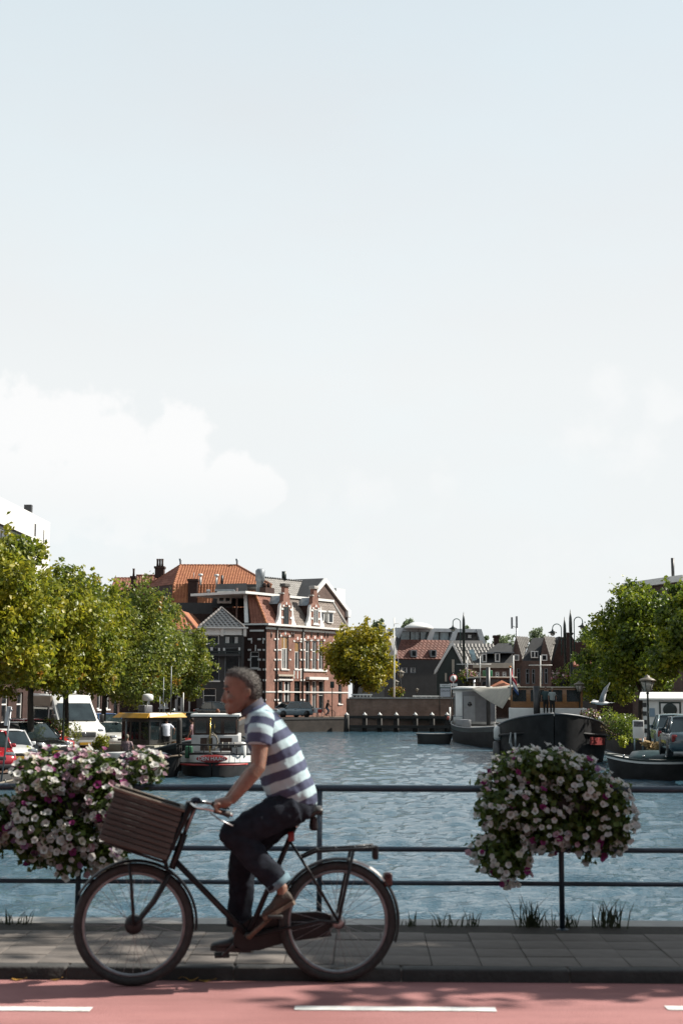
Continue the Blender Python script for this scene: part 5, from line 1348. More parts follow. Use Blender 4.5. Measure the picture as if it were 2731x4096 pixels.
def striped(name, axis, period, offset, cols):
    m = bpy.data.materials.new(name); m.use_nodes = True; t = m.node_tree; b = t.nodes['Principled BSDF']; b.inputs['Roughness'].default_value = .85
    b.inputs['Specular IOR Level'].default_value = .2
    tc = t.nodes.new('ShaderNodeTexCoord'); d = t.nodes.new('ShaderNodeVectorMath'); d.operation = 'DOT_PRODUCT'; d.inputs[1].default_value = axis
    t.links.new(tc.outputs['Object'], d.inputs[0])
    n = t.nodes.new('ShaderNodeTexNoise'); n.inputs['Scale'].default_value = 7; t.links.new(tc.outputs['Object'], n.inputs['Vector'])
    w = t.nodes.new('ShaderNodeMath'); w.operation = 'MULTIPLY_ADD'; w.inputs[1].default_value = .03; t.links.new(n.outputs['Fac'], w.inputs[0]); t.links.new(d.outputs['Value'], w.inputs[2])
    s = t.nodes.new('ShaderNodeMath'); s.operation = 'MULTIPLY_ADD'; s.inputs[1].default_value = 1 / period; s.inputs[2].default_value = offset; t.links.new(w.outputs[0], s.inputs[0])
    f = t.nodes.new('ShaderNodeMath'); f.operation = 'FRACT'; t.links.new(s.outputs[0], f.inputs[0])
    r = t.nodes.new('ShaderNodeValToRGB'); r.color_ramp.interpolation = 'LINEAR'; e = r.color_ramp.elements
    seq = [(0, cols[0]), (.47, cols[0]), (.50, cols[1]), (.97, cols[1]), (1.0, cols[0])]
    while len(e) < len(seq): e.new(.5)
    for i, (p, c) in enumerate(seq): e[i].position = p; e[i].color = (*c, 1)
    t.links.new(f.outputs[0], r.inputs[0]); t.links.new(r.outputs[0], b.inputs['Base Color'])
    bm_ = t.nodes.new('ShaderNodeBump'); bm_.inputs['Strength'].default_value = .35; bm_.inputs['Distance'].default_value = .03
    n2 = t.nodes.new('ShaderNodeTexNoise'); n2.inputs['Scale'].default_value = 9; n2.inputs['Detail'].default_value = 3; t.links.new(tc.outputs['Object'], n2.inputs['Vector'])
    t.links.new(n2.outputs['Fac'], bm_.inputs['Height']); t.links.new(bm_.outputs[0], b.inputs['Normal'])
    return m
def wrinkle(o, st, size):
    tx = bpy.data.textures.new('cloth folds', 'CLOUDS'); tx.noise_scale = size; tx.noise_depth = 2
    d = o.modifiers.new('folds', 'DISPLACE'); d.texture = tx; d.strength = st; d.mid_level = .5; d.texture_coords = 'LOCAL'
    q = o.modifiers.new('soft', 'SMOOTH'); q.iterations = 2
C_W, C_N = (0.31, 0.405, 0.435), (0.055, 0.064, 0.108)
# ---- torso: rings from hem to neck; each ring = front edge pixel, back edge pixel, half width
def ell(pf, pb, hw, off=0.0, n=18, sq=1.0):
    f, b = mp_(*pf), mp_(*pb); c = (f + b) / 2; a = (f - b) / 2
    return [Vector((c.x + a.x * math.cos(t), yc * off + hw * math.sin(t), c.z + a.z * math.cos(t))) for t in [2 * math.pi * k / n for k in range(n)]]
sh = MB()
torso = [((1066, 3196), (1268, 3222), .175), ((1052, 3150), (1270, 3190), .19), ((1036, 3105), (1255, 3130), .195), ((1018, 3050), (1232, 3075), .20), ((1000, 2998), (1208, 3005), .205), ((984, 2948), (1172, 2935), .21), ((978, 2900), (1122, 2868), .195), ((984, 2868), (1082, 2832), .14), ((975, 2850), (1052, 2806), .075)]
sh.loft([ell(*t) for t in torso])
hipc = mp_(1170, 3190); neck = mp_(1030, 2850)
ax = (neck - hipc); ax.y = 0; ax.normalize()
L_ = (neck - hipc).length
M_shirt = striped('striped polo cotton', ax, .109, 0.0, (C_W, C_N))
shirt = sh.build('shirt', M_shirt, man); remesh(shirt, .009, 8)
wrinkle(shirt, .020, .085)
# fit the stripes: a dark band should cross the back at pixel (1200, 3040)
d0 = mp_(1215, 3052).dot(ax)
for n_ in M_shirt.node_tree.nodes:
    if n_.type == 'MATH' and n_.operation == 'MULTIPLY_ADD' and abs(n_.inputs[1].default_value - 1 / .109) < .01: n_.inputs[2].default_value = .735 - (d0 + .015) / .109 + 20
# ---- sleeves
for s in (1, -1):
    o = s * .175
    S0, S1, S2 = mp_(1052, 2880, o), mp_(1040, 2925, o * 1.18), mp_(1036, 2982, o * 1.25)
    if s < 0: S2 = S2 + Vector((.02, 0, 0))
    axs = (S0 - S2).normalized()
    ms = striped('striped sleeve' + ('' if s > 0 else ' far'), axs, .105, .0, (C_W, C_N))
    dd = S2.dot(axs)
    for n_ in ms.node_tree.nodes:
        if n_.type == 'MATH' and n_.operation == 'MULTIPLY_ADD' and abs(n_.inputs[1].default_value - 1 / .105) < .01: n_.inputs[2].default_value = .48 - (dd + .015) / .105 + 20
    k = MB().tube([S0 + Vector((-.03, -yc * s * .05, .012)), S0, S1, S2], [.05, .075, .078, .074], 16).build('sleeve', ms, man); remesh(k, .009, 8)
# collar
cr_ = [ell((968, 2866), (1056, 2812), .082), ell((963, 2848), (1046, 2790), .074)]
MB().loft([ell((968, 2868), (1058, 2814), .084), ell((960, 2846), (1046, 2788), .074), ell((964, 2848), (1042, 2790), .070), ell((972, 2868), (1054, 2814), .079)], cap=False).build('collar', mat('navy collar', (.10, .095, .13), .85, .2, 12), man)
# ---- body: head, neck, arms, hands
body = MB()
def hp(px, py): return mp_(px, py)
prof = [  # front px,py  back px,py  half width
    ((918, 2861), (972, 2845), .034), ((906, 2849), (992, 2830), .052), ((902, 2833), (1008, 2813), .061), ((905, 2812), (1022, 2795), .067), ((902, 2790), (1032, 2775), .0715), ((900, 2768), (1037, 2756), .074), ((898, 2748), (1036, 2738), .0755), ((896, 2730), (1033, 2722), .075), ((899, 2712), (1026, 2706), .071), ((908, 2697), (1012, 2693), .062), ((925, 2684), (995, 2682), .044), ((948, 2678), (975, 2677), .015)]
body.loft([ell(*p) for p in prof])
# nose, brow, lips, chin, ears
def lump(px, py, off, r): body.ball(mp_(px, py, off), r, seg=10, rings=6)
body.loft([ell(*p) for p in (((902, 2754), (930, 2756), .012), ((894, 2772), (930, 2774), .0125), ((887, 2788), (930, 2790), .015), ((882, 2800), (930, 2802), .017), ((887, 2808), (930, 2810), .016), ((898, 2812), (930, 2814), .012))])
lump(892, 2803, .010, .009); lump(892, 2803, -.010, .009)
lump(903, 2753, .03, (.016, .022, .009)); lump(903, 2753, -.03, (.016, .022, .009))
lump(904, 2822, 0, (.010, .024, .006)); lump(906, 2831, 0, (.010, .022, .006)); lump(914, 2849, 0, (.018, .022, .014))
lump(925, 2795, .045, (.03, .02, .022)); lump(925, 2795, -.045, (.03, .02, .022))
for s in (1, -1):
    lump(994, 2768, s * .076, (.019, .011, .03)); lump(992, 2782, s * .075, (.012, .009, .014))
body.tube([mp_(1000, 2795), mp_(1010, 2840), mp_(1030, 2885)], [.052, .056, .07], 14)
# arms
GN = {}
for s in (1, -1):
    o = s * .19
    dx = 0 if s > 0 else -8
    sho, elb = mp_(1045, 2890, o), mp_(1035 + dx, 3068, s * .25)
    wr = mp_(922 + dx * 2, 3206, s * .275)
    body.tube([sho, sho.lerp(elb, .5), elb.lerp(sho, .12), elb, elb.lerp(wr, .22), elb.lerp(wr, .6), wr], [.056, .052, .043, .041, .044, .037, .0275], 14)
    # hand: palm above the grip, fingers wrapped round it
    kn = mp_(868 + dx, 3216, s * .275); grip0 = mp_(905, 3243, s * .275)
    body.tube([wr, wr.lerp(kn, .4), kn], [.027, .031, .026], 12, flat=1.25)
    fw = (kn - wr).normalized()
    for k in range(4):
        y = (-.036 + k * .024)
        b0 = wr.lerp(kn, .80) + Vector((0, yc * y * 1.0, 0))
        b1 = kn + Vector((.012 - .004 * abs(k - 1), yc * y, -.004)); b2 = kn + Vector((.004, yc * y, -.036)); b3 = kn + Vector((-.028, yc * y, -.046))
        body.tube([b0, b1, b2, b3], [.0105, .0100, .0092, .0078], 8)
    t0 = wr.lerp(kn, .3) + Vector((0, -yc * s * .028, -.005)); t1 = wr.lerp(kn, .62) + Vector((0, -yc * s * .046, -.016)); t2 = wr.lerp(kn, .95) + Vector((.005, -yc * s * .042, -.032))
    body.tube([t0, t1, t2], [.014, .0125, .0095], 8)
# ankles
AN, AF = mp_(1128, 3552, .13), mp_(953, 3712, -.13)
for a_, up_ in ((AN, mp_(1105, 3520, .13)), (AF, mp_(955, 3660, -.13))): body.tube([up_, a_, a_ + Vector((0, 0, -.04))], [.036, .034, .034], 10)
# torso core keeps the body one surface
body.loft([ell((1072, 3190), (1258, 3215), .15), ell((1040, 3105), (1245, 3130), .17), ell((1006, 2998), (1198, 3005), .18), ell((990, 2900), (1112, 2868), .165), ell((990, 2872), (1072, 2836), .10)])
for s, an in ((1, AN), (-1, AF)):
    hip = mp_(1185, 3220, s * .09); kne = mp_(922, 3342, s * .12) if s > 0 else mp_(968, 3396, s * .12)
    body.tube([hip, hip.lerp(kne, .5), kne, kne.lerp(an, .4), an], [.085, .072, .052, .048, .033], 12)
bo = body.build('body', M_skin, man); remesh(bo, .006, 3, .5)
# eyes
for s in (1, -1):
    MB().ball(mp_(916, 2766, s * .036), .012, seg=10, rings=6).build('eye', mat('eye', (.06, .045, .04), .2, .3, 30), man)
    MB().tube([mp_(899, 2748, s * .016), mp_(901, 2744, s * .034), mp_(910, 2749, s * .052)], [.004, .0055, .003], 6).build('eyebrow', M_hair, man)
# hair: cap with a grain of short locks
hr = MB()
hprof = [((985, 2800), (1036, 2795), .060), ((978, 2783), (1042, 2775), .076), ((966, 2765), (1044, 2754), .0775), ((955, 2745), (1042, 2735), .079), ((930, 2728), (1039, 2718), .0785), ((904, 2711), (1032, 2702), .0745), ((903, 2694), (1017, 2688), .066), ((914, 2679), (1000, 2677), .05), ((940, 2670), (978, 2670), .018)]
hr.loft([ell(*p) for p in hprof])
hair = hr.build('hair', M_hair, man); remesh(hair, .006, 3, .5)
g = np.random.default_rng(3); hv = []; hf = []
for k in range(9000):
    i = g.integers(0, len(hprof) - 1); t = g.random(); r0 = ell(*hprof[i]); r1 = ell(*hprof[i + 1]); kk = g.integers(0, 18)
    v = r0[kk].lerp(r1[kk], t).lerp(r0[(kk + 1) % 18].lerp(r1[(kk + 1) % 18], t), g.random()); c = (r0[0] + r0[9]) / 2
    n_ = (v - c).normalized(); tg = Vector((-.55 + g.normal(0, .35), g.normal(0, .3), -.35 + .9 * max(0, n_.z) + g.normal(0, .3)))
    d_ = (n_ * .55 + tg * .6).normalized() * g.uniform(.008, .017); w_ = d_.cross(n_).normalized() * .0011
    o_ = len(hv); b_ = v - n_ * .003; hv += [b_ - w_, b_ + w_, b_ + d_]; hf.append((o_, o_ + 1, o_ + 2))
hs_ = MB().add(hv, hf).build('hair_strands', M_hair, hair, fix=False); hs_['kind'] = 'stuff'
# sideburns keep the ear clear
# ---- trousers
tr_ = MB()
tr_.loft([ell((1066, 3172), (1266, 3205), .172), ell((1070, 3205), (1262, 3235), .18), ell((1090, 3240), (1252, 3262), .165), ell((1120, 3262), (1235, 3275), .12)])
legs = {}
for s in (1, -1):
    hip = mp_(1178, 3222, s * .095); kne = mp_(932, 3340, s * .125) if s > 0 else mp_(972, 3398, s * .12)
    end = mp_(1112, 3530, s * .13) if s > 0 else mp_(958, 3690, s * .13)
    kb = kne.lerp(end, .22) + Vector((-.012 if s > 0 else 0, 0, 0))
    tr_.tube([hip, hip.lerp(kne, .35), hip.lerp(kne, .75), kne, kb, kne.lerp(end, .6), end], [.112, .107, .095, .088, .084, .078, .076], 16)
    tr_.ball(kne, .084)
pants = tr_.build('trousers', M_jean, man); remesh(pants, .009, 7)
wrinkle(pants, .030, .075)
for s, (c0, c1), r_ in ((1, ((1104, 3518), (1121, 3541)), .079), (-1, ((958, 3672), (957, 3702)), .079)):
    MB().tube([mp_(*c0, s * .13), mp_(*c1, s * .13)], [r_, r_ * .98], 16).build('turned_cuff', M_cuff if s > 0 else M_jean, man)
# shoes
def shoe(heel, toe, off, m, nm='shoe'):
    h, t = mp_(*heel, off), mp_(*toe, off); d = (t - h); L = d.length; d.normalize(); n = Vector((-d.z, 0, d.x)); n = n if n.z > 0 else -n
    rings = []
    for u, zt, w in ((0, .055, .028), (.06, .085, .036), (.25, .098, .039), (.42, .085, .040), (.62, .058, .046), (.82, .045, .046), (.95, .034, .036), (1.0, .022, .018)):
        c = h + d * (L * u); rg = []
        for k in range(14):
            a = 2 * math.pi * k / 14; rg.append(c + Vector((0, w * math.cos(a), 0)) + n * (zt * .5 + zt * .5 * max(-1, math.sin(a))))
        rings.append(rg)
    q = MB().loft(rings).build(nm, m, man); remesh(q, .006, 5)
    so_ = MB()
    rings = []
    for u, w in ((-.01, .02), (.05, .036), (.3, .037), (.6, .046), (.85, .046), (1.0, .02)):
        c = h + d * (L * u); rings.append([c + Vector((0, w, 0)) + n * .012, c + Vector((0, w, 0)) - n * .012, c + Vector((0, -w, 0)) - n * .012, c + Vector((0, -w, 0)) + n * .012])
    so_.loft(rings, sm=False).build('sole', M_shoeD if m is not M_shoeB else mat('tan sole', (.2, .14, .1), .8, .2, 10), q)
shoe((1178, 3606), (1052, 3674), .13, M_shoeB)
shoe((1012, 3800), (842, 3792), -.13, M_shoeD)
# ================================================================== FLOWER PLANTERS, GRASS, FALLEN LEAVES
def petalmat(name, c, centre):
    m = bpy.data.materials.new(name); m.use_nodes = True; t = m.node_tree; b = t.nodes['Principled BSDF']; b.inputs['Roughness'].default_value = .6; b.inputs['Specular IOR Level'].default_value = .2
    tc = t.nodes.new('ShaderNodeTexCoord'); l = t.nodes.new('ShaderNodeVectorMath'); l.operation = 'LENGTH'; t.links.new(tc.outputs['Object'], l.inputs[0])
    r = t.nodes.new('ShaderNodeMapRange'); r.inputs['From Min'].default_value = .004; r.inputs['From Max'].default_value = .013; t.links.new(l.outputs['Value'], r.inputs['Value'])
    n = t.nodes.new('ShaderNodeTexNoise'); n.inputs['Scale'].default_value = 40; t.links.new(tc.outputs['Object'], n.inputs['Vector'])
    mx = t.nodes.new('ShaderNodeMix'); mx.data_type = 'RGBA'; mx.inputs['A'].default_value = (*alb(centre), 1); mx.inputs['B'].default_value = (*alb(c), 1); t.links.new(r.outputs[0], mx.inputs['Factor'])
    t.links.new(mx.outputs['Result'], b.inputs['Base Color'])
    tl = t.nodes.new('ShaderNodeBsdfTranslucent'); ms = t.nodes.new('ShaderNodeMixShader'); ms.inputs[0].default_value = .45
    t.links.new(mx.outputs['Result'], tl.inputs['Color']); t.links.new(b.outputs[0], ms.inputs[1]); t.links.new(tl.outputs[0], ms.inputs[2]); t.links.new(ms.outputs[0], t.nodes['Material Output'].inputs['Surface'])
    return m
PET = [petalmat('white petal', (.84, .83, .80), (.35, .36, .18)), petalmat('pale pink petal', (.74, .46, .55), (.45, .25, .2)), petalmat('magenta petal', (.48, .06, .28), (.2, .02, .1)), petalmat('lilac petal', (.55, .30, .55), (.25, .1, .25)), petalmat('cream petal', (.78, .72, .60), (.4, .35, .12))]
PLAIN = [mat('plain petal %d' % k, c, .6, .12, 60, trans=.45) for k, c in enumerate(((.80, .78, .76), (.74, .46, .55), (.48, .06, .28), (.55, .30, .55), (.78, .72, .60)))]
def blossom(m, nm):
    b = MB(); n = 10; vs = [(0, 0, -.014)]
    for k in range(n):
        a = 2 * math.pi * k / n; r = .026 if k % 2 == 0 else .0215
        vs.append((.010 * math.cos(a), .010 * math.sin(a), 0.0)); vs.append((r * math.cos(a), r * math.sin(a), .007 + .003 * math.sin(3 * a)))
    fs = []
    for k in range(n):
        a, c = 1 + 2 * k, 1 + 2 * ((k + 1) % n); fs += [(0, c, a), (a, c, c + 1, a + 1)]
    b.add(vs, fs, 0, True); return b.mesh(nm, m)
BL = [blossom(m, 'blossom') for m in PET]
M_pl = mat('petunia leaf', (.05, .10, .016), .55, .4, 30, c2=(.18, .28, .035), isl=.7, trans=.35)
M_pot = mat('dark planter', (.02, .022, .022), .5, .3, 8)
def planter(px0, px1, py0, py1, postx, label, seed, wts, dens, outl, bs=1.0, extra=0):
    g = np.random.default_rng(seed)
    pl = empty('flower_planter', (postx, YF, ZP), 0, label, 'planter', 'flower planters on the bridge railing')
    a = at(px0, (py0 + py1) / 2, YF); b = at(px1, (py0 + py1) / 2, YF); zt = at(px0, py0, YF).z - ZP; zb = at(px0, py1, YF).z - ZP
    cx = (a.x + b.x) / 2 - postx; rx_ = (b.x - a.x) / 2; cz = (zt + zb) / 2; rz_ = (zt - zb) / 2
    MB().rbox((cx - rx_ * .45, -.14, cz - .08), (cx + rx_ * .45, .14, cz + .1), .03).build('planter_box', M_pot, pl)
    for s in (-1, 1): MB().tube([(cx + s * .1, 0, cz - .05), (cx + s * .06, 0, cz - .2), (0, 0, cz - .24)], .012, 6).build('bracket', M_pot, pl)
    # lumpy hanging mass
    lob = []
    for (ex, ey, erx, ery, nn) in outl:
        e0 = at(ex, ey, YF); kx = YF / FPX
        for k in range(nn):
            a_ = g.random() * 6.283; rr = math.sqrt(g.random()) * .86
            q = g.uniform(.09, .155)
            lob.append(((e0.x - postx + math.cos(a_) * rr * max(.01, erx * kx - q * .5), g.uniform(-.2, .2), e0.z - ZP + math.sin(a_) * rr * max(.01, ery * kx - q * .5)), (q, q, q * g.uniform(.8, 1.1))))
    P, N = crown_points(g, lob, 15000, .8)
    P[:, 2] = np.clip(P[:, 2], zb - .03, zt + .03)
    o = bpy.data.objects.new('foliage', leaves_mesh('foliage', P, N, .05, M_pl, g, .3)); COL.objects.link(o); o.parent = pl; o['kind'] = 'stuff'
    # blossoms, thickest where seen and on top
    P, N = crown_points(g, lob, 6500, .98)
    C = np.array([l[0] for l in lob]); Rr = np.array([l[1] for l in lob])
    D = (((P[:, None] - C[None]) / Rr[None]) ** 2).sum(-1)
    ok = (D < .82).sum(1) == 0
    clu = np.sin(P[:, 0] * 13 + seed) * np.sin(P[:, 2] * 15 + seed * 2) + .6 * np.sin(P[:, 0] * 31 + 1) * np.sin(P[:, 2] * 27)
    sc = -P[:, 1] * 1.2 + (P[:, 2] - cz) * .5 + g.random(len(P)) * .45 + clu * .28
    idx = [i for i in np.argsort(-sc) if ok[i]][:dens + extra]
    rest = MB()
    for j_, i in enumerate(idx):
        tz = (P[i][2] - zb) / (zt - zb)
        n = Vector(N[i]) * .5 + Vector((g.normal(0, .3) + .25 * tz, -.75 + .5 * tz, .2 + .75 * tz + g.normal(0, .25)))
        n.normalize()
        q = n.to_track_quat('Z', 'Y').to_matrix().to_4x4()
        d = Vector(P[i]) + n * .02
        kk = g.choice(5, p=wts(P[i], (P[i][2] - zb) / (zt - zb)))
        s_ = g.uniform(.75, 1.35) * bs
        TM = Matrix.Translation(d) @ q @ Matrix.Rotation(g.random() * 6, 4, 'Z') @ Matrix.Diagonal((s_, s_, s_, 1))
        if j_ < dens: inst('blossom', BL[kk], pl, TM)
        else: rest.add([TM @ v.co for v in BL[kk].vertices], [tuple(f.vertices) for f in BL[kk].polygons], int(kk), True)
    if rest.f: rest.build('blossoms', [PLAIN[q_] for q_ in range(5)], pl, fix=False)['kind'] = 'stuff'
def wl_(p, t):
    w = np.array([.42, .27, .11, .01, .19]) if t > .45 else np.array([.68, .08, .06, .05, .13]); return w / w.sum()
def wr_(p, t):
    w = np.array([.80, .03, .07, .01, .09]); return w / w.sum()
planter(-60, 640, 3000, 3490, PX[0], 'sunlit planter of pink and white petunias on the left of the bridge railing', 71, wl_, 300, ((165, 3290, 230, 200, 26), (410, 3210, 170, 210, 20), (300, 3135, 230, 130, 20), (-20, 3300, 120, 150, 8), (330, 3400, 200, 90, 10), (575, 3085, 45, 45, 2)), 1.02, 560)
planter(1880, 2535, 2990, 3470, PX[2], 'shaded planter of mostly white petunias on the right of the bridge railing', 72, wr_, 290, ((2160, 3205, 305, 200, 62), (2155, 3090, 240, 90, 18), (2030, 3370, 155, 115, 16), (2375, 3330, 125, 115, 14), (2020, 3465, 60, 50, 4), (2445, 3240, 60, 150, 6)), .9, 420)
# grass tufts along the bridge edge
M_gr = mat('dry grass', (.03, .05, .018), .8, .4, 10, c2=(.09, .10, .04), isl=.7, trans=.2)
wd = ('first', 'second', 'third', 'fourth', 'fifth', 'sixth', 'seventh', 'eighth', 'ninth', 'tenth')
for k, (px, h, n) in enumerate(((60, .12, 26), (1640, .12, 12), (1768, .13, 14), (1880, .14, 14), (2122, .24, 44), (2262, .14, 30))):
    g = np.random.default_rng(80 + k); p = at(px, 3660, YF + .1); b = MB()
    for j in range(n):
        x, y = g.normal(0, .045), g.normal(0, .02); hh = h * g.uniform(.4, 1.1); dx, dy = g.normal(0, .35) * hh, g.normal(0, .2) * hh
        w_ = .004
        b.add([(x - w_, y, 0), (x + w_, y, 0), (x + dx * .4 + w_ * .8, y + dy * .4, hh * .6), (x + dx * .4 - w_ * .8, y + dy * .4, hh * .6), (x + dx, y + dy, hh)], [(0, 1, 2, 3), (3, 2, 4)])
    tag(b.build('grass_tuft', M_gr, fix=False), 'dry grass tuft growing at the bridge edge below the railing, %s from the left' % wd[k], 'grass', 'grass tufts along the bridge edge').location = (p.x, YF + .1, ZP - .02)
g = np.random.default_rng(99); p = at(2440, 3660, YF + .1); b = MB()
for j in range(40):
    x, y = g.normal(0, .06), g.normal(0, .02); hh = .21 * g.uniform(.4, 1.1); dx = g.normal(0, .3) * hh; w_ = .004
    b.add([(x - w_, y, 0), (x + w_, y, 0), (x + dx * .4 + w_, y, hh * .6), (x + dx * .4 - w_, y, hh * .6), (x + dx, y, hh)], [(0, 1, 2, 3), (3, 2, 4)])
tag(b.build('grass_tuft', M_gr, fix=False), 'dry grass tuft growing at the bridge edge, rightmost of the row', 'grass', 'grass tufts along the bridge edge').location = (p.x, YF + .1, ZP - .02)
# fallen leaves in the gutter
M_fl = mat('fallen leaf', (.55, .26, .04), .6, .3, 30, c2=(.66, .40, .07), trans=.2)
for k, (px, py, s_, lab) in enumerate(((800, 3872, .05, 'curled yellow leaf standing in the gutter near the pedals'), (845, 3880, .045, 'flat yellow leaf on the road just behind the front wheel'), (115, 3884, .04, 'small orange leaf in the gutter at the far left'), (556, 3878, .025, 'tiny orange leaf in the gutter seen through the front wheel'), (1330, 3884, .025, 'tiny yellow leaf in the gutter seen through the rear wheel'), (260, 3886, .03, 'small yellow leaf in the gutter left of the front wheel'))):
    p = onz(px, py, .0); p.y = min(p.y, YK - .03); g = np.random.default_rng(k); b = MB(); n = 9
    pts = [(s_ * 1.1 * math.cos(a) * (1 - .3 * abs(math.sin(2.5 * a))), s_ * .62 * math.sin(a) * (1 - .3 * abs(math.sin(2.5 * a))), .004 + (.5 * s_ * (1 if k in (0,) else .35)) * abs(math.cos(a)) ** 1.5) for a in [2 * math.pi * i / n for i in range(n)]]
    b.add([(0, 0, .004)] + pts, [(0, 1 + i, 1 + (i + 1) % n) for i in range(n)], 0, True)
    b.tube([pts[0], (s_ * 1.6, .0, .02)], .0015, 4)
    o = tag(b.build('fallen_leaf', M_fl, fix=False), lab, 'leaf', 'fallen leaves in the gutter'); o.location = p; o.rotation_euler = (0, 0, g.uniform(-.5, .5) + (math.pi if k == 0 else 0))
# ================================================================== VEHICLES
M_cglass = glass('car glass', (.03, .045, .05), .04)
M_head = mat('headlight lens', (.45, .47, .5), .12, .4, 25, metal=.6)
M_tail = mat('tail light lens', (.30, .02, .02), .2, .2, 10)
M_plate = mat('yellow number plate', (.75, .42, .03), .5, .08, 10)
M_trim = mat('black trim', (.016, .016, .017), .5, .3, 10)
M_wrim = mat('alloy rim', (.5, .5, .52), .3, .2, 10, metal=.8)
def paint(name, c): return mat('car paint ' + name, c, .22, .05, 2, coat=.6)
def wheelmesh(r, w):
    t = MB().lathe([(r * .62, -w / 2), (r * .95, -w / 2), (r, -w * .3), (r, w * .3), (r * .95, w / 2), (r * .62, w / 2)], 20, axis='y').mesh('tyre', M_tyre)
    q = MB().lathe([(r * .66, -w * .42), (r * .62, -w * .2), (r * .15, -w * .3), (r * .15, w * .3), (r * .62, w * .2), (r * .66, w * .42)], 20, axis='y')
    for k in range(5):
        a = 2 * math.pi * k / 5
        for s in (-1, 1): q.box((-.03, -.012 + s * w * .40, 0), (.03, .012 + s * w * .40, r * .64), M=Matrix.Rotation(a, 4, 'Y'))
    return t, q.mesh('rim', M_wrim)
def car(name, loc, head, L, Wd, H, m, label, hood=.28, trunk=.12, belt=.60, cat='car', group='cars parked on the left quay', wr=.31, roofm=None, rake=.17, rrake=.1, roofz=None, rails=False):
    """head: heading angle; local x forward"""
    o = empty(name, loc, head, label, cat, group)
    zb = .2; zbelt = H * belt; hw = Wd / 2
    xs = np.linspace(-L / 2, L / 2, 25); rings = []
    for x in xs:
        t = (x + L / 2) / L
        if t > 1 - hood: u = (t - 1 + hood) / hood; top = zbelt - .03 - (zbelt - H * .46) * u ** 1.6
        elif t < trunk: u = 1 - t / trunk; top = zbelt + .03 - .12 * u ** 2
        else: top = zbelt
        e = min(1, min(t, 1 - t) / .07); w = hw * (.80 + .20 * math.sqrt(max(0, 1 - (1 - e) ** 2)))
        b = zb + (.10 * (1 - e))
        if t > .97 or t < .03: top -= .05 * (1 - e)
        pr = [(-.90, b), (-.985, b + .12), (-1, (b + top) * .5), (-.97, top - .10), (-.90, top - .02), (-.5, top + .012), (0, top + .02), (.5, top + .012), (.90, top - .02), (.97, top - .10), (1, (b + top) * .5), (.985, b + .12), (.90, b)]
        rings.append([Vector((x, p * w, z)) for p, z in pr])
    MB().loft(rings).build('body', m, o)
    xf = L / 2 - hood * L; xr = -L / 2 + trunk * L
    base = [(xr, .90), (xf, .90)]; top = [(xr + L * rrake, .70), (xf - L * rake, .70)]
    b0, b1, t0, t1 = xr, xf, xr + L * rrake, xf - L * rake; wb, wt = hw * .93, hw * .74; zt = H - .05
    def gq(nm, pts, mm): return MB().prism([Vector(p) for p in pts[0]], pts[1]).build(nm, mm, o)
    MB().add([(b0, -wb, zbelt - .02), (b1, -wb, zbelt - .02), (b1, wb, zbelt - .02), (b0, wb, zbelt - .02), (t0, -wt, zt), (t1, -wt, zt), (t1, wt, zt), (t0, wt, zt)], [(0, 1, 5, 4), (1, 2, 6, 5), (2, 3, 7, 6), (3, 0, 4, 7), (4, 5, 6, 7)]).build('glazing', M_cglass, o)
    rt = MB(); rr = []
    for i in range(7):
        x = t0 - .04 + (t1 - t0 + .08) * i / 6; zz = zt + .05 * math.sin(math.pi * (i + .6) / 7.2); rr.append([Vector((x, y * wt * 1.03, zz + .02 - .045 * abs(y) ** 3 - d)) for d in (0, .035) for y in ((-1, -.6, 0, .6, 1) if d == 0 else (1, .6, 0, -.6, -1))])
    rt.loft(rr).build('roof', roofm or m, o)
    for s in (-1, 1):
        for (p, q) in (((b1, s * wb, zbelt - .03), (t1, s * wt, zt)), ((b0, s * wb, zbelt - .03), (t0, s * wt, zt)), (((b0 + b1) / 2 - .1, s * (wb + .006), zbelt - .03), ((t0 + t1) / 2 - .05, s * (wt + .006), zt))):
            MB().tube([p, q], .035, 6).build('pillar', m, o)
        c = MB().rbox((b1 - .25, s * (hw + .02) - .08, zbelt + .0), (b1 - .08, s * (hw + .02) + .08, zbelt + .13), .03).build('mirror', m, o)
        h = MB().rbox((L / 2 - .34, s * hw * .72 - .17, H * .41), (L / 2 - .10, s * hw * .72 + .17, H * .41 + .16), .05).build('headlight', M_head, o)
        MB().rbox((-L / 2 + .0, s * hw * .80 - .10, zbelt - .34), (-L / 2 + .12, s * hw * .80 + .10, zbelt - .08), .03).build('tail_light', M_tail, o)
        for (x) in (L * .315, -L * .30):
            w = bpy.data.objects.new('wheel', WHM(wr)[0]); COL.objects.link(w); w.parent = o; w.location = (x, s * (hw - .10), wr); inst('rim', WHM(wr)[1], w)
            MB().lathe([(wr * 1.14, -.02), (wr * 1.14, .02)], 18, M=Matrix.Translation((x, s * (hw - .015), wr + .02)), axis='y').build('wheel_arch', M_trim, o)
        if rails: MB().tube([(t0 + .1, s * wt, zt + .07), (t1 - .1, s * wt, zt + .07)], .02, 6).build('roof_rail', M_trim, o)
        MB().box((-.08, s * (hw + .003) - .004, zbelt - .16), (.10, s * (hw + .003) + .008, zbelt - .13)).build('door_handle', M_trim, o)
    MB().rbox((L / 2 - .07, -hw * .55, H * .34), (L / 2 + .01, hw * .55, H * .42), .02).build('grille', M_trim, o)
    MB().rbox((L / 2 - .09, -hw * .78, .22), (L / 2 + .015, hw * .78, .36), .02).build('air_intake', M_trim, o)
    MB().box((L / 2 + .012, -.26, .385), (L / 2 + .03, .26, .485)).build('number_plate', M_plate, o)
    MB().box((-L / 2 - .03, -.26, .55), (-L / 2 - .012, .26, .66)).build('number_plate', M_plate, o)
    return o
_wh = {}
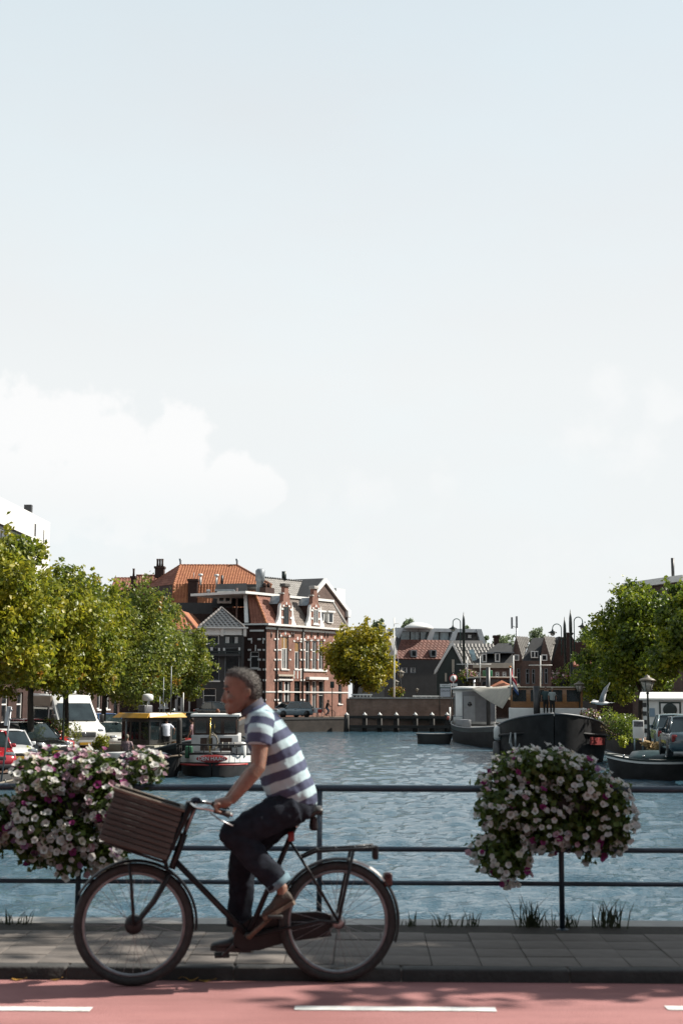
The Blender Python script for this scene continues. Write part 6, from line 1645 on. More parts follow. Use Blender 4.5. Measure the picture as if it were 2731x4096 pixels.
def WHM(r):
    if r not in _wh: _wh[r] = wheelmesh(r, .2)
    return _wh[r]
HD = math.atan2(-.80, .60)
def lq(px, D): p = at(px, 2900, D); return (p.x, p.y, lq_z(D) + .005)
car('parked_car', lq(-55, 51), math.atan2(-.93, .37), 4.0, 1.75, 1.5, paint('red', (.52, .02, .035)), 'bright red car with yellow plate cut off by the left edge of the picture')
car('parked_car', lq(28, 55), math.atan2(-.9, .43), 4.2, 1.72, 1.43, paint('white', (.74, .75, .76)), 'white hatchback with yellow plate parked beside the bright red car')
car('parked_car', lq(120, 60.5), math.atan2(-.72, .69), 4.5, 1.82, 1.62, paint('black', (.012, .014, .018)), 'black car with large clear headlight in front of the red estate')
car('parked_car', lq(135, 65.5), math.atan2(-.70, .71), 4.5, 1.8, 1.68, paint('signal red', (.50, .03, .035)), 'red estate car with roof rails parked behind the black car', rails=True)
car('parked_car', lq(430, 75), math.atan2(-.8, .6), 4.3, 1.72, 1.42, paint('old white', (.70, .69, .66)), 'white older car with its bonnet showing right of the camper van')
car('parked_car', lq(425, 84), math.atan2(-.8, .6), 4.4, 1.78, 1.75, paint('blue', (.02, .10, .30)), 'blue people carrier parked under the trees behind the camper van')
car('parked_car', lq(880, 126), math.atan2(-.2, .98), 4.4, 1.78, 1.5, paint('dark grey', (.02, .021, .023)), 'dark car in the shade in front of the black painted house')
# silver blue estate by the corner house
dd_ = (PC - PB).normalized(); pc_ = at(1160, 2868, 139.2)
car('parked_car', (pc_.x, pc_.y, -.14), math.atan2(-dd_.y * .55, -dd_.x), 4.6, 1.78, 1.52, paint('silver blue', (.30, .40, .46)), 'silver blue estate car parked before the brick corner house', hood=.24, trunk=.02, rrake=.10, rails=True, group='cars by the corner house')
# right quay cars
pr_ = at(2690, 2960, 62); car('parked_car', (pr_.x, pr_.y, ZR), math.atan2(1, .12), 4.3, 1.76, 1.5, paint('pale blue grey', (.30, .40, .43)), 'blue grey hatchback seen from behind on the right quay beside the lantern', group='cars on the right quay')
pr_ = at(2745, 2960, 55); car('parked_car', (pr_.x, pr_.y, ZR), math.atan2(1, .10), 4.3, 1.76, 1.5, paint('dark teal', (.06, .10, .12)), 'dark teal car cut off by the right edge of the picture', group='cars on the right quay')
pr_ = at(1690, 2800, 150); car('parked_car', (pr_.x, pr_.y, -.15), 0.05, 4.4, 1.76, 1.45, paint('navy', (.02, .035, .06)), 'dark blue car behind the far canal wall', group='cars behind the canal wall')
pr_ = at(1590, 2800, 152); car('parked_car', (pr_.x, pr_.y, -.15), 0.05, 4.2, 1.76, 1.5, paint('light grey', (.45, .46, .47)), 'light grey car behind the far canal wall beside the red flowers', group='cars behind the canal wall')
# ---------------------------------------------------------------- camper van
M_camp = mat('camper white', (.74, .74, .72), .35, .05, 1.5, coat=.3); M_beige = mat('camper beige', (.50, .42, .34), .5, .1, 2)
cv = empty('camper_van', lq(262, 71), math.atan2(-.86, .5), 'large white camper van with high roof parked on the left quay', 'camper van')
prof = [(-3.1, .35), (2.75, .35), (2.95, .55), (2.98, .95), (2.80, 1.25), (2.05, 1.48), (1.10, 2.38), (.75, 2.75), (-2.9, 2.85), (-3.1, 2.7)]
rings = []
for y, k in ((-1.05, .97), (-1.0, 1), (-.5, 1.004), (.5, 1.004), (1.0, 1), (1.05, .97)):
    rings.append([Vector((x * (1 if abs(y) < 1.01 else .985), y * (1 if z < 1.5 else .94), z if k >= 1 else .35 + (z - .35) * k)) for x, z in prof])
MB().loft(rings).build('body', M_camp, cv)
MB().prism([(2.00, -.88, 1.515), (2.00, .88, 1.515), (1.18, .84, 2.33), (1.18, -.84, 2.33)], (.05, 0, .05)).build('windshield', M_cglass, cv)
MB().prism([(1.9, -1.06, 1.5), (1.25, -1.045, 2.15), (.75, -1.045, 2.15), (.75, -1.06, 1.5)], (0, -.015, 0)).build('side_window', M_cglass, cv)
MB().prism([(.4, -1.055, 1.55), (.4, -1.04, 2.2), (-2.6, -1.04, 2.2), (-2.6, -1.055, 1.55)], (0, -.015, 0)).build('side_window', M_cglass, cv)
MB().box((-2.9, -1.075, 2.25), (.9, -1.0, 2.72)).build('side_panel', M_beige, cv)
MB().rbox((2.9, -.55, .78), (3.0, .55, 1.02), .03).build('grille', M_trim, cv)
for k in range(3): MB().box((2.995, -.52, .82 + k * .06), (3.01, .52, .84 + k * .06)).build('grille_bar', M_lead, cv)
MB().rbox((2.85, -1.0, .36), (3.06, 1.0, .62), .05).build('bumper', mat('grey bumper', (.35, .35, .35), .6, .1, 4), cv)
MB().box((3.06, -.27, .42), (3.08, .27, .53)).build('number_plate', M_plate, cv)
MB().lathe([(.09, 0), (.09, .015), (.03, .02)], 4, M=Matrix.Translation((2.99, 0, .93)), axis='x').build('badge', M_chrome, cv)
for s in (-1, 1):
    MB().rbox((2.6, s * .82 - .17, .80), (2.93, s * .82 + .17, 1.16), .07).build('headlight', M_head, cv)
    MB().rbox((1.75, s * 1.22 - .1, 1.45), (1.95, s * 1.22 + .1, 1.85), .04).build('mirror', M_trim, cv)
    for x in (1.95, -1.9):
        w = bpy.data.objects.new('wheel', WHM(.34)[0]); COL.objects.link(w); w.parent = cv; w.location = (x, s * .93, .34); inst('rim', WHM(.34)[1], w)
MB().rbox((-.4, -.4, 2.83), (.4, .4, 2.98), .04).build('roof_hatch', M_camp, cv)
for s in (-.3, .4): MB().tube([(2.06, s, 1.52), (1.85, s + .5, 1.72)], .012, 5).build('wiper', M_trim, cv)

# ---------------------------------------------------------------- white wagon on the right quay
wz = at(2572, 2950, 68)
wa = empty('white_wagon', (wz.x, wz.y, ZR), R(-14), 'white wooden wagon with rounded roof and black corner blocks on the right quay', 'wagon')
Lw, Dw, Hw = 2.3, 2.6, 2.15
MB().box((0, 0, .35), (Lw, Dw, Hw)).build('body', M_white, wa)
MB().loft([[Vector((x, -.15 + (Dw + .3) * k / 10, Hw + .01 + .30 * math.sin(math.pi * k / 10) - d)) for d in (0, .08) for k in (range(11) if d == 0 else range(10, -1, -1))] for x in (-.15, Lw + .15)], sm=False).build('roof', M_white, wa)
for z in (.55, .95, 1.35, 1.75):
    for x in (0, Lw - .16): MB().box((x - (.01 if x == 0 else 0), -.025, z), (x + .17, .0 - .001, z + .2)).build('corner_block', M_black, wa)
    for y in (.0, Dw - .16): MB().box((-.025, y, z), (-.001, y + .16, z + .2)).build('corner_block', M_black, wa)
d = MB().box((.75, -.04, .4), (1.75, -.002, 2.0)).build('door', M_dgreen, wa)
MB().box((.83, -.05, .45), (1.67, -.041, 1.92)).build('door_panel', M_white, d)
MB().lathe([(.32, 0), (.32, .03), (.22, .035)], 20, M=Matrix.Translation((1.25, -.07, 1.62)) @ Matrix.Rotation(math.pi / 2, 4, 'X')).build('round_sign', M_dgreen, wa)
q = MB().box((.3, -.03, 1.3), (.55, -.002, 1.7)).build('window', mat('pale blue', (.3, .42, .55), .5, .1, 4), wa)
q = MB().box((-.03, .7, 1.0), (-.002, 1.3, 1.9)).build('window', M_white, wa); MB().box((-.04, .78, 1.08), (-.031, 1.22, 1.82)).build('pane', M_glass, q)
for y in (.5, 2.1):
    for x in (.4, 1.9): MB().lathe([(.3, -.05), (.3, .05)], 16, M=Matrix.Translation((x, y, .3)), axis='y').build('wheel', M_trim, wa)
sg = at(2552, 2940, 60)
sb_ = empty('info_board', (sg.x, sg.y, ZR), R(8), 'white notice board on two posts before the white wagon', 'sign')
MB().rbox((-.24, -.02, .5), (.24, .02, 1.25), .01).build('board', M_white, sb_)
MB().box((-.2, -.03, .98), (.2, -.021, 1.2)).build('picture', mat('grey print', (.16, .16, .18), .5, .5, 12), sb_)
for x in (-.18, .18): MB().tube([(x, 0, 0), (x, 0, .5)], .035, 8).build('post', mat('grey blue post', (.3, .38, .42), .5, .1, 5), sb_)
# ================================================================== BOATS
M_hullk = mat('black hull paint', (.034, .034, .036), .6, .35, 2, spec=.18)
M_hullg = mat('dark teal hull paint', (.014, .032, .036), .35, .3, 2)
M_wood = mat('varnished teak', (.36, .16, .05), .35, .25, 3, stretch=(1, 1, 6), coat=.2)
M_woodd = mat('dark mahogany', (.06, .028, .018), .35, .3, 3)
M_deck = mat('grey deck', (.25, .26, .27), .7, .2, 4)
M_canv = mat('cream canvas', (.74, .70, .62), .85, .1, 2, bump=.3, trans=.5)
M_yel = mat('yellow paint', (.78, .40, .02), .4, .08, 3)
M_redp = mat('red paint', (.46, .035, .03), .45, .12, 3)
M_rope = mat('rope', (.34, .30, .24), .9, .3, 30, bump=.6)
M_tarp = mat('navy tarpaulin', (.018, .028, .05), .3, .3, 3, bump=.7, bscale=4)
M_brass = mat('brass', (.6, .42, .12), .25, .2, 10, metal=1)
def hull(o, L, B, fb0, fbm, fb1, m, mtop=None, band=.14, bowp=2.2, sternp=2.2, bowfull=.85, rake=.25, draft=.4, n=26, tumble=.94, strake=None, deckz=.12, deckm=None, name='hull', bq=.5, sp=2):
    """x forward, waterline z=0; t=0 stern, t=1 bow"""
    A = []; T = []
    def half(t): 
        u = 2 * t - 1
        return B / 2 * (1 - abs(u) ** (bowp * 2 if u > 0 else sternp * 2)) ** (bq if u > 0 else .5) + .02
    def fb(t): return fbm + (fb1 - fbm) * max(0, 2 * t - 1) ** sp + (fb0 - fbm) * max(0, 1 - 2 * t) ** 2
    ts = [0.5 - .5 * math.cos(math.pi * i / n) for i in range(n + 1)]
    rings = []; top = []; dk = []
    for t in ts:
        x = -L / 2 + L * t; h = half(t); f = fb(t); xo = rake * f * ((max(0, 2 * t - 1)) ** 3 - (max(0, 1 - 2 * t)) ** 3)
        pr = [(0, -draft, .0), (.78, -draft, .0), (.93, -.05, .0), (.985, f * .4, .45), (1, f - band, .85), (1.0, f, 1)]
        row = [Vector((x + xo * e, -k * h, z)) for k, z, e in pr[::-1]] + [Vector((x + xo * e, k * h, z)) for k, z, e in pr]
        rings.append(row); top.append((x + xo, h, f)); dk.append((x + xo * .9, h * .97, f - deckz))
    hb = MB(); k = len(rings[0])
    fs = []; mi = []
    vs = [v for r in rings for v in r]
    for i in range(n):
        for j in range(k - 1):
            fs.append((i * k + j, i * k + j + 1, (i + 1) * k + j + 1, (i + 1) * k + j)); mi.append(1 if j in (0, k - 2) else 0)
    hb.v = [tuple(v) for v in vs]; hb.f = fs; hb.m = mi; hb.sm = [True] * len(fs)
    h_ = hb.build(name, [m, mtop or m], o)
    d = MB(); d.add([(x, -h, z) for x, h, z in dk] + [(x, h, z) for x, h, z in dk], [(i, i + 1, n + 2 + i, n + 1 + i) for i in range(n)]); d.build('deck', deckm or M_deck, o)
    for s in (-1, 1):
        MB().tube([(x, s * h, z) for x, h, z in top], .045, 6).build('gunwale', strake or m, o)
    return top
def box(o, nm, lo, hi, m, r=.04): return MB().rbox(lo, hi, r).build(nm, m, o)
def cabin(o, lo, hi, m, wins, roofm, over=.1, rt=.08, name='wheelhouse', roofc=0.0, sides=('f', 'b', 'l', 'r'), frame_m=None, wz=(.45, .9)):
    q = MB().rbox(lo, hi, .03).build(name, m, o)
    x0, y0, z0 = lo; x1, y1, z1 = hi; h = z1 - z0; za, zb_ = z0 + h * wz[0], z0 + h * wz[1]
    def wn2(c0, c1, pl, sgn):
        w = (c1 - c0) / wins
        for k in range(wins):
            a, b = c0 + w * k + w * .12, c0 + w * (k + 1) - w * .12
            if pl == 'x':
                X = x1 if sgn > 0 else x0; MB().box((min(X, X + sgn * .012), a, za), (max(X, X + sgn * .012), b, zb_)).build('window', M_cglass, q)
            else:
                Y = y1 if sgn > 0 else y0; MB().box((a, min(Y, Y + sgn * .012), za), (b, max(Y, Y + sgn * .012), zb_)).build('window', M_cglass, q)
    if 'f' in sides: wn2(y0, y1, 'x', 1)
    if 'b' in sides: wn2(y0, y1, 'x', -1)
    if 'l' in sides: wn2(x0, x1, 'y', 1)
    if 'r' in sides: wn2(x0, x1, 'y', -1)
    MB().rbox((x0 - over, y0 - over, z1), (x1 + over, y1 + over, z1 + rt), min(.03, rt * .4)).build('cabin_roof', roofm, q)
    return q
def boat(name, stern, bow, label, cat='boat', group=None):
    d = Vector((bow.x - stern.x, bow.y - stern.y, 0)); c = (stern + bow) / 2
    return empty(name, (c.x, c.y, ZW), math.atan2(d.y, d.x), label, cat, group), d.length
# ---- tug with its home port on the white stern
st_ = onz(850, 3106, ZW); st_ = at(850, 3000, 57.2); bw = at(905, 3000, 72)
o, L = boat('tugboat', st_, bw, 'old tugboat with white stern band lettered in red and dark wheelhouse')
B = 3.15
hull(o, L, B, .95, .75, 1.35, M_hullk, M_white, band=.34, sternp=1.5, bowp=1.3, strake=M_hullk, deckz=.16)
xs_ = -L / 2
pts = []
for k in range(13):
    a = -1.15 + 2.3 * k / 12; pts.append((xs_ + .02 + (1 - math.cos(a)) * 1.45 - .12, -math.sin(a) * 1.5, .50))
MB().tube(pts, .045, 6).build('red_band', M_redp, o)
tm_ = text_mesh('DEN HAAG', .21, .004)
tm_.materials.append(M_white)
pl = MB().lathe([(.62, 0), (.62, .02), (.6, .03)], 28, M=Matrix.Diagonal((1, .24, 1, 1))).build('name_plate', M_redp, o)
pl.matrix_basis = Matrix.Translation((xs_ - .26, 0, .75)) @ Matrix.Rotation(-math.pi / 2, 4, 'Z') @ Matrix.Rotation(math.pi / 2, 4, 'X')
inst('lettering', tm_, pl, Matrix.Translation((0, 0, .038)))
# bulwark rail aft and deck gear
MB().tube([(xs_ + 1.2 * (1 - math.cos(a)) + .05, -math.sin(a) * 1.5, 1.28 if abs(a) < 1.2 else 1.2) for a in np.linspace(-1.7, 1.7, 21)], .035, 8).build('bulwark_rail', M_hullk, o)
for a in np.linspace(-1.6, 1.6, 8): MB().tube([(xs_ + 1.2 * (1 - math.cos(a)) + .05, -math.sin(a) * 1.5, .85), (xs_ + 1.2 * (1 - math.cos(a)) + .05, -math.sin(a) * 1.5, 1.28)], .02, 6).build('rail_post', M_hullk, o)
box(o, 'deckhouse', (xs_ + 2.2, -.98, .7), (xs_ + 6.0, .98, 1.62), mat('old white', (.5, .5, .5), .6, .15, 3))
cabin(o, (xs_ + 2.3, -.9, 1.622), (xs_ + 4.6, .9, 2.36), M_woodd, 3, M_white, .12, .12, wz=(.1, .85))
for y in (-.7, .1): MB().box((xs_ + 2.185, y, .9), (xs_ + 2.2 - .002, y + .5, 1.5)).build('door', M_woodd, o)
MB().tube([(xs_ + .5, .12, .8), (xs_ + .45, .12, 2.25)], .022, 8).ball((xs_ + .45, .12, 2.29), .05).build('flagstaff', M_brass, o)
for k in range(9):
    a = np.linspace(0, 2 * math.pi, 20)
    g = np.random.default_rng(k)
    MB().tube([(xs_ + 1.1 + g.normal(0, .03), .05 + .2 * math.cos(t) + g.normal(0, .01), 1.35 + .32 * math.sin(t) * (1 + .1 * g.normal())) for t in a], .022, 6).build('rope_coil', M_rope, o)
MB().tube([(xs_ + 1.3, -.15, 1.22), (xs_ + 1.35, -1.1, 1.26)], .11, 12).build('hose_roll', mat('grey hose', (.12, .12, .12), .6, .3, 10), o)
for y in (-.35, -.6, -.85): MB().tube([(xs_ + 1.3, y - .02, 1.235), (xs_ + 1.3, y + .02, 1.235)], .122, 12).build('hose_strap', M_canv, o)
MB().tube([(xs_ + .6, .75, .98), (xs_ + .55, -.7, .98)], .045, 8).build('towing_bar', M_deck, o)
box(o, 'green_box', (xs_ + .9, .85, .72), (xs_ + 1.3, 1.15, 1.2), mat('bright green', (.01, .12, .05), .5, .1, 4))
box(o, 'vent_cowl', (xs_ + 1.6, -1.3, .7), (xs_ + 2.0, -.95, 1.35), M_white, .12)
# ---- yellow roofed workboat
s_ = at(455, 3000, 69); b_ = at(730, 3000, 65.5)
o, L = boat('workboat', s_, b_, 'dark workboat with yellow edged wheelhouse roof and white radar dome')
hull(o, L + 1.2, 2.6, .75, .6, 1.25, M_hullk, M_hullg, band=.2, bowp=1.2, strake=mat('grey strake', (.3, .32, .33), .5, .2, 4))
zt_ = at(560, 2868, 67).z - ZW
cabin(o, (-.75, -.95, .5), (1.35, .95, zt_), mat('grey wheelhouse', (.09, .088, .085), .5, .2, 3), 3, M_deck, .02, .2, wz=(.42, .88))
for y, s in ((-1.16, 1), (.98, 1)):
    MB().prism([(-1.05, y - .1, zt_ - .03), (1.55, y - .1, zt_ - .03), (1.4, y + .12, zt_ + .17), (-.9, y + .12, zt_ + .17)], (0, .06, .02)).build('yellow_visor', M_yel, o)
MB().prism([(1.5, -1.1, zt_ - .03), (1.62, 1.0, zt_ - .03), (1.42, .9, zt_ + .17), (1.36, -1.0, zt_ + .17)], (.05, 0, .03)).build('yellow_visor', M_yel, o)
box(o, 'deckhouse', (-2.0, -1.1, .45), (1.9, 1.1, .98), mat('cream coaming', (.5, .47, .38), .6, .1, 3))
MB().tube([(.2, -.3, zt_ + .2), (.45, -.35, zt_ + .75)], .03, 6).lathe([(.2, 0), (.26, .06), (.26, .24), (.2, .3), (.03, .33)], 14, M=Matrix.Translation((.35, -.3, zt_ + .75))).build('radar_dome', M_white, o)
for x, h_ in ((1.0, 1.7), (1.55, 2.2), (.75, .8), (1.1, .5)): MB().tube([(x, .1, zt_ + .15), (x, .1, zt_ + .15 + h_)], .022, 6).build('aerial', M_lead, o)
box(o, 'mast_block', (-.45, -.25, zt_ + .2), (.05, .25, zt_ + .55), mat('grey block', (.2, .2, .22), .5, .2, 4))
MB().tube([(-.05, -1.2, .5), (-.05, -1.2, zt_ - .1)], .045, 8).build('awning_pole', M_lead, o)
MB().tube([(2.5, -.5, .9), (2.5, .5, .9)], .26, 12).build('winch', M_wood, o)
MB().tube([(1.2, -.9, .95), (2.1, -.6, 1.1), (3.1, -.3, 1.3)], .02, 5).build('mooring_line', M_rope, o)
# ---- green wheelhouse boat
s_ = at(720, 3000, 83); b_ = at(725, 3000, 69.5)
o, L = boat('cabin_boat', s_, b_, 'small boat with dark green wheelhouse and orange red bulwark')
hull(o, L, 2.6, .7, .7, 1.35, M_hullk, M_redp, band=.28, bowp=1.1, strake=M_hullk)
zt_ = at(740, 2856, 74).z - ZW
cabin(o, (-.3, -.75, .6), (1.6, .75, zt_), M_dgreen, 2, M_dgreen, .12, .08, wz=(.45, .92))
MB().box((1.605, -.75, .6), (1.62, -.62, zt_)).build('red_trim', M_redp, o)
MB().tube([(.6, .1, zt_), (.6, .1, zt_ + 1.1)], .03, 6).build('mast', M_white, o)
for x in (.9, 1.2): MB().lathe([(.1, 0), (.12, .1), (.06, .2)], 10, M=Matrix.Translation((x, -.4, zt_ + .08))).build('search_light', M_chrome, o)
for k in range(4): MB().tube([(1.5 + .1 * k, -1.0, 1.0), (1.5 + .1 * k, -1.0, zt_ - .3)], .03, 6).build('railing_post', M_white, o)
box(o, 'life_ring_box', (3.2, .55, .95), (3.7, .9, 1.2), M_white)
# ---- covered sloop
s_ = at(395, 3000, 59.5); b_ = at(700, 3000, 57.5)
o, L = boat('sloop', s_, b_, 'open sloop under a dark blue cover with white coaming')
hull(o, L, 1.9, .65, .55, .85, M_hullk, M_hullk, band=.12, bowp=1.0, strake=mat('rubbing strake wood', (.2, .14, .09), .7, .2, 5), deckm=M_tarp, deckz=.05)
box(o, 'coaming', (-1.2, -.62, .55), (1.0, .62, .92), mat('pale grey white', (.62, .63, .64), .5, .1, 3), .06)
MB().loft([[Vector((x, y, .62 + .42 * math.cos(y * 1.5) * (1 - (x / 2.0) ** 4) - d)) for d in (0, .02) for y in (np.linspace(-.9, .9, 9) if d == 0 else np.linspace(.9, -.9, 9))] for x in np.linspace(-.2, 1.5, 8)]).build('cover', M_tarp, o)
MB().tube([(1.45, -.6, .72), (1.8, -.7, .45), (2.0, -.72, .1)], .035, 6).build('green_rope', mat('green rope', (.12, .25, .16), .8, .3, 20), o)
MB().box((-.55, -.66, .62), (-.25, -.621, .84)).build('registration_panel', M_white, o)
# ---- rowing tender
p = at(1737, 2950, 101)
o = empty('tender_boat', (p.x, p.y, ZW), R(186), 'small dark open dinghy with outboard floating left of the white cabin barge', 'boat')
hull(o, 2.1, 1.15, .74, .70, .72, mat('grey black hull', (.03, .03, .03), .6, .2, 3), band=.06, bowp=3, sternp=3, rake=.35, strake=M_deck, deckz=.2)
MB().rbox((.98, -.12, -.1), (1.2, .12, .6), .04).build('outboard', M_black, o)
# ---- white cabin barge A
s_ = at(1868, 2950, 113); b_ = at(2095, 2950, 90)
o, L = boat('barge', s_, b_, 'black barge with white rounded stern cabin, cream awning and national flag')
hull(o, L, 4.3, 1.55, 1.15, 1.5, M_hullk, M_hullg, band=.3, sternp=1.5, bowp=1.5, strake=mat('pale strake', (.34, .35, .36), .5, .2, 4))
xs_ = -L / 2
zc0 = 1.45; zt_ = at(1870, 2757, 107).z - ZW
def rrect(x0, x1, hw_, z, r, n=6):
    pts = []
    for cx, cy, a0 in ((x1 - r, hw_ - r, 0), (x0 + r, hw_ - r, 90), (x0 + r, -hw_ + r, 180), (x1 - r, -hw_ + r, 270)):
        for k in range(n + 1): a = R(a0 + 90 * k / n); pts.append(Vector((cx + r * math.cos(a), cy + r * math.sin(a), z)))
    return pts
MB().loft([rrect(xs_ + 1.6, xs_ + 5.4, 1.5, z, 1.1) for z in (zc0 - .2, zc0 + .3, zt_)]).build('stern_cabin', M_white, o)
MB().loft([rrect(xs_ + 1.4, xs_ + 5.6, 1.65, z, 1.2) for z in (zt_, zt_ + .12)] + [rrect(xs_ + 1.9, xs_ + 5.2, 1.2, zt_ + .22, 1.0)]).build('cabin_roof', M_white, o)
MB().box((xs_ + 5.405, -1.2, zc0), (xs_ + 5.44, 1.3, zt_ - .15)).build('bulkhead', mat('painted shade grey', (.3, .3, .32), .6, .1, 3), o)  # front of the white cabin, its shade put into the grey colour
d = MB().box((xs_ + 5.445, -1.1, zc0), (xs_ + 5.48, -.25, zt_ - .5)).build('door', mat('grey door', (.42, .43, .45), .5, .1, 3), o)
MB().lathe([(.17, 0), (.17, .02)], 16, M=Matrix.Translation((xs_ + 5.48, -.65, zt_ - 1.1)), axis='x').build('porthole', M_glass, d)
# tall arched windows round the cabin side facing the canal
for k, x in enumerate((2.3, 3.0, 3.7, 4.5)):
    y = -1.507 if x > 2.7 and x < 4.3 else -1.36
    rz = 0 if 2.7 < x < 4.3 else (-.55 if x < 2.7 else .5)
    M = Matrix.Translation((xs_ + x, y, 0)) @ Matrix.Rotation(rz, 4, 'Z')
    pl_ = [(-.18, -.03, zc0 + .35), (.18, -.03, zc0 + .35), (.18, -.03, zt_ - .45), (.1, -.03, zt_ - .3), (0, -.03, zt_ - .26), (-.1, -.03, zt_ - .3), (-.18, -.03, zt_ - .45)]
    MB().prism([M @ Vector(q) for q in pl_], (0, .06, 0)).build('arched_window', M_cglass, o)
# awning: a ridge falling towards the bow
xa, xb = xs_ + 4.9, xs_ + 16.5
za, zb_ = zt_ + .2, zt_ + .25
xb = xs_ + L * .93
aw = MB(); rows = []
for i in range(13):
    t = i / 12; x = xa + (xb - xa) * t; zr_ = za + (zb_ - za) * t - .10 * math.sin(math.pi * t); hw_ = .5 + .55 * t; drop = .05 + 1.5 * t
    rows.append([Vector((x, y * hw_, zr_ - drop * abs(y) ** 1.1 - d)) for d in (0, .03) for y in (np.linspace(-1, 1, 9) if d == 0 else np.linspace(1, -1, 9))])
aw.loft(rows).build('awning', M_canv, o)
MB().tube([(xs_ + 6.4, .6, 1.2), (xs_ + 6.4, .6, at(1938, 2662, 101).z - ZW)], .16, 10).build('funnel', M_black, o)
MB().tube([(xs_ + 2.4, .2, zt_ + .2), (xs_ + 2.4, .2, zt_ + .75)], .07, 8).build('stove_pipe', M_chrome, o)
box(o, 'side_locker', (xs_ + 6.5, -1.9, 1.1), (xs_ + 9.5, -1.2, 1.65), mat('locker grey', (.4, .41, .43), .5, .1, 3))
MB().tube([(xs_ + 6.0, -2.0, 1.2), (xs_ + 6.1, -2.0, 1.9), (xs_ + 12, -2.1, 1.9)], .03, 6).build('hand_rail', M_lead, o)
for x in (xs_ + .5, xs_ + 1.0, xs_ + 1.5): MB().tube([(x, -1.3 - .2 * (x - xs_), 1.4), (x, -1.3 - .2 * (x - xs_), 2.5)], .035, 6).build('rail_post', M_white, o)
MB().rbox((xs_ + .9, -1.75, 1.5), (xs_ + 1.2, -1.55, 1.8), .08).build('life_jacket', mat('orange red cloth', (.5, .08, .05), .7, .2, 6), o)
# flag
fp = at(2040, 2733, 83.5); fl = empty('flag', (fp.x, fp.y, fp.z), R(-60), 'red white and blue flag hanging from a short staff above the barges', 'flag')
MB().tube([(0, 0, -.62), (0, 0, .82)], .03, 8).build('staff', M_white, fl); MB().ball((0, 0, .84), .06).build('finial', mat('orange ball', (.7, .25, .03), .5, .1, 5), fl)
for k, mm in enumerate((mat('flag red', (.5, .03, .05), .8, .1, 8), M_white, mat('flag blue', (.03, .09, .28), .8, .1, 8))):
    rows = []
    for i in range(9):
        u = i / 8; row = []
        for j in range(4):
            v = 1 - (k + j / 3) / 3
            x = .06 + .62 * u * (1 - .25 * v); z = .75 - .42 * (1 - v) * 1.3 - .95 * u * (.9) + .0
            row.append(Vector((x * .8, .07 * math.sin(u * 7 + v * 2), z)))
        rows.append([p + Vector((0, s, 0)) for s in (-.006,) for p in row] + [p + Vector((0, .006, 0)) for p in row[::-1]])
    MB().loft(rows).build('stripe', mm, fl)
fl.scale = (1.3, 1.3, 1.12)
# ---- large black barge B, bow towards us
b_ = at(2215, 2950, 69.5); s_ = at(2180, 2950, 88.5)
o, L = boat('barge', s_, b_, 'large black barge with broad bow facing the bridge and varnished wooden wheelhouse')
hull(o, L, 5.7, 1.7, 1.4, 2.45, M_hullk, M_hullk, band=.16, bowp=2.0, sternp=1.5, rake=.16, bq=.62, sp=1.6, strake=mat('grey gunwale', (.26, .27, .29), .5, .2, 4))
xb = L / 2
for s in (-1, 1):
    MB().tube([(xb - 4.5, s * 2.72, 1.25), (xb - 2.5, s * 2.55, 1.35), (xb - 1.0, s * 1.7, 1.45), (xb - .3, s * .7, 1.55)], .07, 6).build('rubbing_strake', M_hullk, o)
MB().rbox((xb - 4.6, -2.95, 1.05), (xb - 3.7, -2.55, 1.75), .14).build('white_bollard_box', M_white, o)
MB().rbox((xb - 4.3, -3.0, -.2), (xb - 3.85, -2.6, 1.0), .12).build('fender_post', mat('grey steel', (.18, .18, .19), .5, .2, 3), o)
# anchor
an = empty('anchor_tmp'); bpy.data.objects.remove(an)
am = MB(); am.tube([(0, 0, .75), (0, 0, 0)], .05, 8); am.tube([(-.42, 0, .32), (-.3, 0, .08), (0, 0, -.05), (.3, 0, .08), (.42, 0, .32)], .055, 8)
for s in (-1, 1): am.prism([(s * .50, -.03, .25), (s * .34, -.03, .30), (s * .36, -.03, .78)], (0, .06, 0))
ao = am.build('anchor', mat('galvanised steel', (.42, .44, .45), .45, .2, 6, metal=.3), o)
ao.matrix_basis = Matrix.Translation((xb - .85, -1.85, .75)) @ Matrix.Rotation(R(52 + 180 + 90), 4, 'Z')
zw_ = at(2180, 2832, 84.5).z - ZW; zt_ = at(2180, 2752, 84.5).z - ZW
xw = -L / 2 + 2.2
box(o, 'cabin_trunk', (-L / 2 + 1.2, -2.2, 1.3), (xw + 2.8, 2.3, zw_), M_white)
cabin(o, (xw - .6, -2.1, zw_ + .002), (xw + 2.0, 2.1, zt_), M_wood, 4, M_cream, .15, .08, wz=(.32, .9))
box(o, 'hatch_cover', (xw + 3.3, -2.1, 1.3), (xb - 3.4, 2.1, 1.95), M_hullk, .2)
MB().tube([(xw + 4.0, -.6, 1.6), (xw + 4.0, -.6, at(2150, 2742, 80).z - ZW)], .19, 12).build('funnel', M_black, o)
MB().prism([(xb - .75, 1.72, .95), (xb - 2.2, 2.46, .9), (xb - 2.2, 2.48, 1.25), (xb - .75, 1.74, 1.32)], (.05, .07, 0)).build('red_name_board', mat('faded dark red', (.3, .03, .03), .6, .3, 3), o)
for px, py, D, h_ in ((2160, 2745, 86.5, 1), (2052, 2712, 87.5, 0)):
    t_ = at(px, 2622, D); f_ = at(px, 2760, D); ob = o
    l0 = Matrix.Rotation(-o.rotation_euler.z, 4, 'Z') @ (t_ - Vector(o.location)); l1 = Matrix.Rotation(-o.rotation_euler.z, 4, 'Z') @ (f_ - Vector(o.location))
    mm = MB().tube([l1, l0], .035, 6)
    if h_: k_ = l1.lerp(l0, .72); mm.tube([k_ + Vector((0, -.7, 0)), k_ + Vector((0, .7, 0))], .025, 6)
    mm.build('mast', M_white, o)
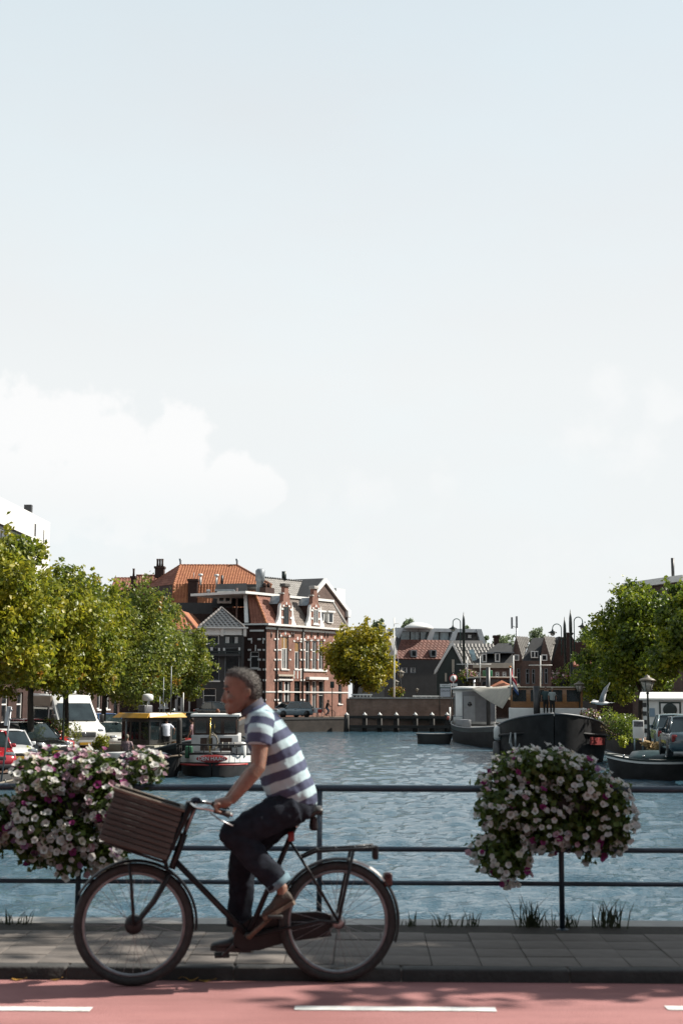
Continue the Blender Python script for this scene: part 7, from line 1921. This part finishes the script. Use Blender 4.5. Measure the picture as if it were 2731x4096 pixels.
# ---- wooden cabin cruiser behind the white cabin barge
s_ = at(1880, 2950, 127); b_ = at(2040, 2950, 116)
o, L = boat('cabin_cruiser', s_, b_, 'wooden cabin cruiser with cream roof and green box moored behind the white cabin barge')
hull(o, L + 3, 3.6, 1.5, 1.3, 1.7, M_woodd, M_white, band=.3)
zt_ = at(1950, 2714, 121).z - ZW
cabin(o, (-2.6, -1.4, 1.2), (2.4, 1.4, zt_), M_woodd, 3, M_cream, .25, .12, wz=(.55, .92))
box(o, 'green_box', (-.9, -.3, zt_ + .12), (.1, .3, zt_ + .7), mat('bright green box', (.01, .2, .08), .5, .1, 4))
MB().loft([[Vector((x, y, zt_ - .9 + (.75 - abs(y) * .5) * (1 - abs(x - 3.6) / 2.2) - d)) for d in (0, .03) for y in (np.linspace(-1.3, 1.3, 7) if d == 0 else np.linspace(1.3, -1.3, 7))] for x in np.linspace(2.4, 5.2, 6)]).build('canvas_hood', mat('rust canvas', (.42, .13, .05), .8, .2, 3), o)
for px in (1919, 1868):
    t_ = at(px, 2625, 118); f_ = at(px, 2725, 118)
    Ri = Matrix.Rotation(-o.rotation_euler.z, 4, 'Z'); l0 = Ri @ (t_ - Vector(o.location)); l1 = Ri @ (f_ - Vector(o.location)); k_ = l1.lerp(l0, .68)
    MB().tube([l1, l0], .04, 6).tube([k_ + Vector((-.3, -.85, 0)), k_ + Vector((.3, .85, 0))], .03, 6).build('mast', M_white, o)
# ---- little motor launch at the right
s_ = at(2800, 3000, 57); b_ = at(2445, 3000, 58.5)
o, L = boat('motor_launch', s_, b_, 'small black motor launch with dark green cover and white foredeck on the right')
hull(o, L, 1.9, .8, .75, .95, M_hullk, M_white, band=.13, bowp=1.0, strake=M_dgreen, deckm=M_white, deckz=.03)
MB().loft([[Vector((x, y, .78 + .35 * math.cos(y * 1.7) * (1 - ((x + .2) / 1.75) ** 4) - d)) for d in (0, .02) for y in (np.linspace(-.85, .85, 9) if d == 0 else np.linspace(.85, -.85, 9))] for x in np.linspace(-1.7, .9, 9)]).build('cover', mat('green cover', (.012, .04, .04), .35, .3, 3, bump=.6, bscale=4), o)
for x in (-1.5, -.6, .3, 1.1): MB().lathe([(.05, 0), (.05, .08), (.02, .1)], 8, M=Matrix.Translation((x, .75, .86))).build('cleat', M_chrome, o)
# ================================================================== LAMPS, SIGNS, SHRUBS, BASKETS
M_lpost = mat('dark green lamp post', (.008, .02, .017), .4, .3, 6)
M_lglass = mat('lantern glass', (.5, .48, .42), .15, .2, 10)
M_gpost = mat('galvanised post', (.32, .33, .35), .4, .2, 8, metal=.5)
def lantern(name, px, D, z0, ptop, pbot, label, glow=None):
    """classical hexagonal lantern: pixel rows of the lantern's top and bottom"""
    p = at(px, pbot, D); zt = at(px, ptop, D).z; zb = p.z; h = zt - zb
    o = empty(name, (p.x, p.y, z0), 0, label, 'street lamp', 'classic lanterns'); zb -= z0; zt -= z0
    MB().lathe([(.11, 0), (.11, .5), (.075, .6), (.06, .7), (.045, zb * .6), (.04, zb - .1), (.07, zb - .06), (.05, zb)], 10).build('post', M_lpost, o)
    w0, w1 = h * .22, h * .42
    MB().lathe([(w0 * .9, zb + h * .04), (w1 * .93, zb + h * .62)], 6).build('glass', M_lglass, o)
    fr = MB()
    for k in range(6):
        a = 2 * math.pi * k / 6; c, s = math.cos(a), math.sin(a); fr.tube([(w0 * c, w0 * s, zb), (w1 * c, w1 * s, zb + h * .64)], .014, 5)
    fr.build('lantern_frame', M_lpost, o)
    MB().lathe([(w1 * 1.25, zb + h * .64), (w1 * .95, zb + h * .74), (w1 * .35, zb + h * .85), (w1 * .32, zb + h * .93), (w1 * .1, zb + h * .95), (.02, zb + h)], 12).build('lantern_hood', mat('worn lantern hood', (.24, .20, .15), .5, .3, 8), o)
    return o
lantern('street_lantern', 258, 64, lq_z(64), 2705, 2776, 'classic street lantern on a dark post in front of the white camper van')
lantern('street_lantern', 2588, 61, ZR, 2698, 2768, 'classic street lantern on a dark post in front of the white wagon')
lantern('street_lantern', 2316, 84, ZR, 2722, 2768, 'classic street lantern above the large barge beside the twin lamp posts')
lantern('street_lantern', 1602, 145, -.15, 2678, 2712, 'upper classic lantern right of the golden green tree')
lantern('street_lantern', 1583, 146, -.15, 2718, 2745, 'lower classic lantern above the red flower basket')
lantern('street_lantern', 1667, 149, -.15, 2752, 2768, 'small lantern behind the far canal wall among parked cars')
def arclamp(px, D, ptop, pend, plamp, sgn, label):
    t = at(px, ptop, D); e = at(px + sgn * pend, plamp, D); z0 = ZR if D < 130 else -.15
    o = empty('arched_lamp_post', (t.x, t.y, z0), 0, label, 'street lamp', 'tall arched lamp posts'); zt = t.z - z0; dx = abs(e.x - t.x); ze = e.z - z0
    MB().lathe([(.16, 0), (.16, 1), (.12, 1.2), (.105, zt - 1.8), (.13, zt - 1.75), (.13, zt - 1.2), (.11, zt - .7), (.01, zt)], 10).build('pole', M_lpost, o)
    zc = zt - .95 - dx / 2 + .4; pts = []; r = dx / 2 * .85; x0 = sgn * .28
    pts.append((x0, 0, zt - 3.2)); pts.append((x0, 0, zc))
    for k in range(9): a = math.pi * k / 8; pts.append((x0 + sgn * (r - r * math.cos(a)), 0, zc + r * math.sin(a)))
    pts.append((x0 + sgn * 2 * r, 0, ze + .25))
    MB().tube(pts, .038, 8).build('arm', mat('teal lamp arm', (.02, .10, .085), .4, .2, 5), o)
    for zz in (zt - 2.9, zt - 2.4, zt - 1.9): MB().tube([(0, 0, zz), (x0, 0, zz)], .035, 6).build('clamp', M_lpost, o)
    MB().lathe([(.07, .3), (.1, .18), (.36, .05), (.36, .0), (.2, -.02)], 14, M=Matrix.Translation((x0 + sgn * 2 * r, 0, ze))).build('lamp_shade', M_lpost, o)
    MB().lathe([(.2, -.02), (.19, -.14), (.1, -.22), (.02, -.24)], 12, M=Matrix.Translation((x0 + sgn * 2 * r, 0, ze))).build('lamp_globe', M_lglass, o)
arclamp(1853, 124, 2447, 35, 2516, -1, 'tall arched lamp post in front of the green gable house')
arclamp(2256, 118, 2466, 40, 2532, -1, 'tall arched lamp post with its lamp hanging left, left of the twin pair')
arclamp(2279, 112, 2437, 41, 2508, 1, 'tall arched lamp post with its lamp hanging right, right of the twin pair')
# radio mast far behind
p = at(2066, 2570, 300); o = empty('radio_mast', (p.x, p.y, -.16), 0, 'slim radio mast with antenna panels on the horizon', 'mast'); zt = at(2066, 2462, 300).z
MB().tube([(0, 0, 0), (0, 0, zt)], [.35, .14], 8).build('pole', M_gpost, o)
for x, h in ((0, 0), (-1.0, -.2)):
    MB().box((x - .2, -.2, zt - 2.4 + h), (x + .2, .2, zt + h)).build('antenna_panel', M_gpost, o)
MB().tube([(-1, 0, zt - 2), (0, 0, zt - 2.4)], .06, 6).build('bracket', M_gpost, o)
# flagless mast by the golden green tree
p = at(1576, 2800, 141); o = empty('ship_mast', (p.x, p.y, -.16), 0, 'tall white mast with stay wires right of the golden green tree', 'mast'); zt = at(1576, 2470, 141).z + .16
MB().tube([(0, 0, 0), (0, 0, zt)], [.1, .05], 8).build('pole', M_white, o)
MB().tube([(.1, 0, zt - 2), (1.1, 0, 0)], .015, 4).build('stay_wire', M_gpost, o); MB().tube([(-.05, 0, zt - .6), (.6, 0, zt - .6)], .03, 5).build('yard', M_white, o)
# leaning sign pole at the left
a = at(46, 2828, 47); b = at(8, 3125, 47); o = empty('sign_pole', (b.x, b.y, lq_z(47)), 0, 'leaning grey sign pole with sign seen edge on at the left edge of the picture', 'sign')
l = a - b; b2 = Vector((-.02, 0, -.1))
MB().tube([b2, Vector((l.x, 0, a.z - lq_z(47)))], .03, 10).build('pole', M_gpost, o)
top = Vector((l.x, 0, a.z - lq_z(47)))
MB().box((-.13, -.03, -.62), (-.03, .25, .0), M=Matrix.Translation(top) @ Matrix.Rotation(R(8), 4, 'Y')).build('sign_plate', mat('sign grey white', (.5, .53, .56), .5, .1, 5), o)
for k in (.1, .5): MB().tube([top.lerp(b2, k * .3) + Vector((-.02, 0, 0)), top.lerp(b2, k * .3 + .02) + Vector((.05, 0, 0))], .036, 8).build('clamp', M_gpost, o)
# round traffic sign with plate
p = at(1812, 2800, 140.5); o = empty('traffic_sign', (p.x, p.y, -.15), 0, 'round white traffic sign with red rim on a post left of the white cabin barge', 'sign')
zc = at(1812, 2714, 140.5).z + .15
MB().tube([(0, 0, 0), (0, 0, zc + .5)], .04, 8).build('post', M_gpost, o)
MB().lathe([(.40, 0), (.40, .03)], 20, M=Matrix.Translation((0, -.08, zc)), axis='y').build('rim', mat('sign red', (.5, .03, .03), .5, .1, 5), o)
MB().lathe([(.31, 0), (.31, .012)], 20, M=Matrix.Translation((0, -.094, zc)), axis='y').build('disc', M_white, o)
MB().box((-.05, -.11, zc - .22), (.05, -.095, zc + .22)).build('symbol', M_trim, o)
MB().box((-.4, -.08, zc - .75), (.4, -.05, zc - .5)).build('plate', M_white, o)
# street name board and poster
F10 = [at(1760, 2790, 139.6), at(1800, 2790, 139.6)]
c = (F10[0] + F10[1]) / 2
o = empty('notice_board', (c.x, c.y, -.15), 0, 'white name board above a white poster panel at the end of the canal wall', 'sign')
zz = lambda y: at(1780, y, 139.6).z + .15
MB().box((-.5, 0, zz(2749)), (.5, .05, zz(2736))).build('name_board', M_white, o); MB().box((-.48, 0, zz(2787)), (.48, .05, zz(2753))).build('poster', mat('poster grey white', (.56, .56, .6), .6, .06, 4), o)
MB().box((-.52, -.02, zz(2751)), (.52, .04, zz(2749.2))).build('frame', mat('teal frame', (.03, .16, .15), .5, .1, 4), o)
for x in (-.55, .55): MB().tube([(x, .03, 0), (x, .03, zz(2736))], .045, 8).build('post', M_trim, o)
for t_, y_, s_ in (('Galgewater', 2742.5, .17), ('GRUNT', 2764, .26)):
    tm_ = text_mesh(t_, s_, .003); tm_.materials.append(M_trim)
    inst('lettering', tm_, o, Matrix.Translation((.04, -.006, zz(y_))) @ Matrix.Rotation(math.pi / 2, 4, 'X'))
# dark sign on a pole by the corner house
p = at(1328, 2850, 140.2); o = empty('parking_sign', (p.x, p.y, -.15), 0, 'dark rectangular sign on a thin pole right of the brick house door', 'sign'); zt = at(1328, 2726, 140.2).z + .15
MB().tube([(0, 0, 0), (0, 0, zt)], .04, 8).build('pole', M_trim, o); MB().rbox((-.2, -.04, zt - .62), (.2, .0, zt), .02).build('plate', M_dgreen, o)
# hanging flower baskets
M_rb = [mat('basket pink', (.52, .16, .22), .7, .3, 20), mat('basket pale', (.6, .42, .42), .7, .3, 20), mat('basket red', (.6, .07, .03), .7, .3, 20), mat('basket orange', (.62, .28, .05), .7, .3, 20)]
def basket(px, py, D, r, label, cols, seed, flat=.75):
    g = np.random.default_rng(seed); p = at(px, py, D); o = empty('flower_basket', p, 0, label, 'flower basket', 'hanging flower baskets')
    P, N = crown_points(g, [((0, 0, 0), (r, r, r * flat)), ((r * .5, 0, r * .1), (r * .6, r * .6, r * .5)), ((-r * .5, 0, -.1 * r), (r * .6, r * .6, r * .5))], 900)
    c = bpy.data.objects.new('foliage', leaves_mesh('foliage', P, N, r * .22, M_leafD, g)); COL.objects.link(c); c.parent = o; c['kind'] = 'stuff'
    up = P[:, 2] > -.1 * r; P, N = P[up], N[up]
    for k, m in enumerate(cols):
        q = P[k::len(cols)][:150]; c = bpy.data.objects.new('flowers', leaves_mesh('flowers', q * 1.04, N[k::len(cols)][:150], r * .22, m, g)); COL.objects.link(c); c.parent = o; c['kind'] = 'stuff'
    MB().lathe([(.1 * r, -r * .75), (.5 * r, -r * .55), (.62 * r, -.1 * r)], 12).build('bowl', M_trim, o)
    MB().tube([(0, 0, -.7 * r), (0, .02, -(p.z + (.4 if D < 130 else .15)))], .05, 8).build('post', M_lpost, o)
basket(1868, 2702, 123, .75, 'pink flower basket on the arched lamp post before the green gable house', M_rb[:2], 1)
basket(2255, 2712, 117.5, .95, 'pale pink flower basket on the twin lamp posts', M_rb[:2], 2, 1.0)
basket(1585, 2768, 144, .75, 'red flower basket beside the golden green tree', M_rb[2:], 3, .8)
basket(2355, 2865, 78, .55, 'pink and white flower box on the quay right of the large barge', [M_rb[0], M_rb[1], mat('basket white', (.7, .68, .6), .7, .2, 20)], 4, .7)
# shrubs
def shrub(px, py, D, z0, w, h, m, label, seed, n=1800, leaf=.09):
    g = np.random.default_rng(seed); p = at(px, py, D); o = empty('shrub', (p.x, p.y, z0), 0, label, 'shrub', 'shrubs on the quays')
    L = [((g.uniform(-w, w) * .7, g.uniform(-w, w) * .5, h * g.uniform(.25, .85)), (w * .45, w * .45, h * .3)) for _ in range(7)]
    P, N = crown_points(g, L, n); P[:, 2] = np.maximum(P[:, 2], .02)
    c = bpy.data.objects.new('foliage', leaves_mesh('foliage', P, N, leaf, m, g)); COL.objects.link(c); c.parent = o; c['kind'] = 'stuff'
    for k in range(5): l = L[k][0]; MB().tube([(0, 0, 0), (l[0] * .5, l[1] * .5, l[2] * .6), l], [.02, .015, .006], 5).build('stem', M_bark, o)
M_leafY = leafmat('lime leaf', [(.10, .14, .01), (.25, .28, .015), (.45, .42, .03)])
shrub(60, 3000, 56.5, lq_z(56), .55, 1.1, M_leafA, 'bright green shrub between the white hatchback and the black car', 1)
shrub(128, 3030, 54, lq_z(54), .28, .8, M_leafY, 'small lime yellow shrub in front of the black car', 2, 260, .12)
shrub(245, 2960, 66, lq_z(66), .95, 1.7, M_leafB, 'tall loose shrub in front of the white camper van', 3, 2600)
shrub(400, 3020, 64, lq_z(64), .4, .9, M_leafA, 'small green shrub at the quay edge left of the covered sloop', 4, 900)
shrub(2440, 2930, 76, ZR, 1.0, 1.6, M_leafD, 'dark shrub right of the large barge', 5, 2200)
shrub(2480, 2950, 70, ZR, .8, 1.1, mat('ochre leaf', (.16, .10, .02), .7, .4, 6, isl=.6), 'brownish shrub on the quay beside the white railing', 6, 1500)
shrub(2520, 2960, 66, ZR, .9, 1.4, M_leafD, 'dark shrub left of the white wagon', 7, 1800)
shrub(2492, 2955, 63, ZR, .3, .55, M_leafY, 'small yellow flowering plant at the right quay edge', 8, 300, .1)
shrub(2625, 3030, 59.5, ZR, .5, .35, mat('dry straw', (.5, .34, .14), .8, .3, 8, isl=.5), 'low straw coloured grass clump behind the motor launch', 9, 1200, .12)
# white quay railing
p = at(2397, 2900, 76); o = empty('quay_railing', (p.x, p.y, ZR), R(-8), 'short white wooden railing on the right quay behind the large barge', 'railing')
for x in (0, 1.3): MB().lathe([(.06, 0), (.06, 1.05), (.09, 1.07), (.07, 1.15), (.02, 1.22)], 8, M=Matrix.Translation((x, 0, 0))).build('post', M_white, o)
for z in (.35, .65, .95): MB().box((-.7, -.025, z - .03), (1.5, .025, z + .03)).build('rail', M_white, o)
# left quay edge rope rail
pts = [at(-40, 3135, 44), at(20, 3128, 45), at(110, 3096, 46.5)]
o = empty('rope_barrier', (pts[0].x, pts[0].y, lq_z(44)), 0, 'thick white rope barrier along the left quay edge by the flowers', 'barrier')
q = [p_ - pts[0] + Vector((0, 0, pts[0].z - lq_z(44))) for p_ in pts]
MB().tube([q[0], q[0].lerp(q[1], .5) - Vector((0, 0, .04)), q[1], q[1].lerp(q[2], .5) - Vector((0, 0, .05)), q[2]], .035, 8).build('rope', M_rope, o)
for a in q[1:]: MB().tube([(a.x, a.y, 0), (a.x, a.y, a.z + .08)], .04, 8).build('post', M_lpost, o)
# bollards of wood in the water by the tug
p = at(718, 2900, 63); o = empty('timber_pile', (p.x, p.y, ZW), 0, 'tall black timber mooring pile left of the tugboat', 'pile')
MB().lathe([(.13, -.5), (.12, at(718, 2885, 63).z - ZW), (.07, at(718, 2870, 63).z - ZW)], 10).build('shaft', M_pile, o)
# gull
p = at(2402, 2812, 46); o = empty('gull', p, R(200), 'white gull flying low before the dark trees on the right', 'bird')
o.scale = (1.5, 1.5, 1.5)
M_gw = mat('gull white', (.74, .74, .74), .7, .1, 10); M_gg = mat('gull grey', (.55, .56, .58), .7, .1, 10)
MB().loft([[Vector((x, r * math.cos(a), r * .9 * math.sin(a) + dz)) for a in [2 * math.pi * k / 10 for k in range(10)]] for x, r, dz in ((-.2, .012, .0), (-.12, .035, 0), (0, .05, 0), (.1, .042, .005), (.15, .03, .015), (.19, .032, .02), (.22, .022, .018), (.255, .006, .012))]).build('body', M_gw, o)
MB().tube([(.245, 0, .014), (.285, 0, .006)], [.009, .002], 6).build('beak', M_yel, o)
MB().prism([(-.16, -.035, 0), (-.29, -.05, .005), (-.29, .05, .005), (-.16, .035, 0)], (0, 0, .008)).build('tail', M_gw, o)
for s, (z1, z2, y1, y2) in ((1, (.18, .42, .16, .26)), (-1, (.05, .03, .2, .46))):
    rows = []
    for t, y, z, c, x in ((0, .03, .02, .15, .02), (.4, y1, z1, .13, .04), (.75, (y1 + y2) / 2, (z1 + z2) / 2 + .02, .09, .0), (1, y2, z2, .015, -.07)):
        rows.append([Vector((x + c * .4, s * y, z)), Vector((x, s * y, z + .012)), Vector((x - c * .6, s * y, z)), Vector((x, s * y, z - .008))])
    MB().loft(rows).build('wing', M_gg, o)

# ================================================================== SMALL FIGURES
def figure(loc, rz, label, pose, shirt, trous, hairm, h=1.75, skin=None, group='people by the water', skirt=False, seat=0.0):
    """pose: dict of joints in metres for a 1.75 m person, x forward, y left"""
    k = h / 1.75; o = empty('person', loc, rz, label, 'person', group)
    J = dict(hipz=.92, shz=1.42, lean=0.0, hd=(.03, 0, 1.63), kneeL=(.03, .1, .5), kneeR=(.0, -.1, .5), footL=(.0, .1, .06), footR=(-.02, -.1, .06), elbL=(-.03, .27, 1.15), elbR=(-.03, -.27, 1.15), handL=(.05, .27, .9), handR=(.05, -.27, .9)); J.update(pose)
    V = lambda p: Vector(p) * k
    hip, sh = Vector((0, 0, J['hipz'])) * k, Vector((J['lean'], 0, J['shz'])) * k
    b = MB(); sk = skin or M_skin
    hd = V(J['hd']); b.ball(hd, (.095 * k, .075 * k, .115 * k)); b.ball(hd + Vector((.095 * k, 0, -.015 * k)), .018 * k, seg=6, rings=5); b.tube([hd - Vector((.01, 0, .06)) * k, sh], [.052 * k, .06 * k], 8)
    b.tube([hip, hip.lerp(sh, .5), sh], [.12 * k, .12 * k, .1 * k], 10)
    for s in ('L', 'R'):
        y = .18 if s == 'L' else -.18; s0 = sh + Vector((0, y * k, -.02 * k)); e, w = V(J['elb' + s]), V(J['hand' + s])
        b.tube([sh, s0, e, w], [.06 * k, .05 * k, .038 * k, .027 * k], 8)
        dn = (w - e).normalized(); b.tube([w, w + dn * .06 * k, w + dn * .15 * k], [.03 * k, .04 * k, .02 * k], 8, flat=.6)
        kn, ft = V(J['knee' + s]), V(J['foot' + s]); b.tube([hip + Vector((0, y * .5 * k, 0)), kn, ft], [.08 * k, .052 * k, .036 * k], 8)
    remesh(b.build('body', sk, o), .018, 2)
    t = MB(); t.loft([[hip.lerp(sh, u) + Vector((dx * math.cos(a), dy * math.sin(a), 0)) * k for a in [2 * math.pi * i / 12 for i in range(12)]] for u, dx, dy in ((-.08, .13, .175), (.2, .135, .175), (.6, .14, .19), (.9, .125, .2), (1.05, .08, .13), (1.1, .06, .07))])
    for s in ('L', 'R'):
        y = .18 if s == 'L' else -.18; s0 = sh + Vector((0, y * k, -.02 * k)); e = V(J['elb' + s]); t.tube([sh + Vector((0, y * .4 * k, -.02)), s0, s0.lerp(e, .75)], [.07 * k, .07 * k, .06 * k], 10)
    remesh(t.build('shirt', shirt, o), .02, 3)
    p = MB()
    p.tube([hip + Vector((0, -.08, .05)) * k, hip + Vector((0, .08, .05)) * k], .12 * k, 10)
    for s in ('L', 'R'):
        y = .09 if s == 'L' else -.09; kn, ft = V(J['knee' + s]), V(J['foot' + s]); p.tube([hip + Vector((0, y * k, 0)), kn, kn.lerp(ft, .95)], [.105 * k, .075 * k, .06 * k], 10)
    remesh(p.build('trousers', trous, o), .02, 3)
    for s in ('L', 'R'):
        ft = V(J['foot' + s]); MB().rbox((ft.x - .08 * k, ft.y - .045 * k, ft.z - .06 * k), (ft.x + .19 * k, ft.y + .045 * k, ft.z + .03 * k), .03 * k).build('shoe', M_shoeD, o)
    MB().ball(hd + Vector((-.018, 0, .025)) * k, (.098 * k, .084 * k, .105 * k)).build('hair', hairm, o)
    return o
c_w = mat('white cotton', (.66, .69, .76), .85, .06, 5); c_k = mat('black cotton', (.014, .014, .015), .85, .2, 8); c_f = mat('floral print', (.50, .36, .36), .85, .5, 22, c2=(.16, .10, .14)); c_j = mat('dark trousers', (.016, .017, .02), .85, .2, 8); c_b = mat('jeans blue', (.05, .13, .2), .85, .2, 8); c_t = mat('teal jacket', (.05, .10, .11), .85, .2, 8)
h_br = mat('brown hair', (.05, .03, .02), .8, .3, 30); h_gr = mat('ash hair', (.30, .26, .2), .8, .3, 30); h_rd = mat('ginger hair', (.25, .08, .03), .8, .3, 30)
def fig_at(px, pfoot, D, *a, **k):
    p = at(px, pfoot, D); return figure((p.x, p.y, p.z), *a, **k)
fig_at(665, 3022, 66.2, R(115), 'man in a white shirt reaching out with his left arm on the workboat', dict(elbL=(.32, .42, 1.22), handL=(.5, .72, 1.12), elbR=(-.1, -.36, 1.2), handR=(.1, -.4, 1.02), lean=.05), c_w, c_j, h_br, h=1.74)
fig_at(515, 3035, 67.2, R(-20), 'man in black standing beside the workboat wheelhouse', dict(handR=(.22, -.2, 1.05), elbR=(0, -.28, 1.12)), c_k, c_j, h_br, h=1.78)
fig_at(507, 3058, 63.0, R(85), 'fair haired woman in a floral top sitting with her back to the bridge', dict(hipz=.52, shz=1.0, hd=(.02, 0, 1.22), kneeL=(.42, .12, .5), kneeR=(.42, -.12, .5), footL=(.45, .12, .06), footR=(.45, -.12, .06), elbL=(.0, .27, .75), elbR=(0, -.27, .75), handL=(.1, .27, .52), handR=(.06, -.28, .5)), c_f, c_j, h_gr, h=1.7)
fig_at(868, 2985, 66.5, R(30), 'ginger haired person in white standing behind the tugboat roof', {}, c_w, c_j, h_rd, h=1.1 * 1.55)
fig_at(768, 2990, 66, R(170), 'person with short brown hair in a pink top sitting beside the tugboat', dict(hipz=.52, shz=1.0, hd=(.02, 0, 1.22), kneeL=(.42, .12, .5), kneeR=(.42, -.12, .5), footL=(.45, .12, .06), footR=(.45, -.12, .06), elbL=(.0, .27, .75), elbR=(0, -.27, .75), handL=(.1, .27, .52), handR=(.06, -.28, .5)), mat('dusty pink', (.34, .2, .22), .85, .1, 6), c_j, h_br)
fig_at(27, 3030, 70, R(-60), 'person with light brown hair in red behind the red estate car', {}, mat('red top', (.4, .04, .06), .8, .1, 6), c_j, h_gr, h=1.78)
fig_at(2182, 2853, 82.0, R(-95), 'person in a grey jacket standing on the large barge beside the funnel', {}, c_t, c_k, h_br, h=1.5)
fig_at(2208, 2854, 81.5, R(-80), 'person in a pale jacket standing on the large barge before the wheelhouse', {}, mat('pale jacket', (.4, .46, .46), .85, .1, 6), c_k, h_gr, h=1.45)
# distant cyclist
p = at(1306, 2866, 138.6); 
o = empty('bicycle', (p.x, p.y, -.13), R(-12), 'distant bicycle with red pannier before the corner house', 'bicycle')
for x in (-.52, .52):
    MB().tube([(x + .33 * math.cos(2 * math.pi * k / 24), 0, .35 + .33 * math.sin(2 * math.pi * k / 24)) for k in range(24)], .022, 6, closed=True).build('wheel', M_tyre, o)
MB().tube([(-.52, 0, .35), (-.1, 0, .3), (-.2, 0, .85)], .02, 6).tube([(-.1, 0, .3), (.35, 0, .8)], .02, 6).tube([(.52, 0, .35), (.38, 0, 1.05)], .018, 6).build('frame', M_trim, o)
MB().tube([(.38, -.25, 1.08), (.42, 0, 1.05), (.38, .25, 1.08)], .018, 6).build('handlebar', M_trim, o); MB().rbox((-.32, -.06, .85), (-.08, .06, .91), .02).build('saddle', M_trim, o)
MB().rbox((-.85, -.2, .45), (-.4, -.06, .8), .04).build('pannier', M_redp, o)
figure((p.x, p.y, -.13), R(-12), 'distant woman in a dark top riding the bicycle with red pannier', dict(hipz=.95, shz=1.42, lean=.12, hd=(.17, 0, 1.62), kneeL=(.2, .1, .7), kneeR=(.22, -.1, .62), footL=(.05, .1, .42), footR=(-.05, -.1, .25), elbL=(.22, .25, 1.2), elbR=(.22, -.25, 1.2), handL=(.36, .25, 1.1), handR=(.36, -.25, 1.1)), c_k, c_b, h_br, h=1.7)
# white terrace chairs by the corner house
for k, (px, lab) in enumerate(((1258, 'white garden chair in front of the corner house, left of two'), (1278, 'white garden chair in front of the corner house, right of two'))):
    p = at(px, 2860, 140.3); o = empty('garden_chair', (p.x, p.y, -.13), R(20 * k - 10), lab, 'chair', 'garden chairs by the corner house')
    MB().rbox((-.22, -.22, .42), (.22, .22, .46), .01).build('seat', M_white, o); MB().rbox((-.22, .2, .46), (.22, .24, .9), .015).build('backrest', M_white, o)
    for x in (-.2, .2):
        for y in (-.2, .2): MB().tube([(x, y, 0), (x, y, .42)], .018, 6).build('leg', M_white, o)
